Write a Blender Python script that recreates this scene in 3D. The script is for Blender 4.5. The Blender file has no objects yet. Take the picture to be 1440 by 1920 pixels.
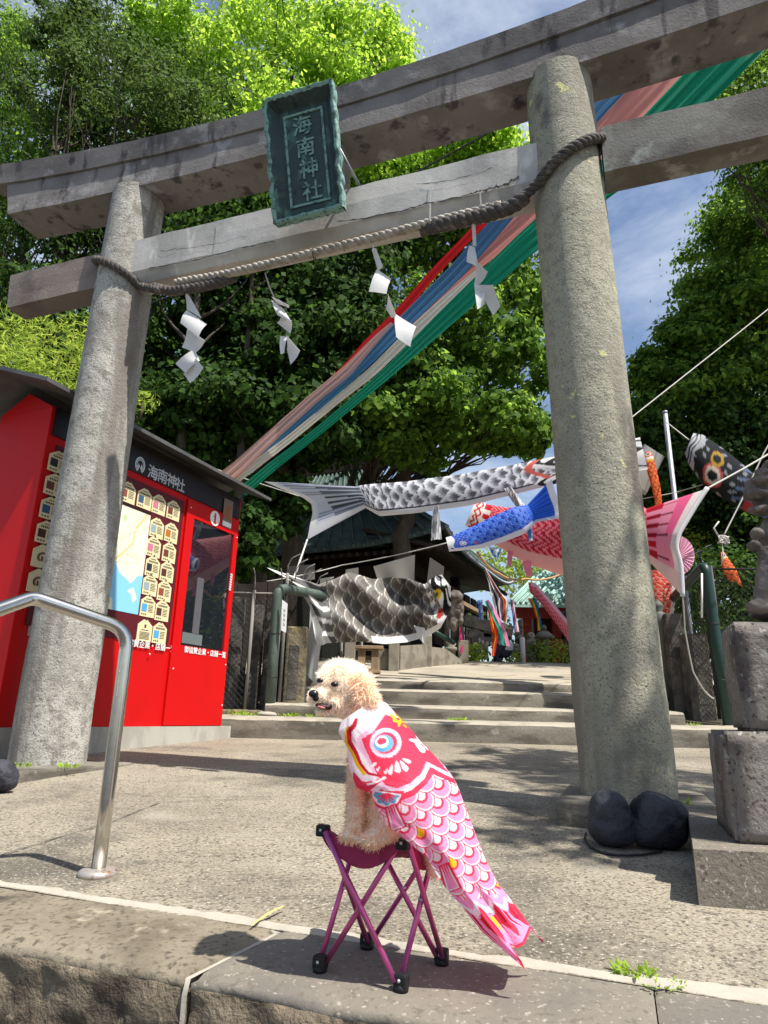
import bpy, bmesh, math, random
import numpy as np
from mathutils import Vector, Matrix, noise as mnoise

SC = bpy.context.scene
COL = SC.collection
rng = np.random.default_rng(7)
random.seed(7)

# ------------------------------------------------------------------ camera
F_PX, PITCH, ROLL, EYE = 1250.0, math.radians(17.0), math.radians(1.3), 0.55
_F = np.array([0, math.cos(PITCH), math.sin(PITCH)])
_R0 = np.array([1.0, 0, 0]); _D0 = np.array([0, math.sin(PITCH), -math.cos(PITCH)])
_R = _R0*math.cos(ROLL) - _D0*math.sin(ROLL)
_D = _R0*math.sin(ROLL) + _D0*math.cos(ROLL)
EYEP = np.array([0, 0, EYE])
cam = bpy.data.cameras.new('camera'); camo = bpy.data.objects.new('camera', cam); COL.objects.link(camo)
cam.sensor_fit = 'HORIZONTAL'; cam.sensor_width = 36.0; cam.lens = F_PX/1440*36
cam.clip_start = 0.05; cam.clip_end = 2000
mw = Matrix.Identity(4)
for i in range(3):
    mw[i][0] = _R[i]; mw[i][1] = -_D[i]; mw[i][2] = -_F[i]; mw[i][3] = EYEP[i]
camo.matrix_world = mw
SC.camera = camo
SC.render.resolution_x = 768; SC.render.resolution_y = 1024

# ------------------------------------------------------------------ sky and sun
SUN = Vector((0.44, -0.33, 1.0)).normalized()
wd = bpy.data.worlds.new('World'); SC.world = wd; wd.use_nodes = True
nt = wd.node_tree; nt.nodes.clear()
wo = nt.nodes.new('ShaderNodeOutputWorld'); bg = nt.nodes.new('ShaderNodeBackground')
sk = nt.nodes.new('ShaderNodeTexSky'); sk.sky_type = 'NISHITA'; sk.sun_disc = False
sk.sun_elevation = math.asin(SUN.z); sk.sun_rotation = math.atan2(SUN.x, SUN.y)
sk.air_density = 1.0; sk.dust_density = 1.2; sk.ozone_density = 1.0
tc = nt.nodes.new('ShaderNodeTexCoord'); mp = nt.nodes.new('ShaderNodeMapping')
mp.inputs['Scale'].default_value = (1.3, 2.2, 3.0); mp.inputs['Rotation'].default_value = (0.3, 0.2, 0.5)
cn = nt.nodes.new('ShaderNodeTexNoise'); cn.inputs['Scale'].default_value = 1.6; cn.inputs['Detail'].default_value = 8
cn.inputs['Roughness'].default_value = 0.62; cn.inputs['Distortion'].default_value = 0.4
cr = nt.nodes.new('ShaderNodeValToRGB'); cr.color_ramp.elements[0].position = 0.44; cr.color_ramp.elements[1].position = 0.80
cr.color_ramp.elements[1].color = (0.8, 0.8, 0.8, 1)
mx = nt.nodes.new('ShaderNodeMix'); mx.data_type = 'RGBA'; mx.inputs['B'].default_value = (6.6, 7.0, 7.6, 1)
nt.links.new(tc.outputs['Generated'], mp.inputs[0]); nt.links.new(mp.outputs[0], cn.inputs['Vector'])
nt.links.new(cn.outputs['Fac'], cr.inputs[0]); nt.links.new(cr.outputs[0], mx.inputs['Factor'])
nt.links.new(sk.outputs[0], mx.inputs['A']); nt.links.new(mx.outputs['Result'], bg.inputs[0])
bg.inputs[1].default_value = 0.11
nt.links.new(bg.outputs[0], wo.inputs[0])
sl = bpy.data.lights.new('sun', 'SUN'); sl.energy = 5.0; sl.angle = math.radians(0.53); sl.color = (1.0, 0.955, 0.88)
so = bpy.data.objects.new('sun', sl); COL.objects.link(so); so.location = (6, -5, 14)
so.rotation_euler = SUN.to_track_quat('Z', 'Y').to_euler()
SC.view_settings.view_transform = 'Standard'; SC.view_settings.look = 'None'
SC.view_settings.exposure = 0.62; SC.view_settings.gamma = 1.0
SC.cycles.max_bounces = 8; SC.cycles.transparent_max_bounces = 12

# ------------------------------------------------------------------ photo pixel -> place
def ray(x, y): return _F + _R*(x-720)/F_PX + _D*(y-960)/F_PX
def at_y(x, y, Y):
    d = ray(x, y); return EYEP + d*(Y/d[1])
def at_plane(x, y, P, n):
    d = ray(x, y); return EYEP + d*(((np.asarray(P)-EYEP) @ n)/(d @ n))
SLOPE = 0.05
def gz(y): return SLOPE*(y-2.0)                       # height of the sloping forecourt
def at_g(x, y, dz=0.0):
    d = ray(x, y); t = (-SLOPE*2.0+dz-EYE)/(d[2]-SLOPE*d[1]); return EYEP + d*t
def at_z(x, y, z):
    d = ray(x, y); return EYEP + d*((z-EYE)/d[2])
def V(*a): return np.array(a, float)
def nrm(v):
    v = np.asarray(v, float); return v/max(1e-9, np.linalg.norm(v))

# ------------------------------------------------------------------ things, parts
ORG = {}
def thing(name, label, cat, loc, group=None):
    o = bpy.data.objects.new(name, None); COL.objects.link(o); o.empty_display_size = 0.1
    o.location = tuple(loc); ORG[o.name] = np.array(loc, float)
    o['label'] = label; o['category'] = cat
    if group: o['group'] = group
    return o
def tag(o, label, cat, group=None, kind=None):
    if label: o['label'] = label
    if cat: o['category'] = cat
    if group: o['group'] = group
    if kind: o['kind'] = kind
    return o

class MB:
    """collects shapes for ONE mesh object"""
    def __init__(s): s.v = []; s.f = []; s.m = []; s.n = 0; s.col = []; s.sm = []
    def add(s, vs, fs, mi=0, col=None, smooth=True):
        vs = np.asarray(vs, float).reshape(-1, 3); o = s.n
        s.v.append(vs); s.n += len(vs)
        if isinstance(fs, np.ndarray): fs = (fs+o).tolist()
        else: fs = [[i+o for i in f] for f in fs]
        s.f += fs; s.m += [mi]*len(fs); s.sm += [smooth]*len(fs)
        if col is None: col = np.ones((len(vs), 3))
        s.col.append(np.broadcast_to(np.asarray(col, float), (len(vs), 3)))
        return s
    def box(s, c, h, ax=None, mi=0, bev=0.0, taper=1.0):
        """c centre, h half sizes, ax 3 axes; bev chamfers every edge"""
        ax = np.eye(3) if ax is None else np.asarray(ax, float); c = np.asarray(c, float); h = np.asarray(h, float)
        if bev <= 0:
            P = np.array([[x, y, z] for z in (-1, 1) for y in (-1, 1) for x in (-1, 1)], float)*h
            P[4:, :2] *= taper
            s.add(c+P@ax, [[0,2,3,1],[4,5,7,6],[0,1,5,4],[1,3,7,5],[3,2,6,7],[2,0,4,6]], mi, smooth=False)
        else:
            bm = bmesh.new(); bmesh.ops.create_cube(bm, size=2)
            for v in bm.verts:
                v.co = Vector((v.co.x*h[0]*(taper if v.co.z > 0 else 1), v.co.y*h[1]*(taper if v.co.z > 0 else 1), v.co.z*h[2]))
            bmesh.ops.bevel(bm, geom=bm.edges[:], offset=min(bev, 0.45*min(h)*2), segments=2, affect='EDGES', profile=0.5)
            bm.verts.index_update()
            vs = np.array([v.co[:] for v in bm.verts]); fs = [[v.index for v in f.verts] for f in bm.faces]; bm.free()
            s.add(c+vs@ax, fs, mi, smooth=False)
        return s
    def tube(s, path, r, seg=10, mi=0, cap=True, col=None):
        p = np.asarray(path, float); n = len(p); r = np.broadcast_to(np.asarray(r, float), (n,))
        t = np.gradient(p, axis=0); t /= np.maximum(1e-9, np.linalg.norm(t, axis=1))[:, None]
        ref = np.array([0, 0, 1.0]) if abs(t[0][2]) < 0.9 else np.array([1.0, 0, 0])
        a = nrm(np.cross(t[0], ref)); A = []
        for i in range(n):
            a = nrm(a - t[i]*(a@t[i])); A.append(a)
        A = np.array(A); B = np.cross(t, A)
        th = np.linspace(0, 2*np.pi, seg, endpoint=False)
        vs = p[:, None]+r[:, None, None]*(A[:, None]*np.cos(th)[None, :, None]+B[:, None]*np.sin(th)[None, :, None])
        fs = [[i*seg+j, i*seg+(j+1) % seg, (i+1)*seg+(j+1) % seg, (i+1)*seg+j] for i in range(n-1) for j in range(seg)]
        if cap: fs += [list(range(seg))[::-1], [(n-1)*seg+j for j in range(seg)]]
        s.add(vs.reshape(-1, 3), fs, mi, None if col is None else np.repeat(np.asarray(col), seg, axis=0)); return s
    def lathe(s, c, prof, seg=16, mi=0, ax=None):
        ax = np.eye(3) if ax is None else np.asarray(ax, float)
        th = np.linspace(0, 2*np.pi, seg, endpoint=False); n = len(prof)
        vs = np.array([[r*np.cos(t), r*np.sin(t), z] for r, z in prof for t in th])
        fs = [[i*seg+j, i*seg+(j+1) % seg, (i+1)*seg+(j+1) % seg, (i+1)*seg+j] for i in range(n-1) for j in range(seg)]
        fs += [list(range(seg))[::-1], [(n-1)*seg+j for j in range(seg)]]
        s.add(np.asarray(c)+vs@ax, fs, mi); return s
    def grid(s, P, mi=0, col=None, closed=False, smooth=True):
        P = np.asarray(P, float); n, m = P.shape[:2]; idx = np.arange(n*m).reshape(n, m)
        if closed: idx = np.concatenate([idx, idx[:, :1]], 1)
        fs = np.stack([idx[:-1, :-1], idx[:-1, 1:], idx[1:, 1:], idx[1:, :-1]], -1).reshape(-1, 4)
        s.add(P.reshape(-1, 3), fs, mi, None if col is None else np.asarray(col).reshape(-1, 3), smooth); return s
    def prism(s, poly, d, mi=0, mi_side=None):
        """poly: planar outline (n,3); d: thickness vector"""
        p = np.asarray(poly, float); n = len(p); d = np.asarray(d, float)
        s.add(np.concatenate([p, p+d]), [list(range(n))], mi, smooth=False)
        k = s.n-2*n
        ms = mi if mi_side is None else mi_side
        ff = [[k+i+n for i in range(n)][::-1]]+[[k+i, k+i+n, k+(i+1) % n+n, k+(i+1) % n] for i in range(n)]
        s.f += ff; s.m += [mi]+[ms]*n; s.sm += [False]*(n+1); return s
    def build(s, name, mats, parent=None, origin=None, recalc=True, usecol=False):
        me = bpy.data.meshes.new(name)
        vs = np.concatenate(s.v)
        root = parent
        while root is not None and root.parent is not None: root = root.parent
        if root is not None: org = ORG[root.name]
        elif origin is not None: org = np.asarray(origin, float)
        else: org = np.array([(vs[:, 0].min()+vs[:, 0].max())/2, (vs[:, 1].min()+vs[:, 1].max())/2, vs[:, 2].min()])
        me.from_pydata((vs-org).tolist(), [], s.f)
        for m in (mats if isinstance(mats, (list, tuple)) else [mats]): me.materials.append(m)
        me.polygons.foreach_set('material_index', s.m); me.polygons.foreach_set('use_smooth', s.sm)
        if usecol:
            at = me.color_attributes.new('Col', 'FLOAT_COLOR', 'POINT')
            c4 = np.ones((len(vs), 4)); c4[:, :3] = np.concatenate(s.col); at.data.foreach_set('color', c4.ravel())
        if recalc:
            bm = bmesh.new(); bm.from_mesh(me); bmesh.ops.recalc_face_normals(bm, faces=bm.faces); bm.to_mesh(me); bm.free()
        me.update()
        o = bpy.data.objects.new(name, me); COL.objects.link(o)
        if parent is not None: o.parent = parent
        else: o.location = tuple(org); ORG[o.name] = org
        return o

def leaf_mesh(name, P, N, size, mats, parent, aspect=0.6, var=0.35, fold=0.0):
    """many leaf-sized diamonds: P points, N normals -> one crown mesh"""
    n = len(P); N = N/np.maximum(1e-6, np.linalg.norm(N, axis=1))[:, None]
    q = rng.normal(size=(n, 3)); T = np.cross(N, q); T /= np.maximum(1e-6, np.linalg.norm(T, axis=1))[:, None]; B = np.cross(N, T)
    sz = size*(1+var*rng.uniform(-1, 1, n))[:, None]
    root = parent
    while root.parent is not None: root = root.parent
    org = ORG[root.name]
    v = np.stack([P+T*sz*.5, P+B*sz*.5*aspect+T*sz*.06-N*sz*fold, P-T*sz*.5, P-B*sz*.5*aspect+T*sz*.06-N*sz*fold], 1)-org
    me = bpy.data.meshes.new(name); me.vertices.add(4*n); me.loops.add(4*n); me.polygons.add(n)
    me.vertices.foreach_set('co', v.reshape(-1)); me.loops.foreach_set('vertex_index', np.arange(4*n, dtype=np.int32))
    me.polygons.foreach_set('loop_start', np.arange(0, 4*n, 4, dtype=np.int32)); me.update(calc_edges=True)
    for m in (mats if isinstance(mats, (list, tuple)) else [mats]): me.materials.append(m)
    o = bpy.data.objects.new(name, me); COL.objects.link(o); o.parent = parent
    return o

def blob(name, shapes, mats, parent=None, voxel=0.01, smooth=6, disp=0.0, dscale=10.0, usecol=None):
    """union of ellipsoids / capsules -> one continuous smooth mesh (voxel remesh)
    shapes: ('e', c, radii, axes|None) or ('c', p0, p1, r0, r1)"""
    bm = bmesh.new()
    for sh in shapes:
        if sh[0] == 'e':
            ax = np.eye(3) if len(sh) < 4 or sh[3] is None else np.asarray(sh[3])
            r = bmesh.ops.create_icosphere(bm, subdivisions=3, radius=1)
            for v in r['verts']: v.co = Vector(np.asarray(sh[1])+(np.array(v.co)*np.asarray(sh[2]))@ax)
        else:
            p0, p1, r0, r1 = np.asarray(sh[1], float), np.asarray(sh[2], float), sh[3], sh[4]
            for k in np.linspace(0, 1, max(2, int(np.linalg.norm(p1-p0)/(0.35*min(r0, r1)))+1)):
                r = bmesh.ops.create_icosphere(bm, subdivisions=2, radius=r0+(r1-r0)*k)
                for v in r['verts']: v.co += Vector(p0+(p1-p0)*k)
    me = bpy.data.meshes.new('tmp'); bm.to_mesh(me); bm.free()
    o = bpy.data.objects.new('tmp', me); COL.objects.link(o)
    m = o.modifiers.new('r', 'REMESH'); m.mode = 'VOXEL'; m.voxel_size = voxel
    m = o.modifiers.new('s', 'SMOOTH'); m.iterations = smooth; m.factor = 0.5
    dg = bpy.context.evaluated_depsgraph_get(); me2 = bpy.data.meshes.new_from_object(o.evaluated_get(dg))
    bpy.data.objects.remove(o); bpy.data.meshes.remove(me)
    n = len(me2.vertices); co = np.empty(n*3); me2.vertices.foreach_get('co', co); co = co.reshape(-1, 3)
    if disp > 0:
        no = np.empty(n*3); me2.vertices.foreach_get('normal', no); no = no.reshape(-1, 3)
        dv = np.array([mnoise.fractal(Vector(c*dscale), 1.0, 2.0, 4) for c in co]); co = co+no*(dv*disp)[:, None]
    fs = [list(p.vertices) for p in me2.polygons]; bpy.data.meshes.remove(me2)
    mb = MB(); mb.add(co, fs, 0, None if usecol is None else usecol(co))
    return mb.build(name, mats, parent, recalc=False, usecol=usecol is not None), co, fs

def text_mb(mb, s, O, ux, uy, size, mi=0, thick=0.002, bold=0.0, spacing=1.0):
    """lettering laid on the plane O + x*ux + y*uy, centred"""
    cu = bpy.data.curves.new('t', 'FONT'); cu.body = s; cu.size = size; cu.align_x = 'CENTER'; cu.align_y = 'CENTER'
    cu.space_character = spacing; cu.resolution_u = 6
    ob = bpy.data.objects.new('t', cu); COL.objects.link(ob)
    dg = bpy.context.evaluated_depsgraph_get(); me = bpy.data.meshes.new_from_object(ob.evaluated_get(dg))
    bpy.data.objects.remove(ob)
    if len(me.vertices):
        co = np.array([v.co[:] for v in me.vertices]); ux = nrm(ux); uy = nrm(uy); n = np.cross(ux, uy)
        c = (co[:, :2].min(0)+co[:, :2].max(0))/2
        vs = np.asarray(O)+np.outer(co[:, 0]-c[0], ux)+np.outer(co[:, 1]-c[1], uy)
        fs = [list(p.vertices) for p in me.polygons]
        for q, (dx, dy) in enumerate(((0, 0), (1, .5), (-1, -.5), (.5, -1), (-.5, 1)) if bold > 0 else ((0, 0),)):   # heavier strokes
            mb.add(vs+n*(thick+.0006*q)+ux*dx*bold+uy*dy*bold, fs, mi, smooth=False)
    bpy.data.meshes.remove(me)

# ------------------------------------------------------------------ materials
def hexl(h):
    h = h.lstrip('#'); c = np.array([int(h[i:i+2], 16)/255 for i in (0, 2, 4)])
    return np.where(c <= 0.04045, c/12.92, ((c+0.055)/1.055)**2.4)
def c4(c): return (float(c[0]), float(c[1]), float(c[2]), 1.0)
def mat(name, base, rough=0.8, layers=(), bump=(), spec=0.3, metal=0.0, coat=0.0, trans=0.0, sheen=0.0, coords='Object'):
    """layers: (colour, scale, lo, hi, detail, stretch xyz)  bump: (scale, strength, distance)"""
    m = bpy.data.materials.new(name); m.use_nodes = True; t = m.node_tree; b = t.nodes['Principled BSDF']; L = t.links
    b.inputs['Roughness'].default_value = rough; b.inputs['Metallic'].default_value = metal
    b.inputs['Specular IOR Level'].default_value = spec; b.inputs['Coat Weight'].default_value = coat
    b.inputs['Sheen Weight'].default_value = sheen
    tcn = t.nodes.new('ShaderNodeTexCoord'); src = None
    b.inputs['Base Color'].default_value = c4(base)
    if isinstance(layers, tuple) and layers and not isinstance(layers[0], (tuple, list)): layers = (layers,)
    for i, ly in enumerate(layers):
        col, sc_, lo, hi = ly[:4]; det = ly[4] if len(ly) > 4 else 4; st = ly[5] if len(ly) > 5 else (1, 1, 1)
        mpn = t.nodes.new('ShaderNodeMapping'); mpn.inputs['Scale'].default_value = st; mpn.inputs['Location'].default_value = (i*3.7, i*1.3, i*5.1)
        nz = t.nodes.new('ShaderNodeTexNoise'); nz.inputs['Scale'].default_value = sc_; nz.inputs['Detail'].default_value = det; nz.inputs['Roughness'].default_value = 0.6
        rp = t.nodes.new('ShaderNodeMapRange'); rp.inputs['From Min'].default_value = lo; rp.inputs['From Max'].default_value = hi; rp.interpolation_type = 'SMOOTHSTEP'
        mxn = t.nodes.new('ShaderNodeMix'); mxn.data_type = 'RGBA'
        L.new(tcn.outputs[coords], mpn.inputs[0]); L.new(mpn.outputs[0], nz.inputs['Vector']); L.new(nz.outputs['Fac'], rp.inputs[0]); L.new(rp.outputs[0], mxn.inputs['Factor'])
        mxn.inputs['B'].default_value = c4(col)
        if src is None: mxn.inputs['A'].default_value = c4(base)
        else: L.new(src, mxn.inputs['A'])
        src = mxn.outputs['Result']
    if src is not None: L.new(src, b.inputs['Base Color'])
    prev = None
    for sc_, st_, di in bump:
        nz = t.nodes.new('ShaderNodeTexNoise'); nz.inputs['Scale'].default_value = sc_; nz.inputs['Detail'].default_value = 5; nz.inputs['Roughness'].default_value = 0.65
        bp = t.nodes.new('ShaderNodeBump'); bp.inputs['Strength'].default_value = st_; bp.inputs['Distance'].default_value = di
        L.new(tcn.outputs[coords], nz.inputs['Vector']); L.new(nz.outputs['Fac'], bp.inputs['Height'])
        if prev: L.new(prev, bp.inputs['Normal'])
        prev = bp.outputs[0]
    if prev: L.new(prev, b.inputs['Normal'])
    if trans > 0:
        tr = t.nodes.new('ShaderNodeBsdfTranslucent'); ms = t.nodes.new('ShaderNodeMixShader'); ms.inputs[0].default_value = trans
        tr.inputs[0].default_value = c4(base)
        if src is not None: L.new(src, tr.inputs[0])
        L.new(b.outputs[0], ms.inputs[1]); L.new(tr.outputs[0], ms.inputs[2]); L.new(ms.outputs[0], t.nodes['Material Output'].inputs['Surface'])
    return m
def mat_print(name, rough=0.7, trans=0.25, sheen=0.0, weave=True):
    """printed cloth: the print is the colour attribute"""
    m = mat(name, (1, 1, 1), rough, spec=0.25, trans=trans, bump=((60, 0.15, 0.002),) if weave else ()); t = m.node_tree
    a = t.nodes.new('ShaderNodeVertexColor'); a.layer_name = 'Col'
    t.links.new(a.outputs[0], t.nodes['Principled BSDF'].inputs['Base Color'])
    for n in t.nodes:
        if n.type == 'BSDF_TRANSLUCENT': t.links.new(a.outputs[0], n.inputs[0])
    return m
def mat_leaf(name, cols, trans=0.4, rough=0.65):
    m = bpy.data.materials.new(name); m.use_nodes = True; t = m.node_tree; b = t.nodes['Principled BSDF']; L = t.links
    g = t.nodes.new('ShaderNodeNewGeometry'); r = t.nodes.new('ShaderNodeValToRGB')
    el = r.color_ramp.elements; el[0].color = c4(cols[0]); el[1].color = c4(cols[-1])
    for i, c in enumerate(cols[1:-1]): e = el.new((i+1)/(len(cols)-1)); e.color = c4(c)
    L.new(g.outputs['Random Per Island'], r.inputs[0]); L.new(r.outputs[0], b.inputs['Base Color'])
    b.inputs['Roughness'].default_value = rough; b.inputs['Specular IOR Level'].default_value = 0.14
    tr = t.nodes.new('ShaderNodeBsdfTranslucent'); ms = t.nodes.new('ShaderNodeMixShader'); ms.inputs[0].default_value = trans
    hs = t.nodes.new('ShaderNodeHueSaturation'); hs.inputs['Value'].default_value = 1.95; hs.inputs['Saturation'].default_value = 1.0; hs.inputs['Hue'].default_value = 0.485
    L.new(r.outputs[0], hs.inputs['Color']); L.new(hs.outputs[0], tr.inputs[0])
    L.new(b.outputs[0], ms.inputs[1]); L.new(tr.outputs[0], ms.inputs[2]); L.new(ms.outputs[0], t.nodes['Material Output'].inputs['Surface'])
    return m

m_plaza = mat('forecourt concrete', (0.25, 0.215, 0.16), 0.9, (((0.33, 0.288, 0.218), 1.3, .38, .65, 5), ((0.13, 0.115, 0.09), 1.1, .52, .66, 8), ((0.085, 0.073, 0.056), 78, .49, .64, 4), ((0.46, 0.425, 0.35), 95, .57, .68, 3), ((0.12, 0.103, 0.08), 22, .57, .70, 6), ((0.36, 0.325, 0.26), 2.6, .56, .90, 7)), ((95, 0.8, 0.006), (30, 0.4, 0.008), (9, 0.25, 0.01)))
m_kerb = mat('kerb stone', (0.235, 0.20, 0.145), 0.9, (((0.145, 0.12, 0.085), 2.4, .42, .62, 7), ((0.095, 0.08, 0.058), 55, .50, .66, 5), ((0.33, 0.285, 0.205), 9, .57, .7, 6), ((0.06, 0.05, 0.038), 5, .60, .72, 7)), ((70, 0.7, 0.006), (14, 0.4, 0.014)))
m_kerb_dark = mat('grey kerb stone', (0.19, 0.168, 0.135), 0.9, (((0.15, 0.135, 0.115), 3, .42, .62, 6), ((0.13, 0.115, 0.092), 50, .53, .68, 5), ((0.33, 0.30, 0.25), 70, .6, .72, 2)), ((70, 0.5, 0.004), (14, 0.3, 0.01)))
m_mortar = mat('pale mortar', (0.40, 0.365, 0.30), 0.95, (((0.36, 0.33, 0.27), 18, .45, .65, 4),), ((40, 0.5, 0.006),))
m_crack = mat('crack', (0.05, 0.045, 0.04), 1.0)
m_tread = mat('sunlit tread stone', (0.36, 0.325, 0.26), 0.92, (((0.26, 0.23, 0.18), 4, .45, .65, 5),), ((40, 0.4, 0.006),))  # coloured paler than the risers to stand for sun on the treads
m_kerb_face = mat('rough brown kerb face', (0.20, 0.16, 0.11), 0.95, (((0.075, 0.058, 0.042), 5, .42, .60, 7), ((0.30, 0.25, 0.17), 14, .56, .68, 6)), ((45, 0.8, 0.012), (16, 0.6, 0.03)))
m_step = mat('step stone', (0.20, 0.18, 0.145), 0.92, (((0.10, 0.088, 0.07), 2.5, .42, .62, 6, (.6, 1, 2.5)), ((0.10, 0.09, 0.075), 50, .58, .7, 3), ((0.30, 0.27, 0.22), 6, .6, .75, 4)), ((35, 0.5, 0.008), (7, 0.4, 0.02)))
m_plateau = mat('upper court concrete', (0.36, 0.315, 0.24), 0.92, (((0.27, 0.24, 0.19), 1.1, .42, .65, 5), ((0.44, 0.40, 0.32), 30, .58, .75, 2)), ((30, 0.4, 0.006),))
m_granite = mat('grey granite pillar', (0.33, 0.315, 0.275), 0.9, (((0.46, 0.44, 0.39), 2.2, .4, .62, 5), ((0.25, 0.235, 0.205), 13, .50, .64, 7), ((0.13, 0.12, 0.105), 85, .55, .68, 2), ((0.54, 0.52, 0.46), 100, .6, .72, 2), ((0.20, 0.18, 0.155), 2.6, .54, .64, 7, (1, 1, .12)), ((0.16, 0.135, 0.11), 1.6, .57, .68, 7, (1, 1, .6))), ((70, 0.9, 0.008), (9, 0.5, 0.03)))
m_granite_y = mat('lichened granite pillar', (0.37, 0.355, 0.265), 0.9, (((0.30, 0.285, 0.225), 2.0, .42, .62, 5), ((0.27, 0.255, 0.195), 13, .50, .64, 7), ((0.14, 0.13, 0.105), 85, .55, .68, 2), ((0.52, 0.50, 0.39), 100, .6, .72, 2), ((0.23, 0.215, 0.17), 2.6, .53, .63, 7, (1, 1, .12)), ((0.13, 0.115, 0.095), 1.3, .57, .66, 7, (1, 1, .6)), ((0.58, 0.56, 0.26), 6.5, .67, .71, 3)), ((70, 0.9, 0.008), (9, 0.55, 0.03)))
m_beam = mat('weathered beam stone', (0.235, 0.215, 0.20), 0.92, (((0.165, 0.148, 0.138), 1.6, .42, .6, 7), ((0.36, 0.34, 0.325), 3.2, .54, .68, 8, (1, 1, 1.2)), ((0.085, 0.075, 0.074), 7.0, .53, .66, 9, (1, 1, .16)), ((0.06, 0.052, 0.053), 2.6, .58, .66, 10, (1, 1, .6))), ((60, 0.6, 0.006), (10, 0.4, 0.014)))
m_beam_mid = mat('patched pale beam', (0.54, 0.52, 0.48), 0.9, (((0.40, 0.385, 0.355), 2.0, .42, .62, 6), ((0.64, 0.62, 0.58), 7, .55, .7, 5, (1, 1, .4))), ((50, 0.4, 0.004), (8, 0.3, 0.01)))
m_beam_end = mat('brown beam stone', (0.25, 0.205, 0.175), 0.92, (((0.16, 0.13, 0.115), 2, .45, .62, 6), ((0.34, 0.30, 0.25), 40, .58, .72, 3)), ((60, 0.6, 0.006),))
m_beam_grn = mat('grey green beam stone', (0.22, 0.21, 0.185), 0.92, (((0.135, 0.12, 0.105), 2.2, .45, .62, 6), ((0.32, 0.33, 0.29), 5, .55, .68, 6)), ((60, 0.6, 0.006),))
m_ped = mat('pedestal stone', (0.215, 0.195, 0.17), 0.92, (((0.115, 0.095, 0.085), 4, .42, .6, 6), ((0.36, 0.35, 0.32), 30, .58, .68, 4), ((0.075, 0.06, 0.055), 60, .58, .7, 2)), ((45, 0.8, 0.012), (12, 0.4, 0.02)))
m_ped_low = mat('lower pedestal stone', (0.20, 0.175, 0.14), 0.92, (((0.16, 0.135, 0.11), 3, .45, .62, 6), ((0.09, 0.075, 0.065), 60, .57, .7, 2), ((0.40, 0.38, 0.33), 75, .6, .72, 2)), ((60, 0.7, 0.008), (10, 0.3, 0.015)))
m_statue = mat('weathered statue stone', (0.185, 0.155, 0.135), 0.92, (((0.10, 0.085, 0.075), 7, .42, .6, 6), ((0.27, 0.24, 0.21), 16, .58, .7, 5)), ((50, 0.6, 0.006), (14, 0.4, 0.015)))
m_rope = mat('pale straw rope', (0.44, 0.40, 0.34), 0.95, (((0.30, 0.26, 0.22), 12, .45, .65, 5), ((0.10, 0.09, 0.085), 5, .62, .72, 5)), ((120, 0.6, 0.004),))
m_rope_dk = mat('dark weathered rope', (0.085, 0.075, 0.07), 0.95, (((0.19, 0.17, 0.15), 20, .5, .68, 5),), ((120, 0.8, 0.005),))
m_paper = mat('white paper', (0.78, 0.775, 0.76), 0.75, trans=0.3)
m_bronze = mat('green bronze', (0.035, 0.062, 0.058), 0.6, (((0.09, 0.20, 0.17), 9, .52, .68, 6, (1, 1, .4)), ((0.02, 0.03, 0.032), 14, .56, .7, 5)), ((30, 0.4, 0.006),), spec=0.4, metal=0.2)
m_verd = mat('bright verdigris', (0.21, 0.36, 0.31), 0.75, (((0.08, 0.15, 0.13), 22, .48, .6, 5), ((0.34, 0.46, 0.42), 35, .6, .72, 4)), ((50, 0.7, 0.006),))
m_red = mat('red painted steel', (0.56, 0.002, 0.003), 0.5, (((0.52, 0.002, 0.003), 3, .4, .7, 3),), spec=0.25)
m_blk = mat('black sheet', (0.010, 0.010, 0.012), 0.45, spec=0.4)
m_roofmetal = mat('grey roof metal', (0.10, 0.10, 0.10), 0.5, (((0.14, 0.14, 0.135), 5, .4, .7, 4),), metal=0.3)
m_base = mat('pale plinth concrete', (0.42, 0.40, 0.35), 0.9, (((0.33, 0.31, 0.27), 5, .45, .65, 5, (1, 1, .35)),), ((50, 0.3, 0.003),))
m_silver = mat('silver lettering', (0.62, 0.62, 0.60), 0.35, metal=0.5)
m_white = mat('white print', (0.80, 0.80, 0.79), 0.6)
m_maroon = mat('maroon panel', (0.10, 0.008, 0.014), 0.5)
m_cream = mat('cream card', (0.72, 0.64, 0.38), 0.6)
m_ink = mat('dark ink', (0.05, 0.03, 0.03), 0.7)
m_glass = mat('dark screen glass', (0.012, 0.014, 0.02), 0.02, spec=1.0); m_glass.node_tree.nodes['Principled BSDF'].inputs['IOR'].default_value = 1.75
m_steel = mat('stainless steel', (0.60, 0.58, 0.55), 0.20, (((0.52, 0.50, 0.46), 9, .45, .7, 4),), ((30, 0.08, 0.002),), metal=1.0)
m_flange = mat('scuffed flange', (0.50, 0.46, 0.41), 0.45, (((0.30, 0.16, 0.09), 30, .55, .68, 5),), metal=0.6)
m_pipe = mat('green painted pipe', (0.075, 0.105, 0.085), 0.5, (((0.12, 0.15, 0.125), 8, .5, .7, 5),), ((20, 0.15, 0.004),))
m_pipe_dk = mat('dark green painted pipe', (0.016, 0.045, 0.038), 0.4)
m_galv = mat('galvanised steel', (0.30, 0.32, 0.36), 0.5, metal=0.5)
m_wire = mat('dark wire', (0.03, 0.03, 0.03), 0.6)
m_wirel = mat('pale cord', (0.55, 0.53, 0.48), 0.8)
m_mesh = mat('fence mesh', (0.05, 0.055, 0.05), 0.5, metal=0.4)
m_mossy = mat('mossy stone', (0.22, 0.19, 0.12), 0.95, (((0.12, 0.105, 0.075), 9, .42, .6, 6), ((0.36, 0.30, 0.10), 7, .58, .7, 6)), ((30, 0.9, 0.02),))
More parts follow.
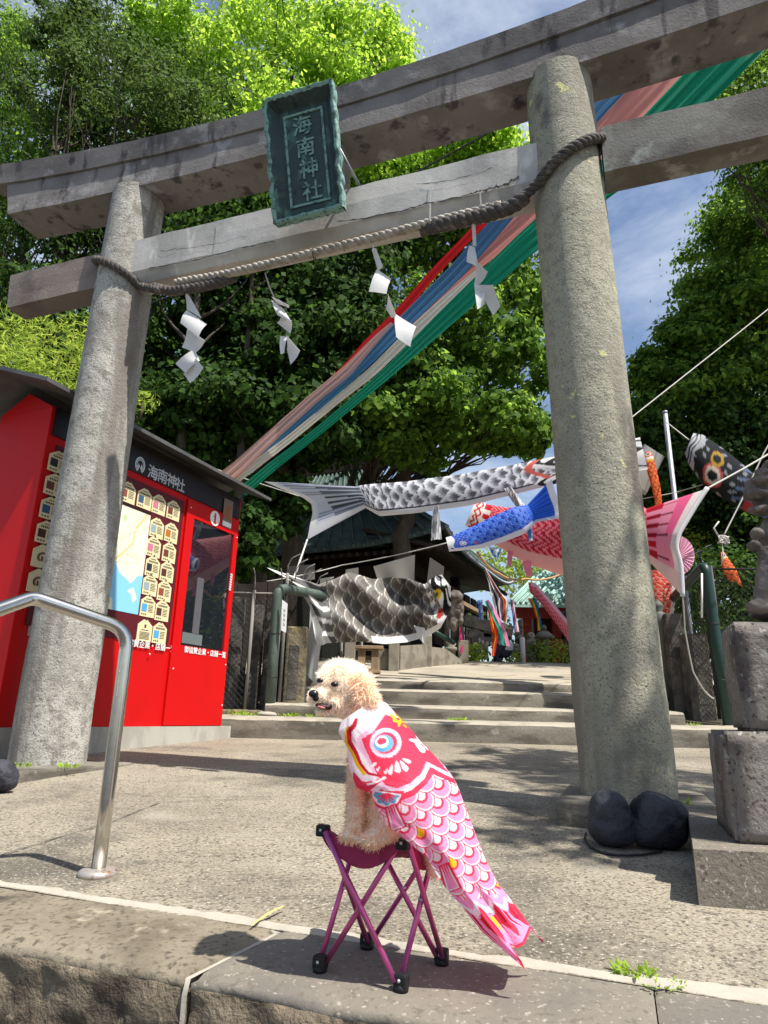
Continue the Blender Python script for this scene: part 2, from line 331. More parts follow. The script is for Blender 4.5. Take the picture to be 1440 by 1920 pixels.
m_dkstone = mat('dark old stone', (0.12, 0.11, 0.095), 0.95, (((0.065, 0.06, 0.052), 6, .42, .6, 6), ((0.2, 0.18, 0.14), 18, .6, .72, 5)), ((30, 0.9, 0.02),))
m_black_rock = mat('black painted rock', (0.05, 0.051, 0.062), 0.62, (((0.012, 0.012, 0.016), 8, .45, .65, 5), ((0.045, 0.046, 0.055), 30, .6, .75, 3)), ((40, 0.9, 0.010), (10, 0.5, 0.02)))
m_rock_top = mat('black rock with grey top', (0.05, 0.051, 0.062), 0.62, (((0.04, 0.04, 0.048), 30, .6, .75, 3),), ((40, 0.9, 0.010), (10, 0.5, 0.02)))
m_darkwood = mat('dark shrine timber', (0.035, 0.026, 0.02), 0.8, (((0.06, 0.045, 0.034), 6, .5, .7, 6, (1, 1, .2)),))
m_wood = mat('bare timber', (0.34, 0.24, 0.15), 0.8, (((0.25, 0.17, 0.10), 10, .45, .65, 6, (1, 1, .2)),))
m_copper = mat('green copper roof', (0.10, 0.145, 0.125), 0.6, (((0.055, 0.085, 0.075), 3, .42, .65, 6), ((0.17, 0.23, 0.20), 12, .58, .72, 5)), metal=0.2)
m_mint = mat('mint copper roof', (0.36, 0.55, 0.48), 0.7, (((0.28, 0.45, 0.40), 4, .45, .65, 4),))
m_vermil = mat('vermilion timber', (0.30, 0.03, 0.02), 0.6)
m_greywall = mat('low court wall', (0.25, 0.225, 0.18), 0.92, (((0.16, 0.14, 0.11), 4, .45, .62, 6),), ((40, 0.5, 0.006),))
m_tarp = mat('grey tarpaulin', (0.20, 0.19, 0.17), 0.8, trans=0.1)
m_soil = mat('ground soil', (0.085, 0.07, 0.05), 0.95, (((0.05, 0.055, 0.025), 2, .45, .65, 5),), ((15, 0.6, 0.02),))
m_asph = mat('asphalt', (0.055, 0.055, 0.055), 0.9, (((0.08, 0.08, 0.078), 90, .5, .7, 2),), ((90, 0.5, 0.004),))
m_bark = mat('bark', (0.075, 0.06, 0.045), 0.95, (((0.12, 0.10, 0.08), 12, .5, .7, 6, (1, 1, .25)),), ((25, 0.8, 0.02),))
m_magenta = mat('magenta anodised tube', (0.60, 0.11, 0.28), 0.3, (((0.50, 0.10, 0.32), 6, .45, .65, 3),), metal=0.55, spec=0.5)
m_seat = mat('magenta nylon seat', (0.36, 0.03, 0.10), 0.6, (((0.28, 0.02, 0.075), 18, .45, .65, 4),), ((220, 0.3, 0.001), (12, 0.3, 0.01)), trans=0.12)
m_plast = mat('black plastic', (0.012, 0.012, 0.013), 0.5)
m_cloth_w = mat('white cloth', (0.72, 0.72, 0.72), 0.8, trans=0.3)
m_print = mat_print('printed koi nylon', 0.55, 0.3)
m_cape = mat_print('printed cape cloth', 0.6, 0.4)
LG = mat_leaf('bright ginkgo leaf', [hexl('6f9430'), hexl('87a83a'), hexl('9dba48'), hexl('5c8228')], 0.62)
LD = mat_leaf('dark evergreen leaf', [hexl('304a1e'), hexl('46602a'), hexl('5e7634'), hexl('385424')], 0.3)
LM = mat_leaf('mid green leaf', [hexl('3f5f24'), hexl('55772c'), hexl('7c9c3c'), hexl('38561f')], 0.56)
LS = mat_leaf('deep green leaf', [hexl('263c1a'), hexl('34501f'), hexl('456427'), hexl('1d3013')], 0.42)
LB = mat_leaf('bamboo leaf', [hexl('5f7a2a'), hexl('8aa23e'), hexl('a2b650'), hexl('70882f')], 0.4)
LW = mat_leaf('weed leaf', [hexl('82a236'), hexl('9cb848'), hexl('688628')], 0.35)
# ================================================================== GROUND
KU = nrm(V(0.947, -0.322, 0)); KN = V(-KU[1], KU[0], 0)        # along the kerb / away from the street
def wob(x, y, a=1.0): return mnoise.noise(Vector((x*a, y*a, 3.3)))

mb = MB(); mb.add([(-300, -300, -0.34), (300, -300, -0.34), (300, 400, -0.34), (-300, 400, -0.34)], [[0, 1, 2, 3]])
tag(mb.build('ground', m_soil), None, None, kind='structure')
mb = MB(); mb.add([(-60, -8, -0.30), (60, -44, -0.30), (60, -19.0, -0.30), (-60, 21.8, -0.30)], [[0, 1, 2, 3]])
tag(mb.build('road', m_asph), None, None, kind='structure')

# forecourt: gently sloping concrete from the kerb to the first step
kb0 = V(-0.32, 2.05, 0)                                          # a point on the back edge of the kerb
def kerb_back(a): return kb0[:2]+KU[:2]*a
nx, ny = 150, 110; P = np.zeros((ny, nx, 3))
for j in range(nx):
    x = -9+18*j/(nx-1); a = (x-kb0[0])/KU[0]; y0 = kerb_back(a)[1]-0.015
    for i in range(ny):
        y = y0+(7.75-y0)*(i/(ny-1))**1.6
        P[i, j] = (x, y, gz(y)+0.006*wob(x, y, 1.4)+(0.003*wob(x, y, 7)))
mb = MB(); mb.grid(P); plaza = tag(mb.build('forecourt', m_plaza, origin=(0, 0, 0)), None, None, kind='structure')
def ribbon(name, pts, w, m, parent, dz=0.004, jit=0.3, lift=None):
    pts = [np.asarray(p, float) for p in pts]; out = []
    for i in range(len(pts)-1):
        k = 8
        for t in range(k): out.append(pts[i]+(pts[i+1]-pts[i])*t/k)
    out.append(pts[-1]); out = np.array(out); t = np.gradient(out, axis=0); sd = np.stack([-t[:, 1], t[:, 0], 0*t[:, 0]], 1); sd /= np.linalg.norm(sd, axis=1)[:, None]
    ww = w*(1+jit*rng.uniform(-1, 1, (len(out), 2))); off = (rng.uniform(-1, 1, len(out))*w*jit)[:, None]*sd
    A = out+off+sd*ww[:, :1]; B = out+off-sd*ww[:, 1:]
    for Q in (A, B): Q[:, 2] = gz(Q[:, 1])+dz+[0.006*wob(q[0], q[1], 1.4) for q in Q]
    mb = MB(); mb.grid(np.stack([A, B], 1)); return mb.build(name, m, parent)
ribbon('crack', [at_g(*p) for p in ((0, 1605), (95, 1575), (210, 1543), (262, 1522), (300, 1508), (390, 1502), (520, 1500))], 0.0028, m_crack, plaza, 0.005, 0.9)
ribbon('crack', [at_g(*p) for p in ((215, 1488), (330, 1497), (470, 1495), (640, 1492))], 0.002, m_crack, plaza, 0.005, 0.9)
ribbon('crack', [at_g(*p) for p in ((880, 1500), (960, 1512), (1000, 1530), (1040, 1538))], 0.002, m_crack, plaza, 0.005, 0.9)

# kerb: long dressed stones with rough street faces
def kerb_stone(a0, a1, m, skew0=0.0, skew1=0.0, seed=0):
    """a along the kerb; back edge at kb0; 0.33 m deep; 0.34 m high"""
    na, nb, nc = int((a1-a0)/0.02), 16, 22
    mb = MB(); W = 0.335
    rows = []
    for i in range(nb+nc+1):
        r = []
        for j in range(na+1):
            f = j/na; a = a0+(a1-a0)*f
            if i <= nb: d = W*i/nb; drop = 0.0
            else: d = W; drop = 0.36*(i-nb)/nc
            sk_ = (skew0*(1-f)+skew1*f)*(d/W)
            p = np.array([*kerb_back(a+sk_), 0.0])-KN*d
            z = gz(p[1])-drop
            if i > nb-2:
                e = mnoise.fractal(Vector((p[0]*6+seed, p[1]*6, drop*9)), 0.9, 2.0, 5)
                g = mnoise.noise(Vector((a*22+seed, drop*30, 1.7)))
                k = 1.0 if i > nb else 0.35
                p = p-KN*(0.014*e+0.006*g)*k*(min(1, drop/0.05+0.25))
                z += 0.004*g
            if abs(i-nb) <= 1: z -= 0.010; p = p+KN*0.006
            elif abs(i-nb) == 2: z -= 0.003
            z += 0.0025*mnoise.noise(Vector((p[0]*9, p[1]*9, seed)))
            if j in (0, na): z -= 0.006
            r.append((p[0], p[1], z))
        rows.append(r)
    mb.grid(rows[:nb+2], 0); mb.grid(rows[nb+1:], 1)
    # ends
    for j in (0, na):
        e = [rows[i][j] for i in range(nb+nc+1)]; q = np.array([*kerb_back(a0 if j == 0 else a1), gz(kerb_back(a0)[1])-0.36])
        mb.add(e+[q], [list(range(len(e)+1))], smooth=False)
    return mb
ks = [(-3.6, -1.3, m_kerb, 0, 0), (-1.285, 0.075-0.006, m_kerb, 0, -0.06), (0.075+0.006, 0.997, m_kerb_dark, -0.06, 0.0), (1.0, 2.6, m_kerb_dark, 0, 0)]
labs = ['tan kerb stone running out under the steel handrail', 'tan kerb stone with rough brown street face beside the handrail', 'grey kerb stone under the folding stool', 'grey kerb stone past the weed clump at the mortar joint']
for (a0, a1, m, s0, s1), lb in zip(ks, labs):
    o = kerb_stone(a0, a1, m, s0, s1, seed=a0*3).build('kerb_stone', [m, m_kerb_face]); tag(o, lb, 'kerb stone', 'stones of the street kerb')
# mortar between and behind the stones
jp = [np.array([*kerb_back(a), 0]) for a in (-1.6, -1.0, -0.6, -0.2, 0.2, 0.6, 1.0, 1.5, 2.2)]
mb = MB()
A = []; 
for a in np.linspace(-3.0, 2.4, 420):
    w0 = 0.004+0.014*abs(mnoise.fractal(Vector((a*5, 0, 0)), 1, 2, 5))+0.006*mnoise.noise(Vector((a*30, 2, 0))); w1 = 0.014+0.030*max(0, mnoise.fractal(Vector((a*3.1, 4, 0)), 1, 2, 5)+.35)+0.010*mnoise.noise(Vector((a*25, 7, 0)))
    if a > 0.9: w1 += min(0.05, (a-0.9)*0.1)
    p = np.array([*kerb_back(a), 0]); r = []
    for t in (-w0-.006, 0.0, max(0.004, w1)):
        q = p+KN*t; r.append((q[0], q[1], gz(q[1])+(0.0075 if t == 0 else (0.0045 if t > 0 else -0.006))+0.006*wob(q[0], q[1], 1.4)))
    A.append(r)
mb.grid(A); tag(mb.build('mortar_strip', m_mortar), None, None, kind='structure')
mb = MB()
for a, s in ((0.075, -0.06),):
    r = []
    for t in np.linspace(0, 1, 40):
        p = np.array([*kerb_back(a+s*t), 0])-KN*0.333*t; w = 0.006+0.003*mnoise.noise(Vector((t*9, 1, a)))
        r.append([(*(p+KU*k)[:2], gz(p[1])-0.006) for k in (-w, w)])
    p = r[-1]
    r.append([(q[0]-KN[0]*0.01, q[1]-KN[1]*0.01, q[2]-0.03) for q in p]); r.append([(q[0]-KN[0]*0.005, q[1]-KN[1]*0.005, q[2]-0.34) for q in p])
    mb.grid(r)
tag(mb.build('mortar_joint', m_mortar), None, None, kind='structure')

# steps: four risers with worn sloping treads, then the ramped upper court
def step(name, x0, x1, yf, z0, z1, yb, zb, m, lab):
    n = int((x1-x0)/0.06); rows = []
    prof = [(yf, z0-0.25), (yf, z0), (yf-0.004, z0+(z1-z0)*.5), (yf, z1-0.05), (yf+0.008, z1-0.02), (yf+0.028, z1-0.004), (yf+0.06, z1+0.002), ((yf+yb)/2, (z1+zb)/2+.001), (yb+0.1, zb+(zb-z1)*0.1/(yb-yf))]
    for k, (y, z) in enumerate(prof):
        r = []
        for j in range(n+1):
            x = x0+(x1-x0)*j/n; w = 0.010*mnoise.fractal(Vector((x*2.5, z*4, yf)), 1, 2, 4)
            dd = 0.012*mnoise.noise(Vector((x*7, k*1.7, yf))) if 2 < k < 7 else 0
            r.append((x, y+w*(k < 6)+dd, z+dd*.6))
        rows.append(r)
    mb = MB(); mb.grid(rows[:5], 0); mb.grid(rows[4:], 1); return tag(mb.build(name, [m, m_tread]), lab, None, kind='structure')  # risers take the darker stone as painted shade, treads the sunlit tone
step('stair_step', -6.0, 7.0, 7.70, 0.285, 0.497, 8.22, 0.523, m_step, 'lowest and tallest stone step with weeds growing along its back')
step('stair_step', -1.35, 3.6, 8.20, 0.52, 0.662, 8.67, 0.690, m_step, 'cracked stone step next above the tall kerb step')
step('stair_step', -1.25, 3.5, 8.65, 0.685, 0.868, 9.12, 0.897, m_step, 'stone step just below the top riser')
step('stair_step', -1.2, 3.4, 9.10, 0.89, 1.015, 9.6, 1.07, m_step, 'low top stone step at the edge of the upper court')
P = np.zeros((40, 60, 3))
for i in range(40):
    t = i/39; y = 9.55+4.6*t
    for j in range(60):
        x = -9+20*j/59
        P[i, j] = (x, y, 1.062+(1.655-1.062)*min(1, (y-9.55)/4.3)+0.008*wob(x, y, .9))
mb = MB(); mb.grid(P)
mb.add([(-30, 14.1, 1.64), (40, 14.1, 1.64), (40, 60, 1.9), (-30, 60, 1.9)], [[0, 1, 2, 3]])
tag(mb.build('upper_court', m_plateau), None, None, kind='structure')
# soil banks at both sides of the stairs
for nm, x0, x1 in (('soil_bank', -14, -1.22), ('soil_bank', 3.45, 16)):
    P = np.zeros((24, 24, 3))
    for i in range(24):
        for j in range(24):
            x = x0+(x1-x0)*j/23; y = 8.25+(1.75)*i/23
            P[i, j] = (x, y, 0.50+0.55*(i/23)**1.3+0.03*wob(x, y, 2.5))
    mb = MB(); mb.grid(P); tag(mb.build(nm, m_soil), None, None, kind='structure')

# ================================================================== TORII
TL = V(-2.34, 5.03, 0); TR = V(1.31, 3.75, 0); TU = nrm(TR-TL); TN = V(TU[1], -TU[0], 0); UP = V(0, 0, 1)
SPAN = np.linalg.norm(TR-TL)
def TP(s, off, z): return TL+TU*s+TN*off+UP*z
def tpx(x, y, off): return at_plane(x, y, TL+TN*off, TN)
zL = float(at_y(90, 1436, 4.78)[2]); zR = float(at_y(1180, 1499, 3.52)[2])
torii = thing('torii_gate', 'large grey stone shrine gate with curved double top beam', 'shrine gate', TP(SPAN/2, 0, 0.12))
def pillar(base, top, r0, r1, m, seed):
    mb = MB(); rows = []; n = 70; seg = 48
    for i in range(n+1):
        t = i/n; c = base+(top-base)*t; r = r0+(r1-r0)*t
        row = []
        for j in range(seg):
            a = 2*math.pi*j/seg; d = Vector((math.cos(a), math.sin(a), 0))
            q = mnoise.fractal(Vector((d.x*1.3+seed, d.y*1.3, c[2]*2.2)), 1, 2, 5)
            rough = 0.004+0.016*max(0, 1-c[2]/1.3)
            rr = r*(1+0.008*mnoise.noise(Vector((d.x, d.y+seed, c[2]*.6))))+rough*q*.5
            row.append(c+np.array([d.x, d.y, 0])*rr)
        rows.append(row)
    mb.grid(rows, closed=True); mb.add(rows[-1], [list(range(seg))]); return mb
o = pillar(V(TL[0], TL[1], zL-0.01), V(-2.31, 5.02, 5.02), 0.256, 0.226, m_granite, 1.0).build('pillar', m_granite, torii); o['label'] = 'plain grey granite pillar beside the red kiosk'
o = pillar(V(TR[0], TR[1], zR-0.01), V(1.215, 3.785, 5.04), 0.243, 0.232, m_granite_y, 5.0).build('pillar', m_granite_y, torii); o['label'] = 'yellowish granite pillar with pale lichen spots'
C0 = SPAN/2
def beam(s0, s1, prof, cam_, n=60, rough=0.004, seed=0, end0=0.0, end1=0.0):
    """prof: list of (off, z) ; cam_: z lift as k*(s-C0)^2 per profile point; end: slant of the end faces"""
    mb = MB(); rows = []
    for i in range(n+1):
        row = []
        for k, (of, z) in enumerate(prof):
            zz = (z-prof[0][1]); e = end0*(1-i/n)+end1*(i/n)
            s = s0+(s1-s0)*i/n + (e*zz)
            p = TP(s, of, z+cam_[k]*(s-C0)**2)
            f = rough*mnoise.fractal(Vector((s*2.3+seed, of*6, z*5)), 1, 2, 5)
            row.append(p+TN*f*np.sign(of)+UP*f*.7)
        rows.append(row)
    mb.grid(rows, closed=True, smooth=False); m = len(prof)
    for r in (rows[0][::-1], rows[-1]): mb.add(r, [list(range(m))], smooth=False)
    return mb
def seglist(pts, k):
    out = []
    for i in range(len(pts)):
        a, b = np.array(pts[i]), np.array(pts[(i+1) % len(pts)])
        for t in range(k): out.append(tuple(a+(b-a)*t/k))
    return out
pr = seglist([(0.175, 4.945), (0.18, 5.205), (-0.20, 5.205), (-0.195, 4.945)], 3)
kc = [0.0125+(z-4.945)/0.26*0.009 for of, z in pr]
beam(-1.36, 2*C0+1.36, pr, kc, seed=3, end0=-0.35, end1=0.35).build('lower_top_beam', m_beam, torii)
pr = seglist([(0.20, 5.208), (0.225, 5.38), (0.10, 5.435), (-0.10, 5.435), (-0.25, 5.38), (-0.22, 5.208)], 2)
kc = [0.0215+(z-5.208)/0.2*0.005 for of, z in pr]
beam(-1.66, 2*C0+1.66, pr, kc, seed=9, end0=-0.35, end1=0.35).build('top_beam', m_beam, torii)
# tie beam: pale patched middle, rougher stone ends through the pillars
pr = seglist([(0.085, 4.015), (0.14, 4.10), (0.145, 4.415), (0.11, 4.43), (-0.09, 4.43), (-0.13, 4.415), (-0.125, 4.10), (-0.075, 4.015)], 2)
tie = beam(0.19, SPAN-0.19, pr, [0]*len(pr), seed=1, rough=0.007).build('tie_beam', m_beam_mid, torii); tie['label'] = 'pale patched tie beam with long cracks'
pr = seglist([(0.105, 4.06), (0.11, 4.41), (-0.11, 4.41), (-0.105, 4.06)], 3)
o = beam(-1.20, -0.17, pr, [0]*len(pr), 20, 0.007, 4, end0=-0.1).build('tie_beam_end', m_beam_end, torii); o['label'] = 'brown tie beam end past the grey pillar'
pr = seglist([(0.105, 4.07), (0.11, 4.445), (-0.11, 4.445), (-0.105, 4.07)], 3)
o = beam(SPAN+0.16, SPAN+1.20, pr, [0]*len(pr), 20, 0.007, 8).build('tie_beam_end', m_beam_grn, torii); o['label'] = 'grey green tie beam end past the lichened pillar'
mb = MB(); mb.box(TP(1.98, 0, 4.69), (0.11, 0.10, 0.27), [TU, TN, UP], bev=0.01); mb.build('centre_strut', m_beam, torii)
# cracks and joints in the tie beam face (thin dark furrows)
def beam_line(name, pts, w, m, off=0.150, jag=0.012):
    pp = [tpx(x, y, off) for x, y in pts]; out = []
    for i in range(len(pp)-1):
        for t in range(14): out.append(pp[i]+(pp[i+1]-pp[i])*t/14)
    out = np.array(out); r = np.cumsum(rng.normal(size=len(out))*0.35); r -= np.linspace(r[0], r[-1], len(r)); out[:, 2] += np.clip(r, -1.5, 1.5)*jag
    wid = w*(0.35+1.3*rng.uniform(size=len(out)))
    mb = MB(); mb.grid(np.stack([out+UP*wid[:, None], out-UP*wid[:, None]], 1)); return mb.build(name, m, torii)
beam_line('crack', ((278, 503), (360, 492), (440, 468), (520, 452)), 0.004, m_crack)
beam_line('crack', ((632, 415), (740, 398), (800, 379), (880, 366), (905, 356)), 0.005, m_crack)
beam_line('crack', ((905, 357), (950, 345), (975, 330)), 0.009, m_crack, jag=0.02)
beam_line('crack', ((780, 345), (850, 332), (930, 312)), 0.0022, m_crack, jag=0.02)
beam_line('crack', ((300, 470), (380, 455), (470, 442)), 0.0018, m_crack, jag=0.02)
for a, b in (((808, 345), (806, 412)), ((407, 420), (406, 470)), ((900, 355), (902, 385))):
    pa, pb = tpx(*a, 0.1495), tpx(*b, 0.1495); mb = MB(); mb.grid([[pa-TU*.006, pa+TU*.006], [pb-TU*.006, pb+TU*.006]]); mb.build('patch_seam', m_beam_mid, torii)

# base slabs
def slab(cx, front_px, s0, s1, zt, back, lab):
    of = float((at_g(*front_px)-TL)@TN); p0 = TP((s0+s1)/2, (of+back)/2, 0); zb = gz(p0[1])-0.10
    mb = MB(); mb.box(V(p0[0], p0[1], (zt+zb)/2), ((s1-s0)/2, (of-back)/2, (zt-zb)/2), [TU, TN, UP], bev=0.014)
    return tag(mb.build('base_slab', m_step), lab, 'base slab', 'slabs under the gate pillars')
slab(0, (100, 1484), -0.75, 0.42, zL, -0.4, 'low stone slab under the grey pillar beside the kiosk')
sr = [float((at_g(*p)-TL)@TU) for p in ((1042, 1552), (1345, 1553))]
slab(0, (1180, 1560), sr[0], sr[1], zR, -0.45, 'low stone slab under the lichened pillar behind the black rocks')

# ================================================================== PLAQUE
PC0, PC1 = TP(1.955, 0.30, 4.07), TP(1.90, 0.50, 5.06)
PUP = nrm(PC1-PC0); PH = np.linalg.norm(PC1-PC0); PN_ = nrm(np.cross(TU, PUP)); PN_ = PN_ if PN_@TN > 0 else -PN_
plq = thing('name_plaque', 'green bronze plaque with scalloped frame hung on the gate', 'plaque', TP(1.96, 0.30, 4.07))
def PP(x, y, d=0.0): return PC0+TU*x+PUP*y+PN_*d          # x -0.28..0.28, y 0..PH
mb = MB(); mb.box(PP(0, PH/2, -0.05), (0.20, PH/2-0.09, 0.02), [TU, PUP, PN_]); board = mb.build('board', m_bronze, plq)
mb = MB()                                                   # thin raised border round the field
for (x, y, hx, hy) in ((0, 0.135, .165, .009), (0, PH-0.135, .165, .009), (-.156, PH/2, .009, PH/2-.144), (.156, PH/2, .009, PH/2-.144)):
    mb.box(PP(x, y, -0.026), (hx, hy, 0.006), [TU, PUP, PN_])
mb.build('inner_border', m_verd, plq)
# flared scalloped frame: sloping inner faces rising to a wavy outer rim
def frame_side(p0, p1, q0, q1, waves, amp, nm):
    """inner edge p0->p1 (x,y), outer edge q0->q1"""
    rows = []; n = 60
    outd = nrm(np.array([(q0[0]+q1[0]-p0[0]-p1[0]), (q0[1]+q1[1]-p0[1]-p1[1])]))
    for i in range(n+1):
        t = i/n; pi_ = np.array(p0)+(np.array(p1)-np.array(p0))*t; qi = np.array(q0)+(np.array(q1)-np.array(q0))*t
        w = amp*(0.55+0.75*mnoise.noise(Vector((t*4.3, waves*2.7, 8))))*(abs(math.sin((t+.05*mnoise.noise(Vector((t*5, waves, 1))))*math.pi*waves))-0.55)*math.sin(math.pi*min(1, max(0, t)))**.3 + 0.006*mnoise.noise(Vector((t*25, waves, 0)))
        qo = qi+outd*w; k = 0.012*mnoise.noise(Vector((t*14, waves, 5)))
        rows.append([PP(pi_[0], pi_[1], -0.05), PP(*(pi_+(qo-pi_)*.45), -0.01+k), PP(*(pi_+(qo-pi_)*.8), 0.045+k), PP(*qo, 0.06+k), PP(*(qo+outd*0.014), 0.045), PP(*(qo+outd*0.006), -0.02), PP(*(pi_+(qo-pi_)*.5), -0.07)])
    mb = MB(); rows = np.array(rows); mb.grid(rows[:, :3], 0); mb.grid(rows[:, 2:6], 1); mb.grid(rows[:, 5:], 0)
    mb.build('frame_side', [m_bronze, m_verd], plq)
ix, iy0, iy1, ox, oy0, oy1 = .175, .115, PH-.115, .275, .0, PH
frame_side((-ix, iy0), (-ix, iy1), (-ox, oy0), (-ox-.01, oy1), 6, 0.035, 'l')
frame_side((ix, iy0), (ix, iy1), (ox, oy0), (ox+.005, oy1), 6, 0.03, 'r')
frame_side((-ix, iy0), (ix, iy0), (-ox, oy0), (ox, oy0+.01), 5, 0.02, 'b')
frame_side((-ix, iy1), (ix, iy1), (-ox, oy1), (ox, oy1), 7, 0.025, 't')
for i, ch in enumerate('海南神社'):
    mb = MB(); text_mb(mb, ch, PP(0.005+0.012*(i-1.5), PH-0.135-0.10-i*(PH-0.27-.10)/3.55, -0.024), TU, PUP, 0.165, 0, 0.0, bold=0.0028); mb.build('character', m_verd, plq)
mb = MB(); mb.tube([PP(0.27, 0.50, -0.02), PP(0.31, 0.36, -0.30)], 0.012, 8); mb.build('stay_bar', m_galv, plq)

# ================================================================== SACRED ROPE
rope = thing('sacred_rope', 'thick twisted straw rope slung under the tie beam and round both pillars', 'rope', TP(C0, 0.1, 3.9))
def resample(p, n):
    p = np.asarray(p, float); d = np.r_[0, np.cumsum(np.linalg.norm(np.diff(p, axis=0), axis=1))]
    # Catmull-Rom-ish smoothing through dense linear + moving average
    t = np.linspace(0, d[-1], n); q = np.stack([np.interp(t, d, p[:, k]) for k in range(3)], 1)
    for _ in range(max(2, n//40)):
        q[1:-1] = (q[:-2]+q[1:-1]*2+q[2:])/4
    return q
def twist(name, path, r_rope, n_str, pitch, m, parent, n=None, seg=6):
    L_ = np.linalg.norm(np.diff(path, axis=0), axis=1).sum(); n = n or int(L_/pitch*9)+8
    c = resample(path, n); t = np.gradient(c, axis=0); t /= np.linalg.norm(t, axis=1)[:, None]
    a = nrm(np.cross(t[0], V(0.1, 0.2, 1))); s = np.r_[0, np.cumsum(np.linalg.norm(np.diff(c, axis=0), axis=1))]
    A = []
    for i in range(n): a = nrm(a-t[i]*(a@t[i])); A.append(a)
    A = np.array(A); B = np.cross(t, A); rr = np.broadcast_to(np.asarray(r_rope, float), (n,)) if np.ndim(r_rope) == 0 else np.interp(np.linspace(0, 1, n), np.linspace(0, 1, len(r_rope)), r_rope)
    for k in range(n_str):
        ph = 2*np.pi*(s/pitch+k/n_str)
        q = c+(A*np.cos(ph)[:, None]+B*np.sin(ph)[:, None])*(rr*0.52)[:, None]
        mb = MB(); mb.tube(q, rr*0.56, seg); mb.build(name, m, parent)
mid = [tpx(x, y-1, 0.115) for x, y in ((330, 531), (420, 516), (500, 497), (580, 477), (660, 457), (740, 437), (820, 415), (880, 401), (940, 385))]
twist('rope_strand', mid, 0.034, 3, 0.15, m_rope, rope)
dk = [tpx(x, y, o) for x, y, o in ((286, 538, 0.12), (320, 546, 0.13), (360, 541, 0.12), (410, 531, 0.10), (440, 520, 0.06))]
twist('dark_rope_strand', dk, 0.040, 3, 0.13, m_rope_dk, rope)
dk = [tpx(x, y, o) for x, y, o in ((790, 430, 0.08), (860, 415, 0.12), (910, 404, 0.14), (960, 388, 0.16), (985, 370, 0.17))]
twist('dark_rope_strand', dk, 0.050, 3, 0.16, m_rope_dk, rope)
def wrap(cx, cy, rad, th0, th1, z0, z1, n=40):
    return [V(cx+rad*math.cos(a), cy+rad*math.sin(a), z0+(z1-z0)*f) for f in np.linspace(0, 1, n) for a in [th0+(th1-th0)*f]]
# round the left pillar (rising to its outer side) and the right one
w = wrap(-2.318, 5.023, 0.228+0.032, math.radians(-40), math.radians(-175), 3.99, 4.33)
w = [tpx(300, 545, 0.16)]+w+wrap(-2.318, 5.023, 0.228+0.032, math.radians(-178), math.radians(-330), 4.34, 4.20)
twist('dark_rope_strand', w, 0.034, 3, 0.13, m_rope_dk, rope)
w = wrap(1.23, 3.78, 0.233+0.035, math.radians(-150), math.radians(5), 4.02, 4.50)
w = [tpx(965, 386, 0.17)]+w+wrap(1.23, 3.78, 0.233+0.035, math.radians(8), math.radians(160), 4.50, 4.30)
twist('dark_rope_strand', w, 0.036, 3, 0.13, m_rope_dk, rope)
for x, y in ((406, 522), (585, 478), (640, 460)):
    p = tpx(x, y, 0.10); th = np.linspace(0, 2*np.pi, 24); mb = MB(); mb.tube([p+TN*0.039*math.cos(a)+UP*0.039*math.sin(a)+TU*0.004*a for a in th], 0.005, 5); mb.build('binding_cord', m_rope_dk, rope)

# ================================================================== PAPER STREAMERS
def shide(polys, off, lab, cordpts):
    P0 = tpx(*cordpts[0], 0.10)
    t = thing('paper_streamer', lab, 'paper streamer', P0, 'white paper streamers hanging from the rope')
    mb = MB(); mb.tube([tpx(x, y, 0.10) for x, y in cordpts], 0.006, 6); mb.build('cord', m_paper if len(cordpts) < 3 else m_rope, t)
    for k, q in enumerate(polys):
        n = len(q); pts = [tpx(x, y, 0.10+off*((-1)**k)*(0.5 if i < n/2 else -0.5)) for i, (x, y) in enumerate(q)]
        c = np.mean(pts, 0); mb = MB()
        # gently curled sheet: subdivide quads
        if n == 4:
            a, b, c_, d = pts; G = []
            for i in range(9):
                u = i/8; r = []
                for j in range(9):
                    v = j/8; p = (a*(1-u)+b*u)*(1-v)+(d*(1-u)+c_*u)*v
                    r.append(p+TN*(0.012*math.sin(math.pi*v)*(1 if k % 2 else -1)+0.008*math.sin(3*u+k)))
                G.append(r)
            G = np.array(G); mb.grid(G); mb.grid(G-TN*0.002)
        mb.build('paper_fold', m_paper, t, recalc=False)
    return t
shide([[(345, 545), (349, 545), (378, 597), (350, 580)], [(351, 582), (387, 607), (371, 632), (339, 606)], [(352, 616), (383, 637), (366, 660), (342, 652)], [(364, 655), (374, 676), (347, 699), (329, 682)], [(366, 671), (382, 690), (357, 719), (343, 700)]], 0.03,
      'white paper streamer of four zigzag folds hanging beside the grey pillar', ((344, 528), (346, 548)))
shide([[(509, 556), (541, 572), (540, 577), (519, 570)], [(509, 562), (532, 580), (547, 604), (521, 592)], [(528, 592), (546, 600), (543, 624), (520, 606)], [(526, 630), (540, 630), (533, 660), (526, 664)], [(536, 627), (563, 658), (545, 684), (537, 655)]], 0.04,
      'white paper streamer on a long cord between the plaque and the grey pillar', ((497, 512), (504, 535), (513, 556)))
shide([[(697, 468), (705, 466), (718, 500), (709, 512)], [(707, 506), (733, 522), (724, 550), (692, 548)], [(728, 552), (742, 590), (733, 594), (724, 580)], [(740, 588), (780, 612), (769, 650), (743, 632)]], 0.05,
      'white paper streamer twisting in front of the red ribbon', ((700, 452), (700, 468)))
shide([[(884, 418), (891, 418), (893, 462), (886, 462)], [(880, 462), (890, 462), (897, 500), (875, 492)], [(893, 490), (914, 508), (900, 530), (890, 535)], [(889, 530), (912, 540), (908, 570), (895, 580)], [(893, 532), (925, 535), (938, 575), (924, 590)]], 0.05,
      'white paper streamer fluttering before the green ribbon beside the lichened pillar', ((886, 392), (886, 420)))
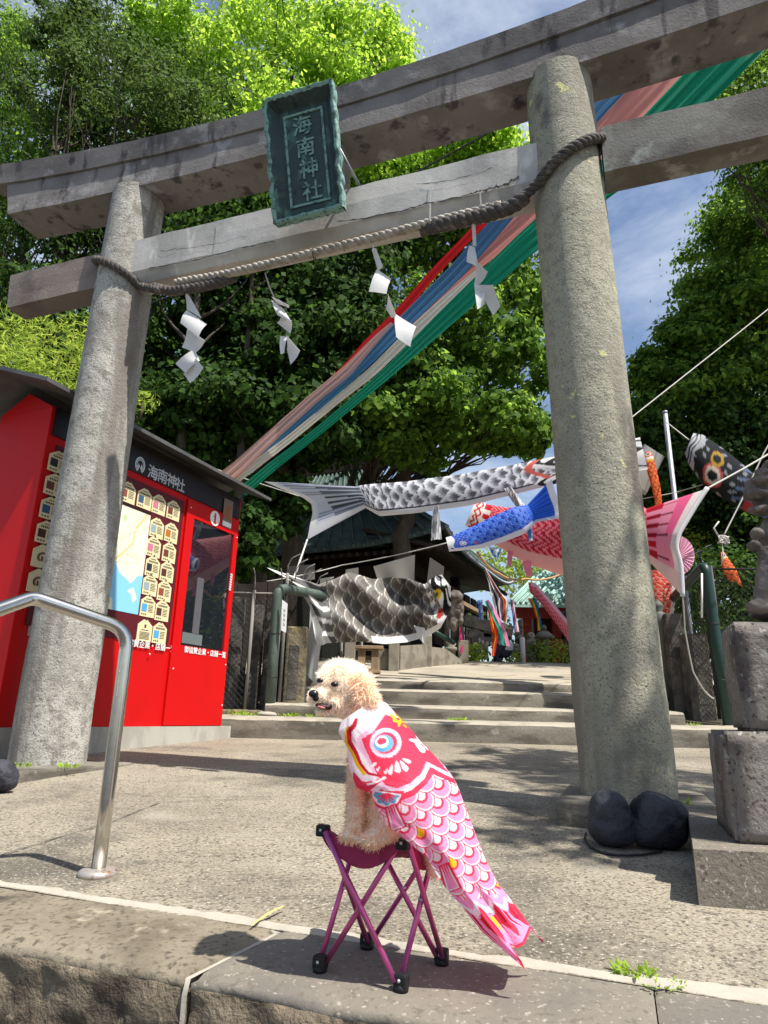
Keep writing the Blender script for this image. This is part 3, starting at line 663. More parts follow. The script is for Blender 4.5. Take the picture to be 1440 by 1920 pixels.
# ================================================================== RED INFORMATION KIOSK
KD = nrm(V(0.40, 0.916, 0)); KF = V(KD[1], -KD[0], 0); KP = at_y(415, 1362, 7.6); KP[2] = 0.405
def kk(s, z, off=0.0): return V(KP[0], KP[1], 0)+KD*s+KF*off+UP*z
def kpx(x, y, off=0.0): return at_plane(x, y, KP+KF*off, KF)
def ksz(x, y, off=0.0):
    q = kpx(x, y, off); return float((q-KP)@KD), float(q[2])
KA = [KD, KF, UP]
S0, S1, Z0, Z1, DEP = -2.72, 0.0, 0.405, 2.98, 0.62
kio = thing('information_kiosk', 'red steel information kiosk with black header and small gabled roof', 'kiosk', kk((S0+S1)/2, gz(6.2), -DEP/2))
mb = MB(); mb.box(kk((S0+S1)/2, (Z0+Z1)/2, -DEP/2), ((S1-S0)/2, DEP/2, (Z1-Z0)/2), KA, bev=0.006); body = mb.build('body', m_red, kio)
# gable ends on top of the body
for s in (S0+0.0, S1-0.04):
    mb = MB(); mb.prism([kk(s, Z1-0.002, -0.01), kk(s, Z1+0.165, -DEP/2), kk(s, Z1-0.002, -DEP+0.01)], KD*0.04); mb.build('gable_end', m_red, kio)
# roof: two thin folded sheets
mb = MB(); ov = 0.30; th = 0.035
for sg in (1, -1):
    e_off = 0.27 if sg > 0 else -DEP-0.27; r0 = kk(0, 0, -DEP/2)
    zr, ze = Z1+0.245, Z1+0.03
    a = [kk(S0-ov, zr, -DEP/2), kk(S1+.23, zr, -DEP/2), kk(S1+.23, ze, e_off), kk(S0-ov, ze, e_off)]
    b = [p+UP*th for p in a]
    mb.add(a+b, [[0, 1, 2, 3], [4, 5, 6, 7], [0, 1, 5, 4], [1, 2, 6, 5], [2, 3, 7, 6], [3, 0, 4, 7]], smooth=False)
mb.build('roof', m_roofmetal, kio)
# concrete plinth: a wedge on the sloping ground
mb = MB(); s0, s1, o0, o1 = S0-0.1, S1+0.24, 0.035, -DEP-0.05
pb = [kk(s0, 0, o0), kk(s1, 0, o0), kk(s1, 0, o1), kk(s0, 0, o1)]
bot = [V(p[0], p[1], gz(p[1])-0.08) for p in pb]; top = [V(p[0], p[1], Z0+0.002) for p in pb]
mb.add(bot+top, [[0, 1, 2, 3], [4, 5, 6, 7], [0, 1, 5, 4], [1, 2, 6, 5], [2, 3, 7, 6], [3, 0, 4, 7]], smooth=False)
mb.build('plinth', m_base, kio)
# header board with lettering and crest
mb = MB(); mb.box(kk((S0+S1)/2, 2.855, 0.008), ((S1-S0)/2-0.035, 0.008, 0.125), KA); hdr = mb.build('header', m_blk, kio)
for (x, y), ch in zip(((288, 886), (306, 893), (323, 901), (339, 909)), '海南神社'):
    q = kpx(x-1, y, 0.02); mb = MB(); text_mb(mb, ch, q, KD, UP, 0.150, 0, 0.0, bold=0.0024); mb.build('character', m_silver, hdr)
q = kpx(263, 872, 0.02); mb = MB()
for a0, a1, r0, r1 in ((-60, 240, .055, .072), (-45, 225, .040, .049)):
    th_ = np.radians(np.linspace(a0, a1, 30)); mb.grid([[q+(KD*math.cos(t)*r*.92+UP*math.sin(t)*r*1.15) for r in (r0, r1)] for t in th_])
for k in range(9):
    t = math.radians(-60+37.5*k); mb.grid([[q+(KD*math.cos(t+d)*.92+UP*math.sin(t+d)*1.15)*r for r in (.046, .062)] for d in (-.09, .09)])
for sg in (-1, 1): mb.prism([q+KD*sg*.004+UP*-.02, q+KD*sg*.02+UP*.014, q+KD*sg*.034+UP*-.03, q+KD*sg*.02+UP*-.062], KF*0.001)
mb.build('crest', m_silver, hdr, recalc=False)
# notice panel: maroon field, map, hanging cards
ps0, ps1 = -2.62, ksz(343, 960)[0]; pz0, pz1 = 1.16, 2.66
pc = kk((ps0+ps1)/2, (pz0+pz1)/2, 0.004)
mb = MB(); mb.box(pc, ((ps1-ps0)/2, 0.006, (pz1-pz0)/2), KA); panel = mb.build('notice_panel', m_maroon, kio)
m_map = mat('printed map', (0.74, 0.73, 0.60), 0.6); 
def inpoly(px, py, poly):
    c = np.zeros(len(px), bool); n = len(poly)
    for i in range(n):
        x0, y0 = poly[i]; x1, y1 = poly[(i+1) % n]
        cond = ((y0 > py) != (y1 > py)); xi = (x1-x0)*(py-y0)/(y1-y0+1e-12)+x0; c ^= cond & (px < xi)
    return c
def dline(px, py, pts):
    d = np.full(len(px), 1e9)
    for (x0, y0), (x1, y1) in zip(pts[:-1], pts[1:]):
        vx, vy = x1-x0, y1-y0; t = np.clip(((px-x0)*vx+(py-y0)*vy)/(vx*vx+vy*vy+1e-12), 0, 1); d = np.minimum(d, np.hypot(px-x0-t*vx, py-y0-t*vy))
    return d
ms0, ms1, mz0, mz1 = -2.30, -1.455, 1.405, 2.40
G = np.array([[kk(ms0+(ms1-ms0)*i/120, mz0+(mz1-mz0)*j/160, 0.013) for i in range(121)] for j in range(161)])
U, W = np.meshgrid(np.linspace(0, 1, 121), np.linspace(0, 1, 161)); u, w = U.ravel(), W.ravel()
c = np.tile(hexl('e9e6cf'), (len(u), 1))
sea = inpoly(u, w, [(0.30, 0.56), (0.44, 0.60), (0.53, 0.50), (0.56, 0.44), (0.60, 0.40), (0.66, 0.34), (0.75, 0.31), (0.82, 0.27), (0.86, 0.30), (0.92, 0.36), (1.01, 0.37), (1.01, -.01), (0.62, -.01), (0.60, 0.09), (0.50, 0.15), (0.40, 0.22), (0.32, 0.30)])
c[sea] = hexl('86c8ee'); isl = inpoly(u, w, [(0.80, 0.20), (0.88, 0.24), (0.95, 0.14), (0.90, 0.10), (0.86, 0.17)]); c[isl] = hexl('e9e6cf')
grn = (np.hypot(u-.62, w-.86) < .03) | (np.hypot(u-.55, w-.07) < .03); c[grn] = hexl('b9d49a')
road = dline(u, w, [(0.95, 0.97), (0.80, 0.80), (0.78, 0.64), (0.62, 0.50), (0.56, 0.46)]) < 0.012; c[road & ~sea] = hexl('d8c987')
for k in range(16):
    p = np.cumsum(np.r_[[[rng.uniform(.4, 1), rng.uniform(.4, 1)]], rng.normal(size=(5, 2))*.09], 0); r = dline(u, w, [tuple(q) for q in p]) < 0.005; c[r & ~sea] = hexl('cfc9b4')
c[(w > .972)] = hexl('2a1414')
m_mapp = mat_print('map print', 0.5, 0.0, weave=False)
mb = MB(); mb.grid(G, col=c.reshape(161, 121, 3)); mb.build('map_sheet', m_mapp, panel, recalc=False, usecol=True)
pics = [mat('card photo', hexl(h), 0.6) for h in ('2c3036', '8a4a3a', '3a5a78', 'c0788a', '6a3c30', '4fa0d0', 'b0702c', '90a4b0', '50302c')]
def card(cx, cz, w, h, kind, k):
    mb = MB(); t = 0.013
    P_ = lambda x, z, d=t: kk(cx+x, cz+z, d)
    mb.prism([P_(-w/2, -h/2, .010), P_(w/2, -h/2, .010), P_(w/2, h*.24, .010), P_(w*.12, h/2, .010), P_(-w*.12, h/2, .010), P_(-w/2, h*.24, .010)], KF*0.005, 0)
    def q(x0, z0, x1, z1, mi): mb.add([P_(x0, z0, .0165), P_(x1, z0, .0165), P_(x1, z1, .0165), P_(x0, z1, .0165)], [[0, 1, 2, 3]], mi, smooth=False)
    if kind == 'pic':
        q(-w*.42, -h*.26, -w*.06, h*.10, 2)
        for i in range(5): q(w*.02, h*(.07-.075*i), w*(.40-.08*random.random()), h*(.045-.075*i), 1)
        x = -w*.32
        while x < w*.3: q(x, h*.17, x+w*.055, h*.26, 1); x += w*.085
        q(-w*.18, h*.33, w*.18, h*.36, 1)
        for i in range(3): q(-w*(.40-.13*i), -h*.42, -w*(.32-.13*i), -h*.36, 1)
    elif kind == 'text':
        q(-w*.06, h*.12, w*.06, h*.28, 1)
        for i in range(6): q(-w*.34, -h*(.08+.06*i), w*.34, -h*(.105+.06*i), 1)
        q(-w*.25, -h*.0, w*.25, h*.03, 1)
    else:
        for r in (.16, .12):
            th_ = np.linspace(math.radians(-50), math.radians(230), 24); mb.grid([[P_(math.cos(a)*rr*w*1.5, math.sin(a)*rr*h*1.25-h*.06, .0165) for rr in (r, r+.03)] for a in th_], 2)
        q(-w*.1, -h*.22, -w*.02, h*.0, 2); q(w*.02, -h*.22, w*.1, h*.0, 2)
    mb.prism([P_(-w*.03, h*.47), P_(w*.05, h*.47), P_(w*.07, h*.58), P_(w*.0, h*.58)], KF*0.004, 1)
    mb.build('hanging_card', [m_cream, m_ink, m_maroon if kind == 'crest' else pics[k % len(pics)]], panel, recalc=False)
cw, chh = 0.192, 0.20
for i, (x, y) in enumerate(((240, 923), (271, 935), (298, 946), (325, 957))): s, z = ksz(x, y, .012); card(s, z, cw, chh, 'pic', i+1)
colA = [(294, 990), (288, 1025), (286, 1062), (281, 1097), (277, 1137), (271, 1182)]
colB = [(321, 999), (317, 1036), (313, 1072), (308, 1108), (304, 1145), (299, 1187)]
for i, (x, y) in enumerate(colA): s, z = ksz(x, y, .012); card(s, z, cw, chh, 'text' if i == 5 else 'pic', (7, 3, 0, 7, 5, 2)[i])
for i, (x, y) in enumerate(colB): s, z = ksz(x, y, .012); card(s, z, cw, chh, 'pic', (6, 4, 8, 1, 8, 5)[i])
for i, (x, y) in enumerate(((105, 865), (98, 908), (90, 952), (82, 997), (75, 1042), (67, 1088))): s, z = ksz(x, y, .012); card(s+.03, z, cw*1.05, chh*.95, 'pic' if i < 4 else 'crest', (0, 4, 2, 8, 0, 0)[i])
# a pale strip under the panel and sponsor line
def word(txt, px, size, m, parent, nm='lettering', off=0.014):
    mb = MB(); text_mb(mb, txt, kpx(*px, off), KD, UP, size, 0, 0.0, bold=0.0014); return mb.build(nm, m, parent)
word('御協賛企業・店舗一覧', (281, 1210), 0.072, m_white, kio)
word('御協賛企業・店舗一覧', (386, 1223), 0.070, m_white, kio, off=.028)
mb = MB(); q = kk(-2.45, 1.24, 0.012); mb.box(kk(-2.48, 1.135, 0.005), (0.10, 0.004, 0.05), KA); mb.build('pale_label', m_base, kio)
# door with framed screen
ds0, ds1, dz0, dz1 = ksz(345, 960)[0]+0.02, S1-0.035, Z0+0.01, 2.70
mb = MB()
ws0, ws1, wz0, wz1 = -0.83, -0.115, 1.19, 2.52
for (a, b, z0, z1) in ((ds0, ws0, dz0, dz1), (ws1, ds1, dz0, dz1), (ws0, ws1, dz0, wz0), (ws0, ws1, wz1, dz1)):
    mb.box(kk((a+b)/2, (z0+z1)/2, 0.012), ((b-a)/2, 0.012, (z1-z0)/2), KA)
door = mb.build('door', m_red, kio)
mb = MB(); mb.box(kk((ws0+ws1)/2, (wz0+wz1)/2, 0.003), ((ws1-ws0)/2-.001, 0.004, (wz1-wz0)/2-.001), KA); mb.build('screen', m_glass, door)
mb = MB(); mb.box(kk(-.60, 1.62, 0.0075), (.055, .0005, .30), KA); mb.build('poster_behind_glass', mat('dim poster', (.10, .10, .11), .3), door)
mb = MB(); mb.box(kk(-.64, 1.27, 0.0075), (.16, .0005, .055), KA); mb.build('notice_behind_glass', mat('dim notice', (.13, .16, .16), .3), door)
# hinges, screws
for (s, z) in ((-.90, 2.62), (-.90, .95), (ds1-.02, 2.5), (ds1-.02, 1.05), (ds1-.02, .62), (-1.25, 1.06)):
    mb = MB(); mb.lathe(kk(s, z, 0.022), [(0.010, 0), (0.010, 0.006), (0.004, 0.010)], 8, 0, [KD, UP, KF]); mb.build('screw', m_silver, kio)
q = kpx(403, 972, 0.026); mb = MB(); th_ = np.linspace(0, 2*np.pi, 28, endpoint=False); mb.prism([q+KD*.085*math.cos(a)+UP*.085*math.sin(a) for a in th_], KF*0.003); ico = mb.build('info_sign', m_white, kio)
mb = MB(); th_ = np.linspace(0, 2*np.pi, 16, endpoint=False); q2 = q+KF*.004
mb.prism([q2+UP*.045+KD*.015*math.cos(a)+UP*.015*math.sin(a) for a in th_], KF*0.001); mb.box(q2+UP*-.012, (.013, .001, .040), KA); mb.box(q2+UP*.02-KD*.014, (.012, .001, .008), KA); mb.box(q2-UP*.055, (.028, .001, .008), KA); mb.build('letter', m_red, ico)
# photo sheet at the corner of the header
q = kpx(427, 963, 0.03); mb = MB(); mb.box(q, (.085, .002, .165), KA, mi=0); mb.box(q-UP*.13+KF*.0025, (.080, .001, .028), KA, mi=1); mb.box(q+UP*.02+KF*.0025, (.05, .001, .07), KA, mi=2); mb.box(q-UP*.05+KF*.004, (.078, .001, .02), KA, mi=2)
mb.build('photo_sheet', [mat('photo print', (.20, .16, .14), .5), m_white, mat('photo timber', (.28, .11, .05), .6)], kio)
# small vertical lettering on the door edge
for i in range(7):
    mb = MB(); p = kpx(434-i*.55, 1078+i*4.6, 0.027)
    mb.tube([p+KD*x+UP*z for x, z in ((-.022, .006), (.012, .010), (.020, -.004), (-.006, -.010), (-.016, -.002), (.010, .004))], 0.0035, 4); mb.build('brush_mark', m_white, kio)

# ================================================================== HANDRAIL
hb = at_g(183, 1641); h0 = V(hb[0], hb[1], gz(hb[1]))
rail = thing('handrail', 'bent stainless steel handrail standing on a round flange', 'handrail', h0)
ht = at_y(241, 1178, hb[1]); bend = at_y(62, 1120, 2.27); endp = at_y(-150, 1195, 1.95)
def fillet(a, b, c, r, n=8):
    d0, d1 = nrm(np.asarray(a)-b), nrm(np.asarray(c)-b); p0, p1 = b+d0*r, b+d1*r
    return [p0*(1-t)**2+2*np.asarray(b)*t*(1-t)+p1*t*t for t in np.linspace(0, 1, n)]
top = ht+V(0, 0, -0.005)
path = [h0+UP*0.0]+[h0+(top-h0)*t for t in (.3, .6)]+fillet(h0, top, bend, 0.075, 10)+[top+(bend-top)*.5]+fillet(top, bend, endp, 0.03, 5)+[bend+(endp-bend)*.6, endp]
mb = MB(); mb.tube(path, 0.0235, 20); mb.build('rail_tube', m_steel, rail)
mb = MB(); mb.tube([V(endp[0], endp[1], gz(endp[1])-.36), endp+UP*.01], 0.0235, 20); mb.build('end_post', m_steel, rail)
mb = MB(); mb.lathe(h0-UP*0.004, [(0.063, 0), (0.063, 0.016), (0.055, 0.022), (0.03, 0.026)], 28); mb.build('flange', m_flange, rail)

# ================================================================== FOLDING STOOL
SA, SB, SCc, SD = [at_g(*p) for p in ((600, 1822), (752, 1858), (688, 1778), (828, 1808))]
cs = (SA+SB+SCc+SD)/4
stool = thing('folding_stool', 'small magenta camping stool with crossed metal legs on the kerb', 'stool', V(cs[0], cs[1], gz(cs[1])))
PT, QT = at_y(606, 1552, SA[1]), at_y(756, 1576, SB[1])
RT = V(SCc[0]-.012, SCc[1]+.005, PT[2]-0.004); ST = V(SD[0]+.004, SD[1], QT[2]-0.004)
zf = 0.014
feet = dict(A=SA+UP*zf, B=SB+UP*zf, C=SCc+UP*zf, D=SD+UP*zf); tops = dict(A=PT, B=QT, C=RT, D=ST)
for a, b in ('AB', 'BD', 'DC', 'CA'):
    out = nrm(np.cross(tops[b]-tops[a], UP)); 
    for (t, f, o) in ((a, b, .008), (b, a, -.008)):
        mb = MB(); d = feet[f]-tops[t]; side = nrm(tops[b]-tops[a])*(.010 if t == a else -.010)
        p0 = tops[t]+side-UP*.006+out*o; p1 = feet[f]-side+out*o+UP*.004
        mb.tube([p0, (p0+p1)/2, p1], 0.0065, 12); mb.build('leg_tube', m_magenta, stool)
    mp_ = (tops[a]+feet[b])/2; mb = MB(); mb.tube([mp_-out*.012, mp_+out*.012], 0.003, 8); mb.build('cross_rivet', m_silver, stool)
for k in 'ABCD':
    ax = [nrm(V(SB[0]-SA[0], SB[1]-SA[1], 0)), nrm(V(SA[1]-SB[1], SB[0]-SA[0], 0)), UP]
    mb = MB(); mb.box(feet[k]+UP*0.006, (0.016, 0.013, 0.014), ax, bev=0.005); mb.lathe(V(feet[k][0], feet[k][1], gz(feet[k][1])-0.001), [(0.016, 0), (0.017, 0.008), (0.014, 0.014)], 14); ft = mb.build('foot', m_plast, stool)
    mb = MB(); mb.lathe(feet[k]+UP*.008-ax[1]*.013, [(0.004, 0), (0.003, 0.003)], 8, 0, [ax[0], UP, -ax[1]]); mb.build('foot_rivet', m_silver, ft)
    mb = MB(); mb.box(tops[k]-UP*0.006, (0.015, 0.012, 0.013), ax, bev=0.004); br = mb.build('corner_bracket', m_plast, stool)
    mb = MB(); mb.lathe(tops[k]-UP*.004-ax[1]*.012, [(0.004, 0), (0.003, 0.003)], 8, 0, [ax[0], UP, -ax[1]]); mb.build('bracket_rivet', m_silver, br)
def seat_pt(u, v, lift=0.0):
    p = (tops['A']*(1-u)+tops['B']*u)*(1-v)+(tops['C']*(1-u)+tops['D']*u)*v
    e = 16*u*(1-u)*v*(1-v); eu = 4*u*(1-u); ev = 4*v*(1-v)
    s = 0.034*max(eu*(1-ev), ev*(1-eu))+0.066*e
    c = (tops['A']+tops['D'])/2; r = p-c; 
    k_ = ((1-eu)*(1-ev))**2; return p-UP*(s-0.010-lift)+V(r[0], r[1], 0)*(0.06+.02*k_)
n = 28; G = np.array([[seat_pt(i/n, j/n)+UP*0.0015*mnoise.noise(Vector((i*.6, j*.6, 0))) for i in range(n+1)] for j in range(n+1)])
mb = MB(); mb.grid(G); mb.grid(G-UP*0.003)
for e in (G[0], G[-1], G[:, 0], G[:, -1]):                     # folded hem hanging a little from every edge
    c = e.mean(0); hem = []
    for k_, q in enumerate(e):
        f = k_/n; dn = 0.014+0.034*4*f*(1-f); hem.append([q, q+UP*.0015-UP*dn*.5, q-UP*dn])
    mb.grid(hem)
mb.build('seat', m_seat, stool)

# ================================================================== DOG
DY = 1.715
def dp(x, y, dy=0.0): return at_y(x, y, DY+dy)
DS = float(np.linalg.norm(dp(700, 1400)-dp(600, 1400)))/100     # metres per photo pixel at the dog
PXM = DS
dog = thing('dog', 'cream curly poodle sitting on the magenta stool with mouth open', 'dog', V(*(seat_pt(.5, .5)[:2]), seat_pt(.5, .5)[2]))
E_ = lambda x, y, dy, rx, rz, ry, ax=None: ('e', dp(x, y, dy), (rx*PXM, ry*PXM, rz*PXM), ax)
Cc = lambda x0, y0, d0, x1, y1, d1, r0, r1: ('c', dp(x0, y0, d0), dp(x1, y1, d1), r0*PXM, r1*PXM)
def rotax(deg):   # rotate in the x-z plane
    a = math.radians(deg); return np.array([[math.cos(a), 0, -math.sin(a)], [0, 1, 0], [math.sin(a), 0, math.cos(a)]])
shapes = [E_(648, 1282, 0.0, 44, 39, 41), E_(640, 1261, -.002, 34, 20, 34), E_(622, 1276, -.014, 25, 22, 25),
          E_(604, 1304, -.030, 24, 17, 21), E_(594, 1307, -.036, 17, 13, 16), E_(624, 1312, -.024, 29, 17, 23), E_(607, 1331, -.024, 17, 6.5, 13), E_(634, 1322, -.012, 22, 14, 20),
          E_(681, 1292, -.050, 20, 30, 12, rotax(-14)), E_(688, 1305, -.052, 18, 20, 12), E_(645, 1295, .055, 18, 30, 14),
          Cc(672, 1320, 0, 690, 1372, .01, 33, 36), E_(704, 1408, .01, 40, 50, 40), E_(735, 1490, .01, 52, 68, 50), E_(760, 1535, .01, 46, 42, 52),
          Cc(680, 1390, -.030, 666, 1490, -.034, 24, 16), Cc(666, 1490, -.034, 664, 1556, -.040, 16, 15), E_(658, 1568, -.046, 20, 10, 15),
          Cc(694, 1400, .035, 690, 1490, .030, 22, 16), Cc(690, 1490, .03, 686, 1565, .022, 16, 15), E_(680, 1570, .016, 19, 10, 14),
          E_(728, 1528, -.035, 40, 44, 24), Cc(722, 1550, -.045, 700, 1572, -.05, 24, 17), E_(695, 1574, -.055, 22, 12, 15), E_(740, 1545, .05, 36, 36, 20),
          Cc(790, 1560, .01, 806, 1600, .015, 14, 11), Cc(806, 1600, .015, 814, 1640, .018, 11, 7)]
m_fur = mat('cream fur', (0.80, 0.64, 0.47), 0.85, (((0.86, 0.72, 0.56), 14, .45, .65, 4),), sheen=0.4)
m_lock = mat_leaf('cream fur locks', [hexl('fdf4e8'), hexl('f8e8d2'), hexl('fffaf2'), hexl('faeedd')], 0.25, 0.8)
m_lock_dk = mat_leaf('tan fur locks', [hexl('f8e6d0'), hexl('f1d8bb'), hexl('fcf0e0')], 0.25, 0.8)
bodyo, co, fs = blob('body', shapes, m_fur, dog, voxel=0.0045, smooth=3, disp=.0045, dscale=70)
# fur: short curled locks all over the body, joined with the coat
fa = np.array([f for f in fs if len(f) == 4]); A, B, Cq, D_ = co[fa[:, 0]], co[fa[:, 1]], co[fa[:, 2]], co[fa[:, 3]]
nr = np.cross(Cq-A, D_-B); ar = np.linalg.norm(nr, axis=1); nr /= ar[:, None]
def locks(name, N, mask, length, width, curl, m, down=0.5, rnd_=.4):
    idx = np.where(mask)[0]; idx = rng.choice(idx, N, p=ar[idx]/ar[idx].sum())
    a, b = rng.uniform(size=(N, 1)), rng.uniform(size=(N, 1))
    p = (A[idx]*(1-a)+B[idx]*a)*(1-b)+(D_[idx]*(1-a)+Cq[idx]*a)*b; nn = nr[idx]
    d = nn+rng.normal(size=(N, 3))*rnd_+np.array([0, 0, -down]); d /= np.linalg.norm(d, axis=1)[:, None]
    sd = np.cross(d, rng.normal(size=(N, 3))); sd /= np.linalg.norm(sd, axis=1)[:, None]
    ln = length*rng.uniform(.5, 1.2, (N, 1)); cv = rng.normal(size=(N, 3))*curl
    K = 5; L_ = []; pos = p-nn*0.002
    for k in range(K):
        w = width*(1-(k/(K-1))**1.5*.85); L_.append(np.stack([pos-sd*w, pos+sd*w], 1)); d = d+cv/(K)+np.array([0, 0, -.12]); d /= np.linalg.norm(d, axis=1)[:, None]; pos = pos+d*ln/(K-1)
    Vv = np.stack(L_, 1)                                       # N,K,2,3
    base = np.arange(N)[:, None, None]*2*K; q = np.array([[2*k, 2*k+1, 2*k+3, 2*k+2] for k in range(K-1)])
    F = (base+q[None]).reshape(-1, 4)
    mb = MB(); mb.add(Vv.reshape(-1, 3), F); return mb.build(name, m, bodyo, recalc=False)
fc = (A+Cq)/2
px_ = lambda P: (lambda v: np.stack([720+F_PX*(v@_R)/(v@_F), 960+F_PX*(v@_D)/(v@_F)], -1))(P-EYEP)
fp = px_(fc)
nosep = dp(589, 1304, -.075); eye1 = dp(627, 1283, -.060); eye2 = dp(600, 1276, -.050)
far_ = (np.linalg.norm(fc-nosep, axis=1) > .020)
mouth = (fp[:, 0] < 616) & (fp[:, 1] > 1318) & (fp[:, 1] < 1330)
headm = (fp[:, 1] < 1345) & far_ & ~mouth
muz = headm & (fp[:, 0] < 632) & (fp[:, 1] > 1284)
earm = (fp[:, 1] < 1335) & (fp[:, 0] > 658) & (fp[:, 1] > 1262)
eyem = (np.hypot(fp[:, 0]-628, fp[:, 1]-1284) < 11) | (np.hypot(fp[:, 0]-598, fp[:, 1]-1276) < 8)
locks('head_fur', 15000, headm & ~muz & ~earm & ~eyem, .016, .0009, .6, m_lock, .3, .5)
locks('muzzle_fur', 6000, muz & ~eyem, .011, .0007, .5, m_lock, .6, .4)
locks('ear_fur', 6000, earm, .022, .0011, 1.1, m_lock_dk, .6)
locks('body_fur', 22000, (fp[:, 1] > 1335), .014, .0010, 1.8, mat_leaf('shaded tan body fur', [hexl('ecd0b0'), hexl('dcb692'), hexl('f3dec6'), hexl('e2bf9c')], .25, .8), .3)  # body locks coloured darker than the head to stand for shade under the cape
m_nose = mat('wet black nose', (0.008, 0.008, 0.009), 0.25, spec=0.5, bump=((120, .3, .002),))
blob('nose', [('e', dp(588, 1301, -.066), (.0125, .010, .0095)), ('e', dp(592, 1309, -.064), (.008, .008, .008))], m_nose, dog, voxel=.0015, smooth=3)
for (p, r) in ((eye1, .0085), (eye2, .0075)):
    blob('eye', [('e', p, (r*1.15, r*.9, r*.8))], m_nose, dog, voxel=.0018, smooth=2)
blob('mouth', [('e', dp(605, 1324.5, -.049), (.0185, .015, .0075), rotax(10)), ('e', dp(615, 1325, -.046), (.011, .012, .008))], mat('dark mouth', (.03, .012, .012), .5), dog, voxel=.0018, smooth=2)
blob('tongue', [('e', dp(602, 1326.5, -.0625), (.011, .008, .0035), rotax(12))], mat('pink tongue', (.42, .15, .14), .35), dog, voxel=.0015, smooth=2)

# ================================================================== KOI CAPE
cape = thing('koi_cape', 'pink and red carp streamer worn as a cape by the dog', 'cape', dp(800, 1560))
# stations along the fish: under edge, back ridge (photo pixels), depth of under edge / ridge, bulge towards the street
ST_ = [((640, 1352), (700, 1312), 1.645, 1.69, .030), ((634, 1372), (722, 1320), 1.640, 1.70, .040), ((650, 1400), (752, 1352), 1.635, 1.70, .046), ((655, 1440), (790, 1395), 1.630, 1.70, .050), ((668, 1476), (833, 1440), 1.625, 1.70, .052),
       ((698, 1490), (848, 1456), 1.622, 1.70, .050), ((704, 1512), (860, 1480), 1.620, 1.70, .048), ((722, 1545), (872, 1513), 1.620, 1.70, .045), ((746, 1562), (884, 1545), 1.620, 1.70, .042), ((772, 1585), (897, 1580), 1.62, 1.70, .040),
       ((800, 1606), (912, 1618), 1.625, 1.705, .036), ((818, 1640), (926, 1645), 1.63, 1.71, .033), ((838, 1668), (938, 1666), 1.635, 1.715, .030), ((868, 1702), (958, 1690), 1.64, 1.72, .026), ((905, 1748), (980, 1718), 1.64, 1.73, .022)]
tail = [(985, 1818), (978, 1802), (966, 1786), (958, 1772), (970, 1778), (984, 1770), (990, 1755), (996, 1738), (1006, 1752), (1013, 1760)]   # ragged tail edge, under -> ridge
NV, NU = 150, 380
us = np.linspace(0, 1, NU); vs_ = np.linspace(0, 1, NV)
stu = np.linspace(0, 0.80, len(ST_))
def sm(tab):
    tab = np.array(tab, float); t = np.interp(us, stu, tab); return t
uL = np.stack([sm([s[0][0] for s in ST_]), sm([s[0][1] for s in ST_])], 1); uR = np.stack([sm([s[1][0] for s in ST_]), sm([s[1][1] for s in ST_])], 1)
for Q in (uL, uR):
    for _ in range(6): Q[1:-1] = (Q[:-2]+2*Q[1:-1]+Q[2:])/4
dL, dR, bu = sm([s[2] for s in ST_]), sm([s[3] for s in ST_]), sm([s[4] for s in ST_])
tl = np.array(tail, float); tv = np.linspace(0, 1, len(tl)); TE = np.stack([np.interp(vs_, tv, tl[:, 0]), np.interp(vs_, tv, tl[:, 1])], 1)
PXG = np.zeros((NU, NV, 2)); DP = np.zeros((NU, NV))
for i in range(NU):
    row = uL[i][None]*(1-vs_)[:, None]+uR[i][None]*vs_[:, None]
    if us[i] > 0.80:
        f = (us[i]-.80)/.20; k0 = int(.80*(NU-1)); base = uL[k0][None]*(1-vs_)[:, None]+uR[k0][None]*vs_[:, None]
        row = base*(1-f)+TE*f
    PXG[i] = row
    fold = 0.009*np.sin(vs_*15+us[i]*9)*min(1, max(0, (us[i]-.40)*3))
    fold = fold + np.array([0.0035*mnoise.fractal(Vector((v*3.2+us[i]*5, us[i]*6-v*2, 2.2)), 1, 2, 3) for v in vs_])
    DP[i] = dL[i]*(1-vs_)+dR[i]*vs_ - bu[i]*np.sin(np.pi*np.clip(vs_*1.0, 0, 1))**.8 + fold
    if us[i] > .80: DP[i] += 0.03*((us[i]-.8)/.2)*np.abs(vs_-.35) - 0.02*((us[i]-.8)/.2)*(vs_ < .25)*(1-vs_/.25)
W3 = np.array([[at_y(PXG[i, j, 0], PXG[i, j, 1], DP[i, j]) for j in range(NV)] for i in range(NU)])
# ---- the print, drawn on the cloth
X, Y = PXG[..., 0].ravel(), PXG[..., 1].ravel(); UU = np.repeat(us, NV); VV = np.tile(vs_, NU)
red, pink, pale, white, blue, yel, dred = [hexl(h) for h in ('ee4160', 'f8a4d0', 'fac8e4', 'faf6fc', '66b8e0', 'f8c828', 'cc2038')]
cc = np.tile(red, (len(X), 1))
def ell(x, y, rx, ry, rot=0):
    a = math.radians(rot); dx, dy = X-x, Y-y; return np.hypot((dx*math.cos(a)+dy*math.sin(a))/rx, (-dx*math.sin(a)+dy*math.cos(a))/ry)
def drop(x, y, l, w, rot, col):      # tear-drop mark
    a = math.radians(rot); dx, dy = X-x, Y-y; p = dx*math.cos(a)+dy*math.sin(a); q = -dx*math.sin(a)+dy*math.cos(a)
    t = np.clip(p/l+.5, 0, 1); cc[(np.abs(p) < l/2) & (np.abs(q) < w*np.sqrt(t)*np.sqrt(np.clip(1-((t-.72)/.28).clip(0)**2, 0, 1)))] = col
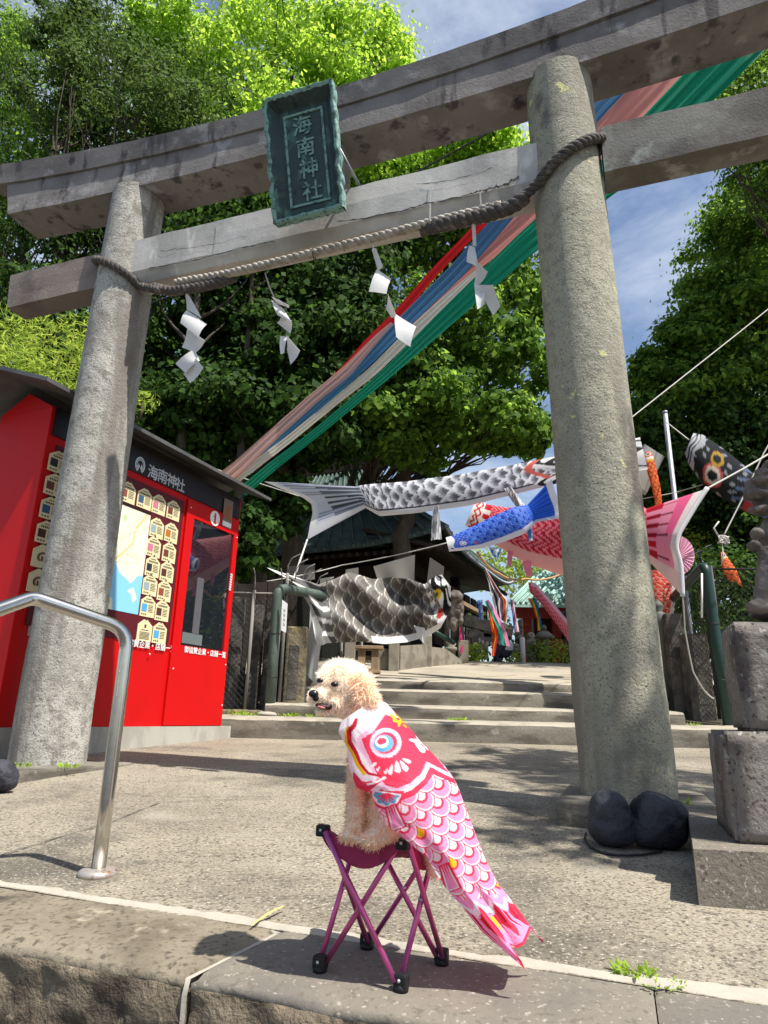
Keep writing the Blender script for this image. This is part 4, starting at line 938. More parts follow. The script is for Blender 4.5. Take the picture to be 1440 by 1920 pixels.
# scales
axa = nrm([0.60, 0.80]); axb = np.array([axa[1], -axa[0]])
a_ = (X-700)*axa[0]+(Y-1480)*axa[1]; b_ = (X-700)*axb[0]+(Y-1480)*axb[1]
cells = []
sp, wd_ = 27.5, 41.0
for i in range(-2, 13):
    for j in range(-4, 8): cells.append((i, j, i*sp-14, (j+.5*(i % 2))*wd_*(1-.012*max(0, i))-i*1.2+8))
rnd = random.Random(4)
for i, j, ca, cb in sorted(cells, key=lambda q: -q[0]):
    R_ = 29.0-0.55*max(0, i); d = np.hypot(a_-ca, (b_-cb)*1.28); m = d < R_
    cc[m] = red; cc[d < R_*.925] = white; cc[d < R_*.80] = pink
    d2 = np.hypot(a_-ca+8, (b_-cb)*1.28); cc[(d2 < R_*.62) & (d < R_*.79)] = red
    yl = (i*3+j*2) % 11 == 4
    cc[(d2 < R_*.43)] = yel if yl else white
# tail fin
lob = .742+.030*np.abs(np.sin(VV*math.pi*3.2))
tf = UU > lob
cc[tf] = red; cc[(UU > lob-.022) & (UU <= lob-.006)] = white; cc[(UU > lob-.05) & (UU <= lob-.022)] = pink
fill = tf & (np.sin(VV*19+.6*np.sin(UU*20)) > .75-(UU-.74)*9); cc[fill] = pink
for vv, w, u1 in ((.06, .03, .90), (.20, .035, .95), (.33, .02, .97), (.47, .03, .92), (.60, .022, .98), (.73, .035, .93), (.88, .03, .96)):
    k = np.clip((UU-.74)/(u1-.74), 0, 1); cc[tf & (UU < u1) & (np.abs(VV-vv) < w*(1-k))] = dred
k = np.clip((UU-.775)/.10, 0, 1); cc[(UU > .775) & (UU < .875) & (np.abs(VV-.40) < .045*(1-k))] = yel
cc[(UU > .978)] = red
# head: collar, face, eye
face = inpoly(X, Y, [(700, 1372), (722, 1340), (760, 1350), (845, 1440), (848, 1452), (800, 1428), (790, 1450), (770, 1468), (745, 1478), (722, 1472), (706, 1450), (694, 1424), (683, 1400), (678, 1386)])
hd = inpoly(X, Y, [(600, 1300), (730, 1300), (860, 1440), (856, 1462), (834, 1452), (806, 1437), (796, 1459), (774, 1480), (748, 1491), (722, 1486), (716, 1478), (700, 1487), (668, 1487), (620, 1400)])
cc[hd] = white
rim = inpoly(X, Y, [(690, 1366), (716, 1332), (745, 1322), (860, 1440), (850, 1458), (803, 1432), (793, 1455), (772, 1473), (745, 1483), (719, 1477), (701, 1453), (688, 1424), (672, 1404), (668, 1386)])
cc[rim & hd] = pale; cc[face] = red
low = inpoly(X, Y, [(716, 1478), (722, 1486), (748, 1491), (774, 1480), (796, 1459), (806, 1437), (834, 1452), (856, 1462), (864, 1475), (836, 1462), (812, 1452), (800, 1470), (776, 1492), (748, 1503), (720, 1497), (708, 1488)]); cc[low] = red
d = dline(X, Y, [(668, 1349), (664, 1360), (654, 1372), (656, 1392), (668, 1412), (676, 1432), (690, 1450), (712, 1455)])
cc[hd & ~face & (dline(X+3, Y+1, [(656, 1366), (652, 1374), (653, 1392), (665, 1414), (673, 1434), (686, 1452)]) < 3.4)] = yel
cc[hd & (d < np.interp(Y, [1345, 1360, 1380, 1450], [2.5, 4.5, 4.5, 2.4]))] = dred
edge = inpoly(X, Y, [(662, 1446), (680, 1466), (702, 1464), (716, 1456), (720, 1462), (704, 1474), (690, 1486), (660, 1482)]); cc[edge] = red
cc[dline(X, Y, [(690, 1471), (706, 1466), (722, 1458)]) < 2.2] = white
ey = (723, 1393)
for r, colr in ((1.0, pale), (.93, white), (.86, pale), (.72, red), (.0, None)):
    if colr is not None: cc[ell(*ey, 30, 28, -15) < r] = colr
cc[ell(719, 1394, 18.5, 16, -15) < 1] = blue; cc[ell(716, 1391, 12.5, 11, -15) < 1] = white; cc[ell(716, 1390, 9, 6.5, -10) < 1] = red
for args in ((778, 1389, 24, 5, 12), (786, 1399, 30, 6, 48), (762, 1426, 18, 4, 25), (757, 1436, 22, 6, 55), (745, 1438, 22, 7, 82), (733, 1443, 20, 5, 105), (724, 1446, 12, 3.5, 118), (701, 1434, 14, 4, 145), (709, 1442, 9, 3, 130)): drop(*args, white)
for args in ((736, 1343, 16, 3.4, 40), (744, 1352, 16, 4.0, -160), (749, 1356, 15, 4, -75), (755, 1351, 12, 3, 60), (760, 1361, 10, 3, 20), (742, 1337, 12, 3, 75)): drop(*args, yel)
# pectoral fan and fins
for cx, cy, r in ((725, 1487, 26),):
    q = (np.hypot((X-cx)*.95, Y-cy) < r) & (Y > cy-2+.15*(X-cx)); cc[(np.hypot((X-cx)*.95, Y-cy) < r+5) & (Y > cy-4)] = red; cc[q] = white; q2 = (np.hypot((X-cx)*.95, Y-cy) < r-4+1.5*np.sin(np.arctan2(Y-cy, X-cx)*9)) & (Y > cy+1+.15*(X-cx)); cc[q2] = blue
    for t in np.radians(np.linspace(25, 155, 7)): cc[(dline(X, Y, [(cx, cy), (cx+17*math.cos(t), cy+17*math.sin(t))]) < 1.6) & (Y > cy)] = red
def fin(x, y, l, w, rot):
    a = math.radians(rot); dx, dy = X-x, Y-y; p = dx*math.cos(a)+dy*math.sin(a); q = -dx*math.sin(a)+dy*math.cos(a); t = p/l
    wd2 = w*(.55+.45*np.clip(t, 0, 1)); ok = (t > 0) & (t < 1)
    cc[(t > -.05) & (t < 1.06) & (np.abs(q) < wd2+4)] = red; cc[ok & (np.abs(q) < wd2)] = white; cc[ok & (np.abs(q) < wd2-2.5) & (t < .95)] = pink
    for o in (-.4, 0, .4): cc[ok & (t < .62) & (np.abs(q-o*w) < 1.8*(1-t/.62))] = red
fin(732, 1512, 44, 13, 70); fin(832, 1622, 50, 12, 68)
mb = MB(); Gc = cc.reshape(NU, NV, 3); mb.grid(W3, col=Gc)
# far side of the cape: falls over the dog's back away from the street
back = np.zeros((NU, 14, 3)); bc = np.zeros((NU, 14, 3))
for i in range(NU):
    p = W3[i, -1]; k = 1 if us[i] < .72 else max(0.03, 1-(us[i]-.72)*6)
    for j in range(14):
        t = j/13; back[i, j] = p+V(0.012*t*k, 0.085*math.sin(t*1.5)*k, 0.010*math.sin(t*3)*k-0.115*t*t*k*(1 if us[i] > .25 else .5)); bc[i, j] = Gc[i, -1-j*6]
mb.grid(back, col=bc)
mb.build('printed_cloth', m_cape, cape, recalc=False, usecol=True)
mb = MB(); mb.tube([W3[-1, -1], W3[-1, -1]+V(.006, 0, -.005)], .0025, 6); mb.build('tail_tie', m_seat, cape)

# ================================================================== GUARDIAN STATUE ON PEDESTAL
PU = nrm(V(0.985, -0.17, 0)); PB_ = V(-PU[1], PU[0], 0); PAX = [PU, PB_, UP]
c0 = at_g(1311, 1699); e0 = at_g(1293, 1562)
def block(name, corner, du, dv, z0, z1, m, parent, ax=PAX, bev=.012, taper=1.0, disp=.004):
    c = np.asarray(corner)+ax[0]*du/2+ax[1]*dv/2; mbx = MB()
    n = 14; P_ = []
    mbx.box(V(c[0], c[1], (z0+z1)/2), (du/2, dv/2, (z1-z0)/2), ax, bev=bev, taper=taper)
    return mbx.build(name, m, parent)
ped = thing('statue_pedestal', 'stepped pedestal of three dark weathered stone blocks behind the black rocks', 'pedestal', c0)
du0 = 1.35
sideax = nrm(V(e0[0]-c0[0], e0[1]-c0[1], 0)); PAX1 = [PU, sideax, UP]
zt1 = float(at_y(1311, 1592, c0[1])[2])
pA = MB(); P4 = [c0, c0+PU*du0, c0+PU*du0+sideax*1.25, c0+sideax*1.25]
pA.add([V(p[0], p[1], gz(p[1])-.06) for p in P4]+[V(p[0], p[1], zt1+.01*i/3) for i, p in enumerate(P4)], [[0, 1, 2, 3], [4, 5, 6, 7], [0, 1, 5, 4], [1, 2, 6, 5], [2, 3, 7, 6], [3, 0, 4, 7]], smooth=False)
pA.build('bottom_block', m_ped_low, ped)
b2 = at_z(1381, 1583, zt1); b2b = at_z(1345, 1545, zt1); sd2 = nrm(V(b2b[0]-b2[0], b2b[1]-b2[1], 0)); zt2 = float(at_y(1381, 1371, b2[1])[2])
def skewblock(name, c, sd, w, dpt, z0, z1, m, bow=.0, tp=0.0):
    q = [c, c+PU*w, c+PU*w+sd*dpt, c+sd*dpt]; cen = sum(q)/4
    bm = bmesh.new(); vsx = [bm.verts.new((p[0], p[1], z0)) for p in q]+[bm.verts.new((*(p+(cen-p)*tp)[:2], z1)) for p in q]
    for f in ([0, 3, 2, 1], [4, 5, 6, 7], [0, 1, 5, 4], [1, 2, 6, 5], [2, 3, 7, 6], [3, 0, 4, 7]): bm.faces.new([vsx[i] for i in f])
    bmesh.ops.bevel(bm, geom=bm.edges[:], offset=.014, segments=2, affect='EDGES'); bmesh.ops.subdivide_edges(bm, edges=[e for e in bm.edges if e.calc_length() > .1], cuts=9, use_grid_fill=True)
    bm.verts.index_update(); co = np.array([v.co[:] for v in bm.verts]); fs = [[v.index for v in f.verts] for f in bm.faces]; bm.free()
    cen = co.mean(0); dd = np.array([mnoise.fractal(Vector(p*9), 1, 2, 4) for p in co]); dr = co-cen; dr /= np.linalg.norm(dr, axis=1)[:, None]
    mbx = MB(); mbx.add(co+dr*(dd*.008)[:, None], fs); return mbx.build(name, m, ped)
skewblock('middle_block', b2, sd2, .62, float(np.linalg.norm(b2b-b2)), zt1-.004, zt2, m_ped)
b3 = at_z(1399, 1366, zt2-.001) if False else at_y(1399, 1366, b2[1]+.03); zt3 = float(at_y(1399, 1166, b3[1])[2])
skewblock('top_block', V(b3[0], b3[1], 0), sd2, .50, .30, zt2-.004, zt3, m_ped, tp=-0.03)
kom = thing('guardian_lion_dog', 'dark weathered stone guardian lion dog on the stepped pedestal', 'statue', V(b3[0]+.2, b3[1]+.2, zt3))
KY = b3[1]+0.10
def kp_(x, y, dy=0.0): return at_y(x, y, KY+dy)
km = float(np.linalg.norm(kp_(1400, 1000)-kp_(1500, 1000)))/100
kE = lambda x, y, dy, rx, rz, ry: ('e', kp_(x, y, dy), (rx*km, ry*km, rz*km))
blob('body', [kE(1500, 1152, .03, 88, 16, 60), kE(1530, 1095, .05, 48, 52, 46), kE(1490, 1060, .04, 46, 62, 40), kE(1462, 1010, .02, 38, 46, 36), kE(1520, 1030, .05, 46, 56, 36),
     ('c', kp_(1440, 1040, -.05), kp_(1428, 1128, -.06), 17*km, 14*km), kE(1422, 1138, -.07, 22, 13, 17), ('c', kp_(1446, 1040, .09), kp_(1436, 1128, .10), 17*km, 14*km), kE(1430, 1138, .10, 22, 13, 17),
     kE(1500, 1128, -.06, 36, 28, 16), kE(1486, 1140, -.08, 28, 12, 15), kE(1456, 925, .01, 46, 46, 42), kE(1424, 906, -.01, 26, 12, 28), kE(1420, 928, -.01, 24, 11, 24), kE(1424, 956, -.01, 20, 9, 20), kE(1406, 918, -.01, 10, 8, 16),
     kE(1430, 886, -.05, 15, 9, 12), kE(1432, 886, .05, 15, 9, 12), kE(1470, 872, .01, 38, 16, 36), kE(1478, 900, -.10, 16, 24, 8), kE(1480, 900, .12, 16, 24, 8)]
     +[kE(1478+22*math.cos(a), 955+52*math.sin(a), -.085, 13, 13, 9) for a in np.linspace(-1.2, 1.9, 6)]+[kE(1500+16*math.cos(a), 940+60*math.sin(a), .0, 15, 15, 40) for a in np.linspace(-1.3, 1.5, 5)]
     +[kE(1414, 1024, -.03, 11, 11, 14), kE(1420, 1002, -.03, 12, 12, 14), kE(1572, 1010, .05, 18, 40, 18), kE(1582, 965, .05, 14, 26, 14), kE(1570, 1050, .05, 16, 22, 16)], m_statue, kom, voxel=.0055, smooth=1, disp=.004, dscale=45)
mb = MB(); 

# ================================================================== BLACK ROCKS, CORD, SMALL THINGS
def rock(lab, cx, cy_bot, w, h, rot, m, seed):
    g = at_g(cx, cy_bot-8); s_ = w/2*float(np.linalg.norm(g-EYEP))/F_PX*0.98; hz = h/2*float(np.linalg.norm(g-EYEP))/F_PX*1.02
    c = V(g[0], g[1]+s_*.6, gz(g[1]+s_*.6)+hz*.93)
    ax = rotax(rot); sd = random.Random(seed)
    sh = [('e', c, (s_*.92, s_*.8, hz*.95), ax), ('e', c+V(-s_*.15, 0, -hz*.25), (s_*.8, s_*.75, hz*.7)), ('e', c+V(s_*.2, 0, -hz*.3), (s_*.75, s_*.7, hz*.66)), ('e', c+V(s_*sd.uniform(-.3, .3), -s_*.2, hz*.2), (s_*.6, s_*.5, hz*.6))]
    o, _, _ = blob('boulder', sh, m, None, voxel=.010, smooth=5, disp=.016, dscale=9)
    return tag(o, lab, 'rock', 'black rocks by the gate')
ro = rock('black painted rock with a grey top in front of the lichened pillar', 1160, 1602, 86, 92, -25, m_rock_top, 1)
rock('plain black painted rock wedged against the statue pedestal', 1250, 1606, 106, 88, 12, m_black_rock, 2)
rock('dark rock at the slab under the grey pillar', -16, 1498, 56, 52, 0, m_black_rock, 3)
# pale grey top, blended in above a noisy height on the upper face
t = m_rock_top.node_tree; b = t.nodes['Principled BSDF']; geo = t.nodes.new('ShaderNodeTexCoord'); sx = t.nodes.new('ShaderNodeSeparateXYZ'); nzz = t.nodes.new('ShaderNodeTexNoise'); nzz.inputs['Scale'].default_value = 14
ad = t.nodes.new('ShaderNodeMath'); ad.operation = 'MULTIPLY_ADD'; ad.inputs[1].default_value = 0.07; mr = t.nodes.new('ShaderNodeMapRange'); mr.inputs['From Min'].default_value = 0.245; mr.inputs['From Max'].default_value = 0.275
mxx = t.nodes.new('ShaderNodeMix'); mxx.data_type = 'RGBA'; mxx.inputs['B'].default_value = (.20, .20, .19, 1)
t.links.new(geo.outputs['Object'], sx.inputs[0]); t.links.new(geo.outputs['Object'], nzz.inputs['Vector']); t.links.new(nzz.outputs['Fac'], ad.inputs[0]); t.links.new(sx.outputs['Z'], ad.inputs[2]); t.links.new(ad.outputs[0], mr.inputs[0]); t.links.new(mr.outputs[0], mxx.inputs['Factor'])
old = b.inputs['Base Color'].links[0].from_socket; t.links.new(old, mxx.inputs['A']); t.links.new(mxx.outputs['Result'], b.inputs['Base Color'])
cp = [at_g(x, y, .006) for x, y in ((1099, 1562), (1096, 1574), (1106, 1588), (1126, 1598), (1150, 1603), (1180, 1604), (1210, 1602), (1240, 1596))]
mb = MB(); mb.tube(resample(cp, 40), .005, 6); tag(mb.build('cord', m_wire), 'thin black cord lying round the foot of the black rocks', 'cord')
# fallen bamboo sheath on the mortar
p0, p1 = at_g(470, 1738, .008), at_g(531, 1702, .012); mb = MB(); rows = []
dv = nrm(p1-p0); sdv = nrm(np.cross(dv, UP))
for i in range(13):
    f = i/12; w = .0055*math.sin(math.pi*min(1, f*.9+.06))**.6; c = p0+(p1-p0)*f+UP*(.004+.006*math.sin(f*3)); rows.append([c-sdv*w-UP*.002, c+UP*.001, c+sdv*w-UP*.002])
mb.grid(rows); tag(mb.build('fallen_leaf', mat('dry bamboo sheath', (.52, .40, .15), .6)), 'dry yellow bamboo leaf lying on the mortar strip', 'leaf')
# weeds
def weed(name, lab, base, n, size, spread, h, m, grp=None, flat=0.5):
    t = thing(name, lab, 'weed', base, grp)
    mb = MB()
    for k in range(n):
        a = rng.uniform(0, 2*np.pi); r = spread*np.sqrt(rng.uniform()); p = np.asarray(base)+V(r*math.cos(a), r*math.sin(a)*.6, 0); p[2] = base[2]+0.0
        L_ = size*rng.uniform(.6, 1.2); d = nrm(V(math.cos(a)*flat+rng.normal()*.3, math.sin(a)*flat+rng.normal()*.3, rng.uniform(.3, 1.2)*h)); s_ = nrm(np.cross(d, UP)+rng.normal(size=3)*.2); w = L_*.16
        q = [p, p+d*L_*.5+s_*w, p+d*L_-UP*L_*.15, p+d*L_*.5-s_*w, p+d*L_*.55+UP*L_*.05]
        mb.add(q, [[0, 1, 4], [1, 2, 4], [2, 3, 4], [3, 0, 4]], smooth=False)
    mb.build('leaves', m, t, recalc=False); return t
weed('weed', 'bright green weed clump growing in the mortar joint of the kerb', at_g(1190, 1828, .003), 60, .034, .045, .8, LW)
weed('weed', 'low creeping green weed trailing beside the clump on the kerb mortar', at_g(1240, 1848, .003), 60, .018, .05, .5, LW)
weed('weed', 'single leafy sprig between the black rock and the pillar slab', at_g(1285, 1515, .10), 10, .055, .015, 1.0, LW)
# ================================================================== FIVE-COLOUR STREAMERS
fk = thing('ribbon_streamer', 'five long cloth ribbons in red, blue, pink, cream and green strung behind the gate', 'streamer', at_y(700, 700, 6.9))
def fdepth(x): return np.interp(x, [400, 520, 1000, 1400], [8.45, 8.3, 6.6, 5.6])
def cloth_ribbon(name, pts, m, dd=0.0, pleat=3, seed=0):
    """pts: (x, y, half width px) along the ribbon, photo pixels"""
    pts = np.array(pts, float); d = np.r_[0, np.cumsum(np.hypot(np.diff(pts[:, 0]), np.diff(pts[:, 1])))]; n = 120
    t = np.linspace(0, d[-1], n); c = np.stack([np.interp(t, d, pts[:, k]) for k in range(3)], 1)
    for _ in range(12): c[1:-1] = (c[:-2]+2*c[1:-1]+c[2:])/4
    g = np.gradient(c[:, :2], axis=0); g /= np.linalg.norm(g, axis=1)[:, None]; nn = np.stack([-g[:, 1], g[:, 0]], 1)
    m_ = 26; G = np.zeros((n, m_, 3))
    for i in range(n):
        for j in range(m_):
            v = j/(m_-1)*2-1; w = c[i, 2]
            x, y = c[i, :2]+nn[i]*v*w
            dep = fdepth(x)+dd+w*0.00035*(math.sin(v*pleat*2.6+seed+t[i]*.004)+0.5*math.sin(v*pleat*6+seed*2+t[i]*.007))+0.03*math.sin(t[i]*.011+seed)
            G[i, j] = at_y(x, y, dep)
    mb = MB(); mb.grid(G); return mb.build(name, m, fk, recalc=False)
cm = {k: mat('ribbon '+k, hexl(h), 0.75, trans=0.65) for k, h in dict(red='e8262a', blue='4f8cbc', pink='f4a096', cream='f6eedd', green='1f9874', rose='f2c0b4').items()}
cloth_ribbon('red_ribbon', [(1180, 125, 24), (1060, 245, 20), (950, 365, 12), (883, 440, 8), (817, 507, 8), (746, 590, 9), (692, 640, 8), (650, 686, 5), (600, 730, 3)], cm['red'], .14, 2, 1)
cloth_ribbon('rose_ribbon', [(735, 606, 3), (708, 632, 6), (650, 696, 10), (587, 748, 10), (500, 826, 11), (445, 878, 13), (422, 896, 14)], cm['rose'], -.16, 3, 8)
cloth_ribbon('blue_ribbon', [(1240, 80, 17), (1120, 205, 16), (1005, 335, 16), (930, 424, 15), (858, 507, 15), (762, 600, 13), (671, 694, 10), (600, 757, 8), (520, 828, 8), (455, 888, 8)], cm['blue'], -.07, 3, 2)
cloth_ribbon('pink_ribbon', [(1320, 60, 58), (1220, 170, 55), (1060, 325, 42), (965, 415, 30), (885, 488, 22), (825, 545, 13), (775, 600, 7), (720, 650, 4), (650, 716, 2)], cm['pink'], .05, 3, 3)
cloth_ribbon('cream_ribbon', [(900, 505, 4), (850, 552, 9), (780, 616, 10), (697, 698, 9), (638, 745, 7), (540, 825, 7), (470, 878, 8), (435, 902, 9)], cm['cream'], -.10, 3, 4)
cloth_ribbon('green_ribbon', [(1430, 40, 42), (1318, 155, 38), (1150, 325, 33), (996, 448, 23), (838, 594, 17), (728, 698, 10), (655, 760, 8), (580, 822, 8), (510, 874, 9), (455, 922, 10)], cm['green'], -.18, 4, 5)

# ================================================================== CARP STREAMERS
def scale_fn(a, b, size, cols, ratio=.96, R=.60):
    """fish scales: a along the body from the head, b across; cols: list of (r, colour) outer -> inner, head rows on top"""
    out = np.full((len(a), 3), np.nan); sp = size*.50
    i0 = np.floor((a-R*size)/sp).astype(int)
    done = np.zeros(len(a), bool)
    for k in range(0, 5):
        i = i0+k; ca = i*sp; off = (i % 2)*.5*size*ratio; bb = b-off; cb = np.round(bb/(size*ratio))*(size*ratio)
        d = np.hypot(a-ca, (bb-cb)/ratio)/(R*size); hit = (d < 1) & ~done
        for r, c in cols: out[hit & (d <= r)] = c
        done |= hit
    out[np.isnan(out[:, 0])] = cols[0][1]
    return out
def koi(name, label, rows, tailrow, paint, thick=0.30, nu=150, nv=72, extra=None, group='carp streamers hung over the shrine approach', mouth=True, tail_u=.78, parent=None, m=None, fold=0.0):
    """rows: ((x,y) top, (x,y) bottom, depth) from mouth to tail root, photo pixels; tailrow: polyline top->bottom of the tail edge + depth"""
    Tt = np.array([r[0] for r in rows], float); Bt = np.array([r[1] for r in rows], float); Dd = np.array([r[2] for r in rows], float)
    us = np.linspace(0, 1, nu); ku = np.linspace(0, tail_u, len(rows))
    f = lambda a: np.interp(us, ku, a)
    T = np.stack([f(Tt[:, 0]), f(Tt[:, 1])], 1); B = np.stack([f(Bt[:, 0]), f(Bt[:, 1])], 1); D = f(Dd)
    for Q in (T, B):
        for _ in range(5): Q[1:-1] = (Q[:-2]+2*Q[1:-1]+Q[2:])/4
    te = np.array([p[:2] for p in tailrow[0]], float); tdep = tailrow[1]
    th = np.linspace(0, 2*np.pi, nv, endpoint=False); vv = (1-np.cos(th))/2; sd = -np.sin(th)
    G = np.zeros((nu, nv, 3)); U = np.repeat(us, nv); Vv = np.tile(vv, nu); side = np.tile(np.sign(sd), nu)
    kt = int(tail_u*(nu-1))
    tv = np.linspace(0, 1, len(te)); TE = np.stack([np.interp(vv, tv, te[:, 0]), np.interp(vv, tv, te[:, 1])], 1)
    for i in range(nu):
        row = T[i][None]*(1-vv)[:, None]+B[i][None]*vv[:, None]; dep = D[i]
        h = np.linalg.norm(T[i]-B[i])*dep/F_PX; tk = thick
        if us[i] > tail_u:
            g = (us[i]-tail_u)/(1-tail_u); base = T[kt][None]*(1-vv)[:, None]+B[kt][None]*vv[:, None]; row = base*(1-g)+TE*g; dep = D[kt]*(1-g)+tdep*g; tk = thick*(1-g)+.02*g
        wv = fold*h*np.sin(vv*9+us[i]*16)+fold*.6*h*np.sin(us[i]*31+vv*5)
        dp_ = dep+sd*h*tk/2*(1 if True else 0)+wv
        for j in range(nv): G[i, j] = at_y(row[j, 0], row[j, 1], dp_[j])
    L_ = np.linalg.norm(np.diff(G[:, nv//4], axis=0), axis=1).sum(); H_ = np.linalg.norm(G[nu//3, 0]-G[nu//3, nv//2])
    col = paint(U, Vv, side, L_, H_)
    root = parent or thing(name, label, 'carp streamer', G[nu//2, nv//2], group)
    mb = MB(); mb.grid(G, col=col.reshape(nu, nv, 3), closed=True); mb.build('fish_body', m or m_print, root, recalc=False, usecol=True)
    return root, G
def flap(root, pts, depth, m, name='fin', n=10, bulge=.03, col=None):
    """small hanging fin: quad given in photo pixels"""
    a, b, c, d = [at_y(x, y, depth) for x, y in pts]; G = []
    for i in range(n+1):
        u = i/n; G.append([(a*(1-u)+d*u)*(1-v)+(b*(1-u)+c*u)*v+V(0, bulge*math.sin(v*5+u*3), 0) for v in np.linspace(0, 1, n+1)])
    mb = MB(); mb.grid(G, col=None if col is None else np.broadcast_to(col, (n+1, n+1, 3))); return mb.build(name, m, root, recalc=False, usecol=col is not None)
m_fin_g = mat('grey striped fin', (.30, .31, .34), .7, (((.75, .75, .76), 30, .48, .56, 2, (1, 1, .2)),), trans=.3)
m_fin_b = mat('blue fin', hexl('4f82c4'), .7, (((.7, .75, .8), 20, .48, .56, 2),), trans=.3)
m_fin_p = mat('pink fin', hexl('e88aa8'), .7, trans=.3)

H = hexl
def p_white_black(U, v, s, L, Hh):
    c = scale_fn(U*L, v*Hh*1.0, Hh*.46, [(1, H('50505a')), (.95, H('f6f7fb')), (.72, H('d5d8e2')), (.56, H('9a9ca6')), (.34, H('6a6a70'))])
    c[v > .80] = H('efeff2'); c[(v > .80) & (v < .83)] = H('303036')
    head = U < .17+.04*np.sin(v*9); c[head] = H('f1f1f2')
    for k, (r0, w) in enumerate(((.10, .014), (.135, .010), (.06, .010), (.03, .008))): c[head & (np.abs(U-r0-.05*np.sin(v*8+k)) < w)] = H('26262a')
    c[head & (np.abs(U-.085-.04*np.sin(v*10)) < .006)] = H('d6c02c')
    c[(np.abs(U-.185-.03*np.sin(v*6)) < .012) & (v < .72)] = H('e06a5c')
    t = U > .74; c[t] = H('dfe3ee'); st = t & ((np.sin(v*46+U*3) > .25*(U-.74)*12-.5)) & (U < .93-.1*np.abs(v-.5)) & (v < .85); c[st] = H('55565c')
    st2 = t & (np.sin(v*110) > .55) & (U < .97); c[st2] = H('9aa0b4'); c[U > .975] = H('f4f4f4'); c[t & (v > .86)] = H('efeff2')
    return c
kb, _ = koi('carp_streamer', 'large black and white carp streamer stretched above the shrine roof', [((1200, 820), (1215, 880), 8.6), ((1040, 856), (1046, 906), 8.8), ((960, 872), (972, 925), 8.9), ((860, 890), (880, 948), 9.05), ((760, 903), (780, 962), 9.2), ((690, 908), (712, 968), 9.3), ((664, 912), (685, 952), 9.35)],
    ([(495, 903), (530, 918), (566, 932), (584, 945), (586, 962), (581, 985), (576, 1012)], 9.6), p_white_black, .22, 240, 110, fold=.012)
flap(kb, [(812, 948), (822, 948), (829, 1010), (808, 1014)], 9.0, m_fin_g); flap(kb, [(945, 915), (956, 912), (985, 945), (972, 955)], 8.85, m_fin_g)

def p_black(U, v, s, L, Hh):
    c = scale_fn(U*L, v*Hh, Hh*.25, [(1, H('d8d4cc')), (.90, H('827d77')), (.55, H('6a6560'))])
    dk = (np.abs(U-.34-.12*(v-.5)) < .07) | (U < .15); c[dk] = c[dk]*.4  # diagonal dark band painted over the scales as fold shading
    c[(v > .90) & (U < .55)] = H('f0efee')
    head = U < .15; c[head] = H('f4f4f4'); c[head & (np.abs(U-.10-.03*np.sin(v*9)) < .025)] = H('1a1a1c'); c[head & (np.abs(U-.05+.02*np.sin(v*12)) < .012)] = H('1c1c1e')
    c[head & (np.hypot((U-.135)*L, (v-.42)*Hh) < .11*Hh)] = H('e9c61c'); c[(np.hypot((U-.14)*L, (v-.40)*Hh) < .05*Hh)] = H('3b6e46')
    c[(np.abs(U-.19) < .02) & (np.sin(v*30) > 0)] = H('f2f0ee'); c[(np.hypot((U-.17)*L, (v-.78)*Hh) < .08*Hh)] = H('c33a34')
    t = U > .74; c[t] = H('6b6a68'); st = t & (np.sin(v*30+np.sin(U*9)*2) > .45) & (U < .95); c[st] = H('eceae6'); c[(U > .95)] = H('f1efec')
    return c
kb2, _ = koi('carp_streamer', 'limp black carp streamer with open white mouth draped along the fence', [((828, 1077), (845, 1100), 8.95), ((812, 1082), (846, 1140), 9.0), ((796, 1096), (826, 1178), 9.1), ((770, 1086), (802, 1193), 9.15), ((735, 1082), (765, 1204), 9.2), ((700, 1086), (722, 1208), 9.15), ((655, 1072), (675, 1203), 9.1), ((622, 1088), (640, 1205), 9.0), ((596, 1096), (612, 1206), 8.9)],
    ([(500, 1064), (528, 1080), (556, 1098), (580, 1135), (586, 1165), (590, 1195), (598, 1212)], 8.75), p_black, .05, 220, 110, fold=.10, tail_u=.80)
flap(kb2, [(582, 1130), (606, 1185), (590, 1282), (574, 1262)], 8.72, mat('grey gauze', (.55, .55, .54), .8, trans=.4), 'torn_tail', bulge=.06)
flap(kb2, [(776, 1172), (796, 1178), (800, 1212), (788, 1200)], 9.1, m_cloth_w, 'fin')
def p_blue(U, v, s, L, Hh):
    c = scale_fn(U*L, v*Hh, Hh*.34, [(1, H('7fa6f0')), (.88, H('2f5fd0')), (.70, H('5a86e6')), (.5, H('1f49b8'))])
    c[v > .80] = H('eef0f8'); head = (U < .24) & (v < .8); c[head] = H('2a55c4'); n_ = np.sin(U*160)*np.sin(v*38); c[head & (n_ > .45)] = H('8aa4ea')
    c[U < .105+.03*np.sin(v*7)] = H('f3f3f6'); e = np.hypot((U-.19)*L, (v-.58)*Hh)/Hh; c[e < .13] = H('f0d8d0'); c[e < .085] = H('2a55c4'); c[e < .05] = H('f0f0f0')
    c[np.hypot((U-.29)*L, (v-.7)*Hh)/Hh < .06] = H('d8503c'); c[(np.abs(U-.045) < .018) & (np.abs(v-.82) < .05)] = H('3a68d0')
    t = U > .74; c[t] = H('1f55d0'); c[t & (np.sin(v*60) > .5)] = H('3c78e4'); c[t & (v > .86)] = H('c8d4ee'); c[U > .95] = H('e8ecf2')
    return c
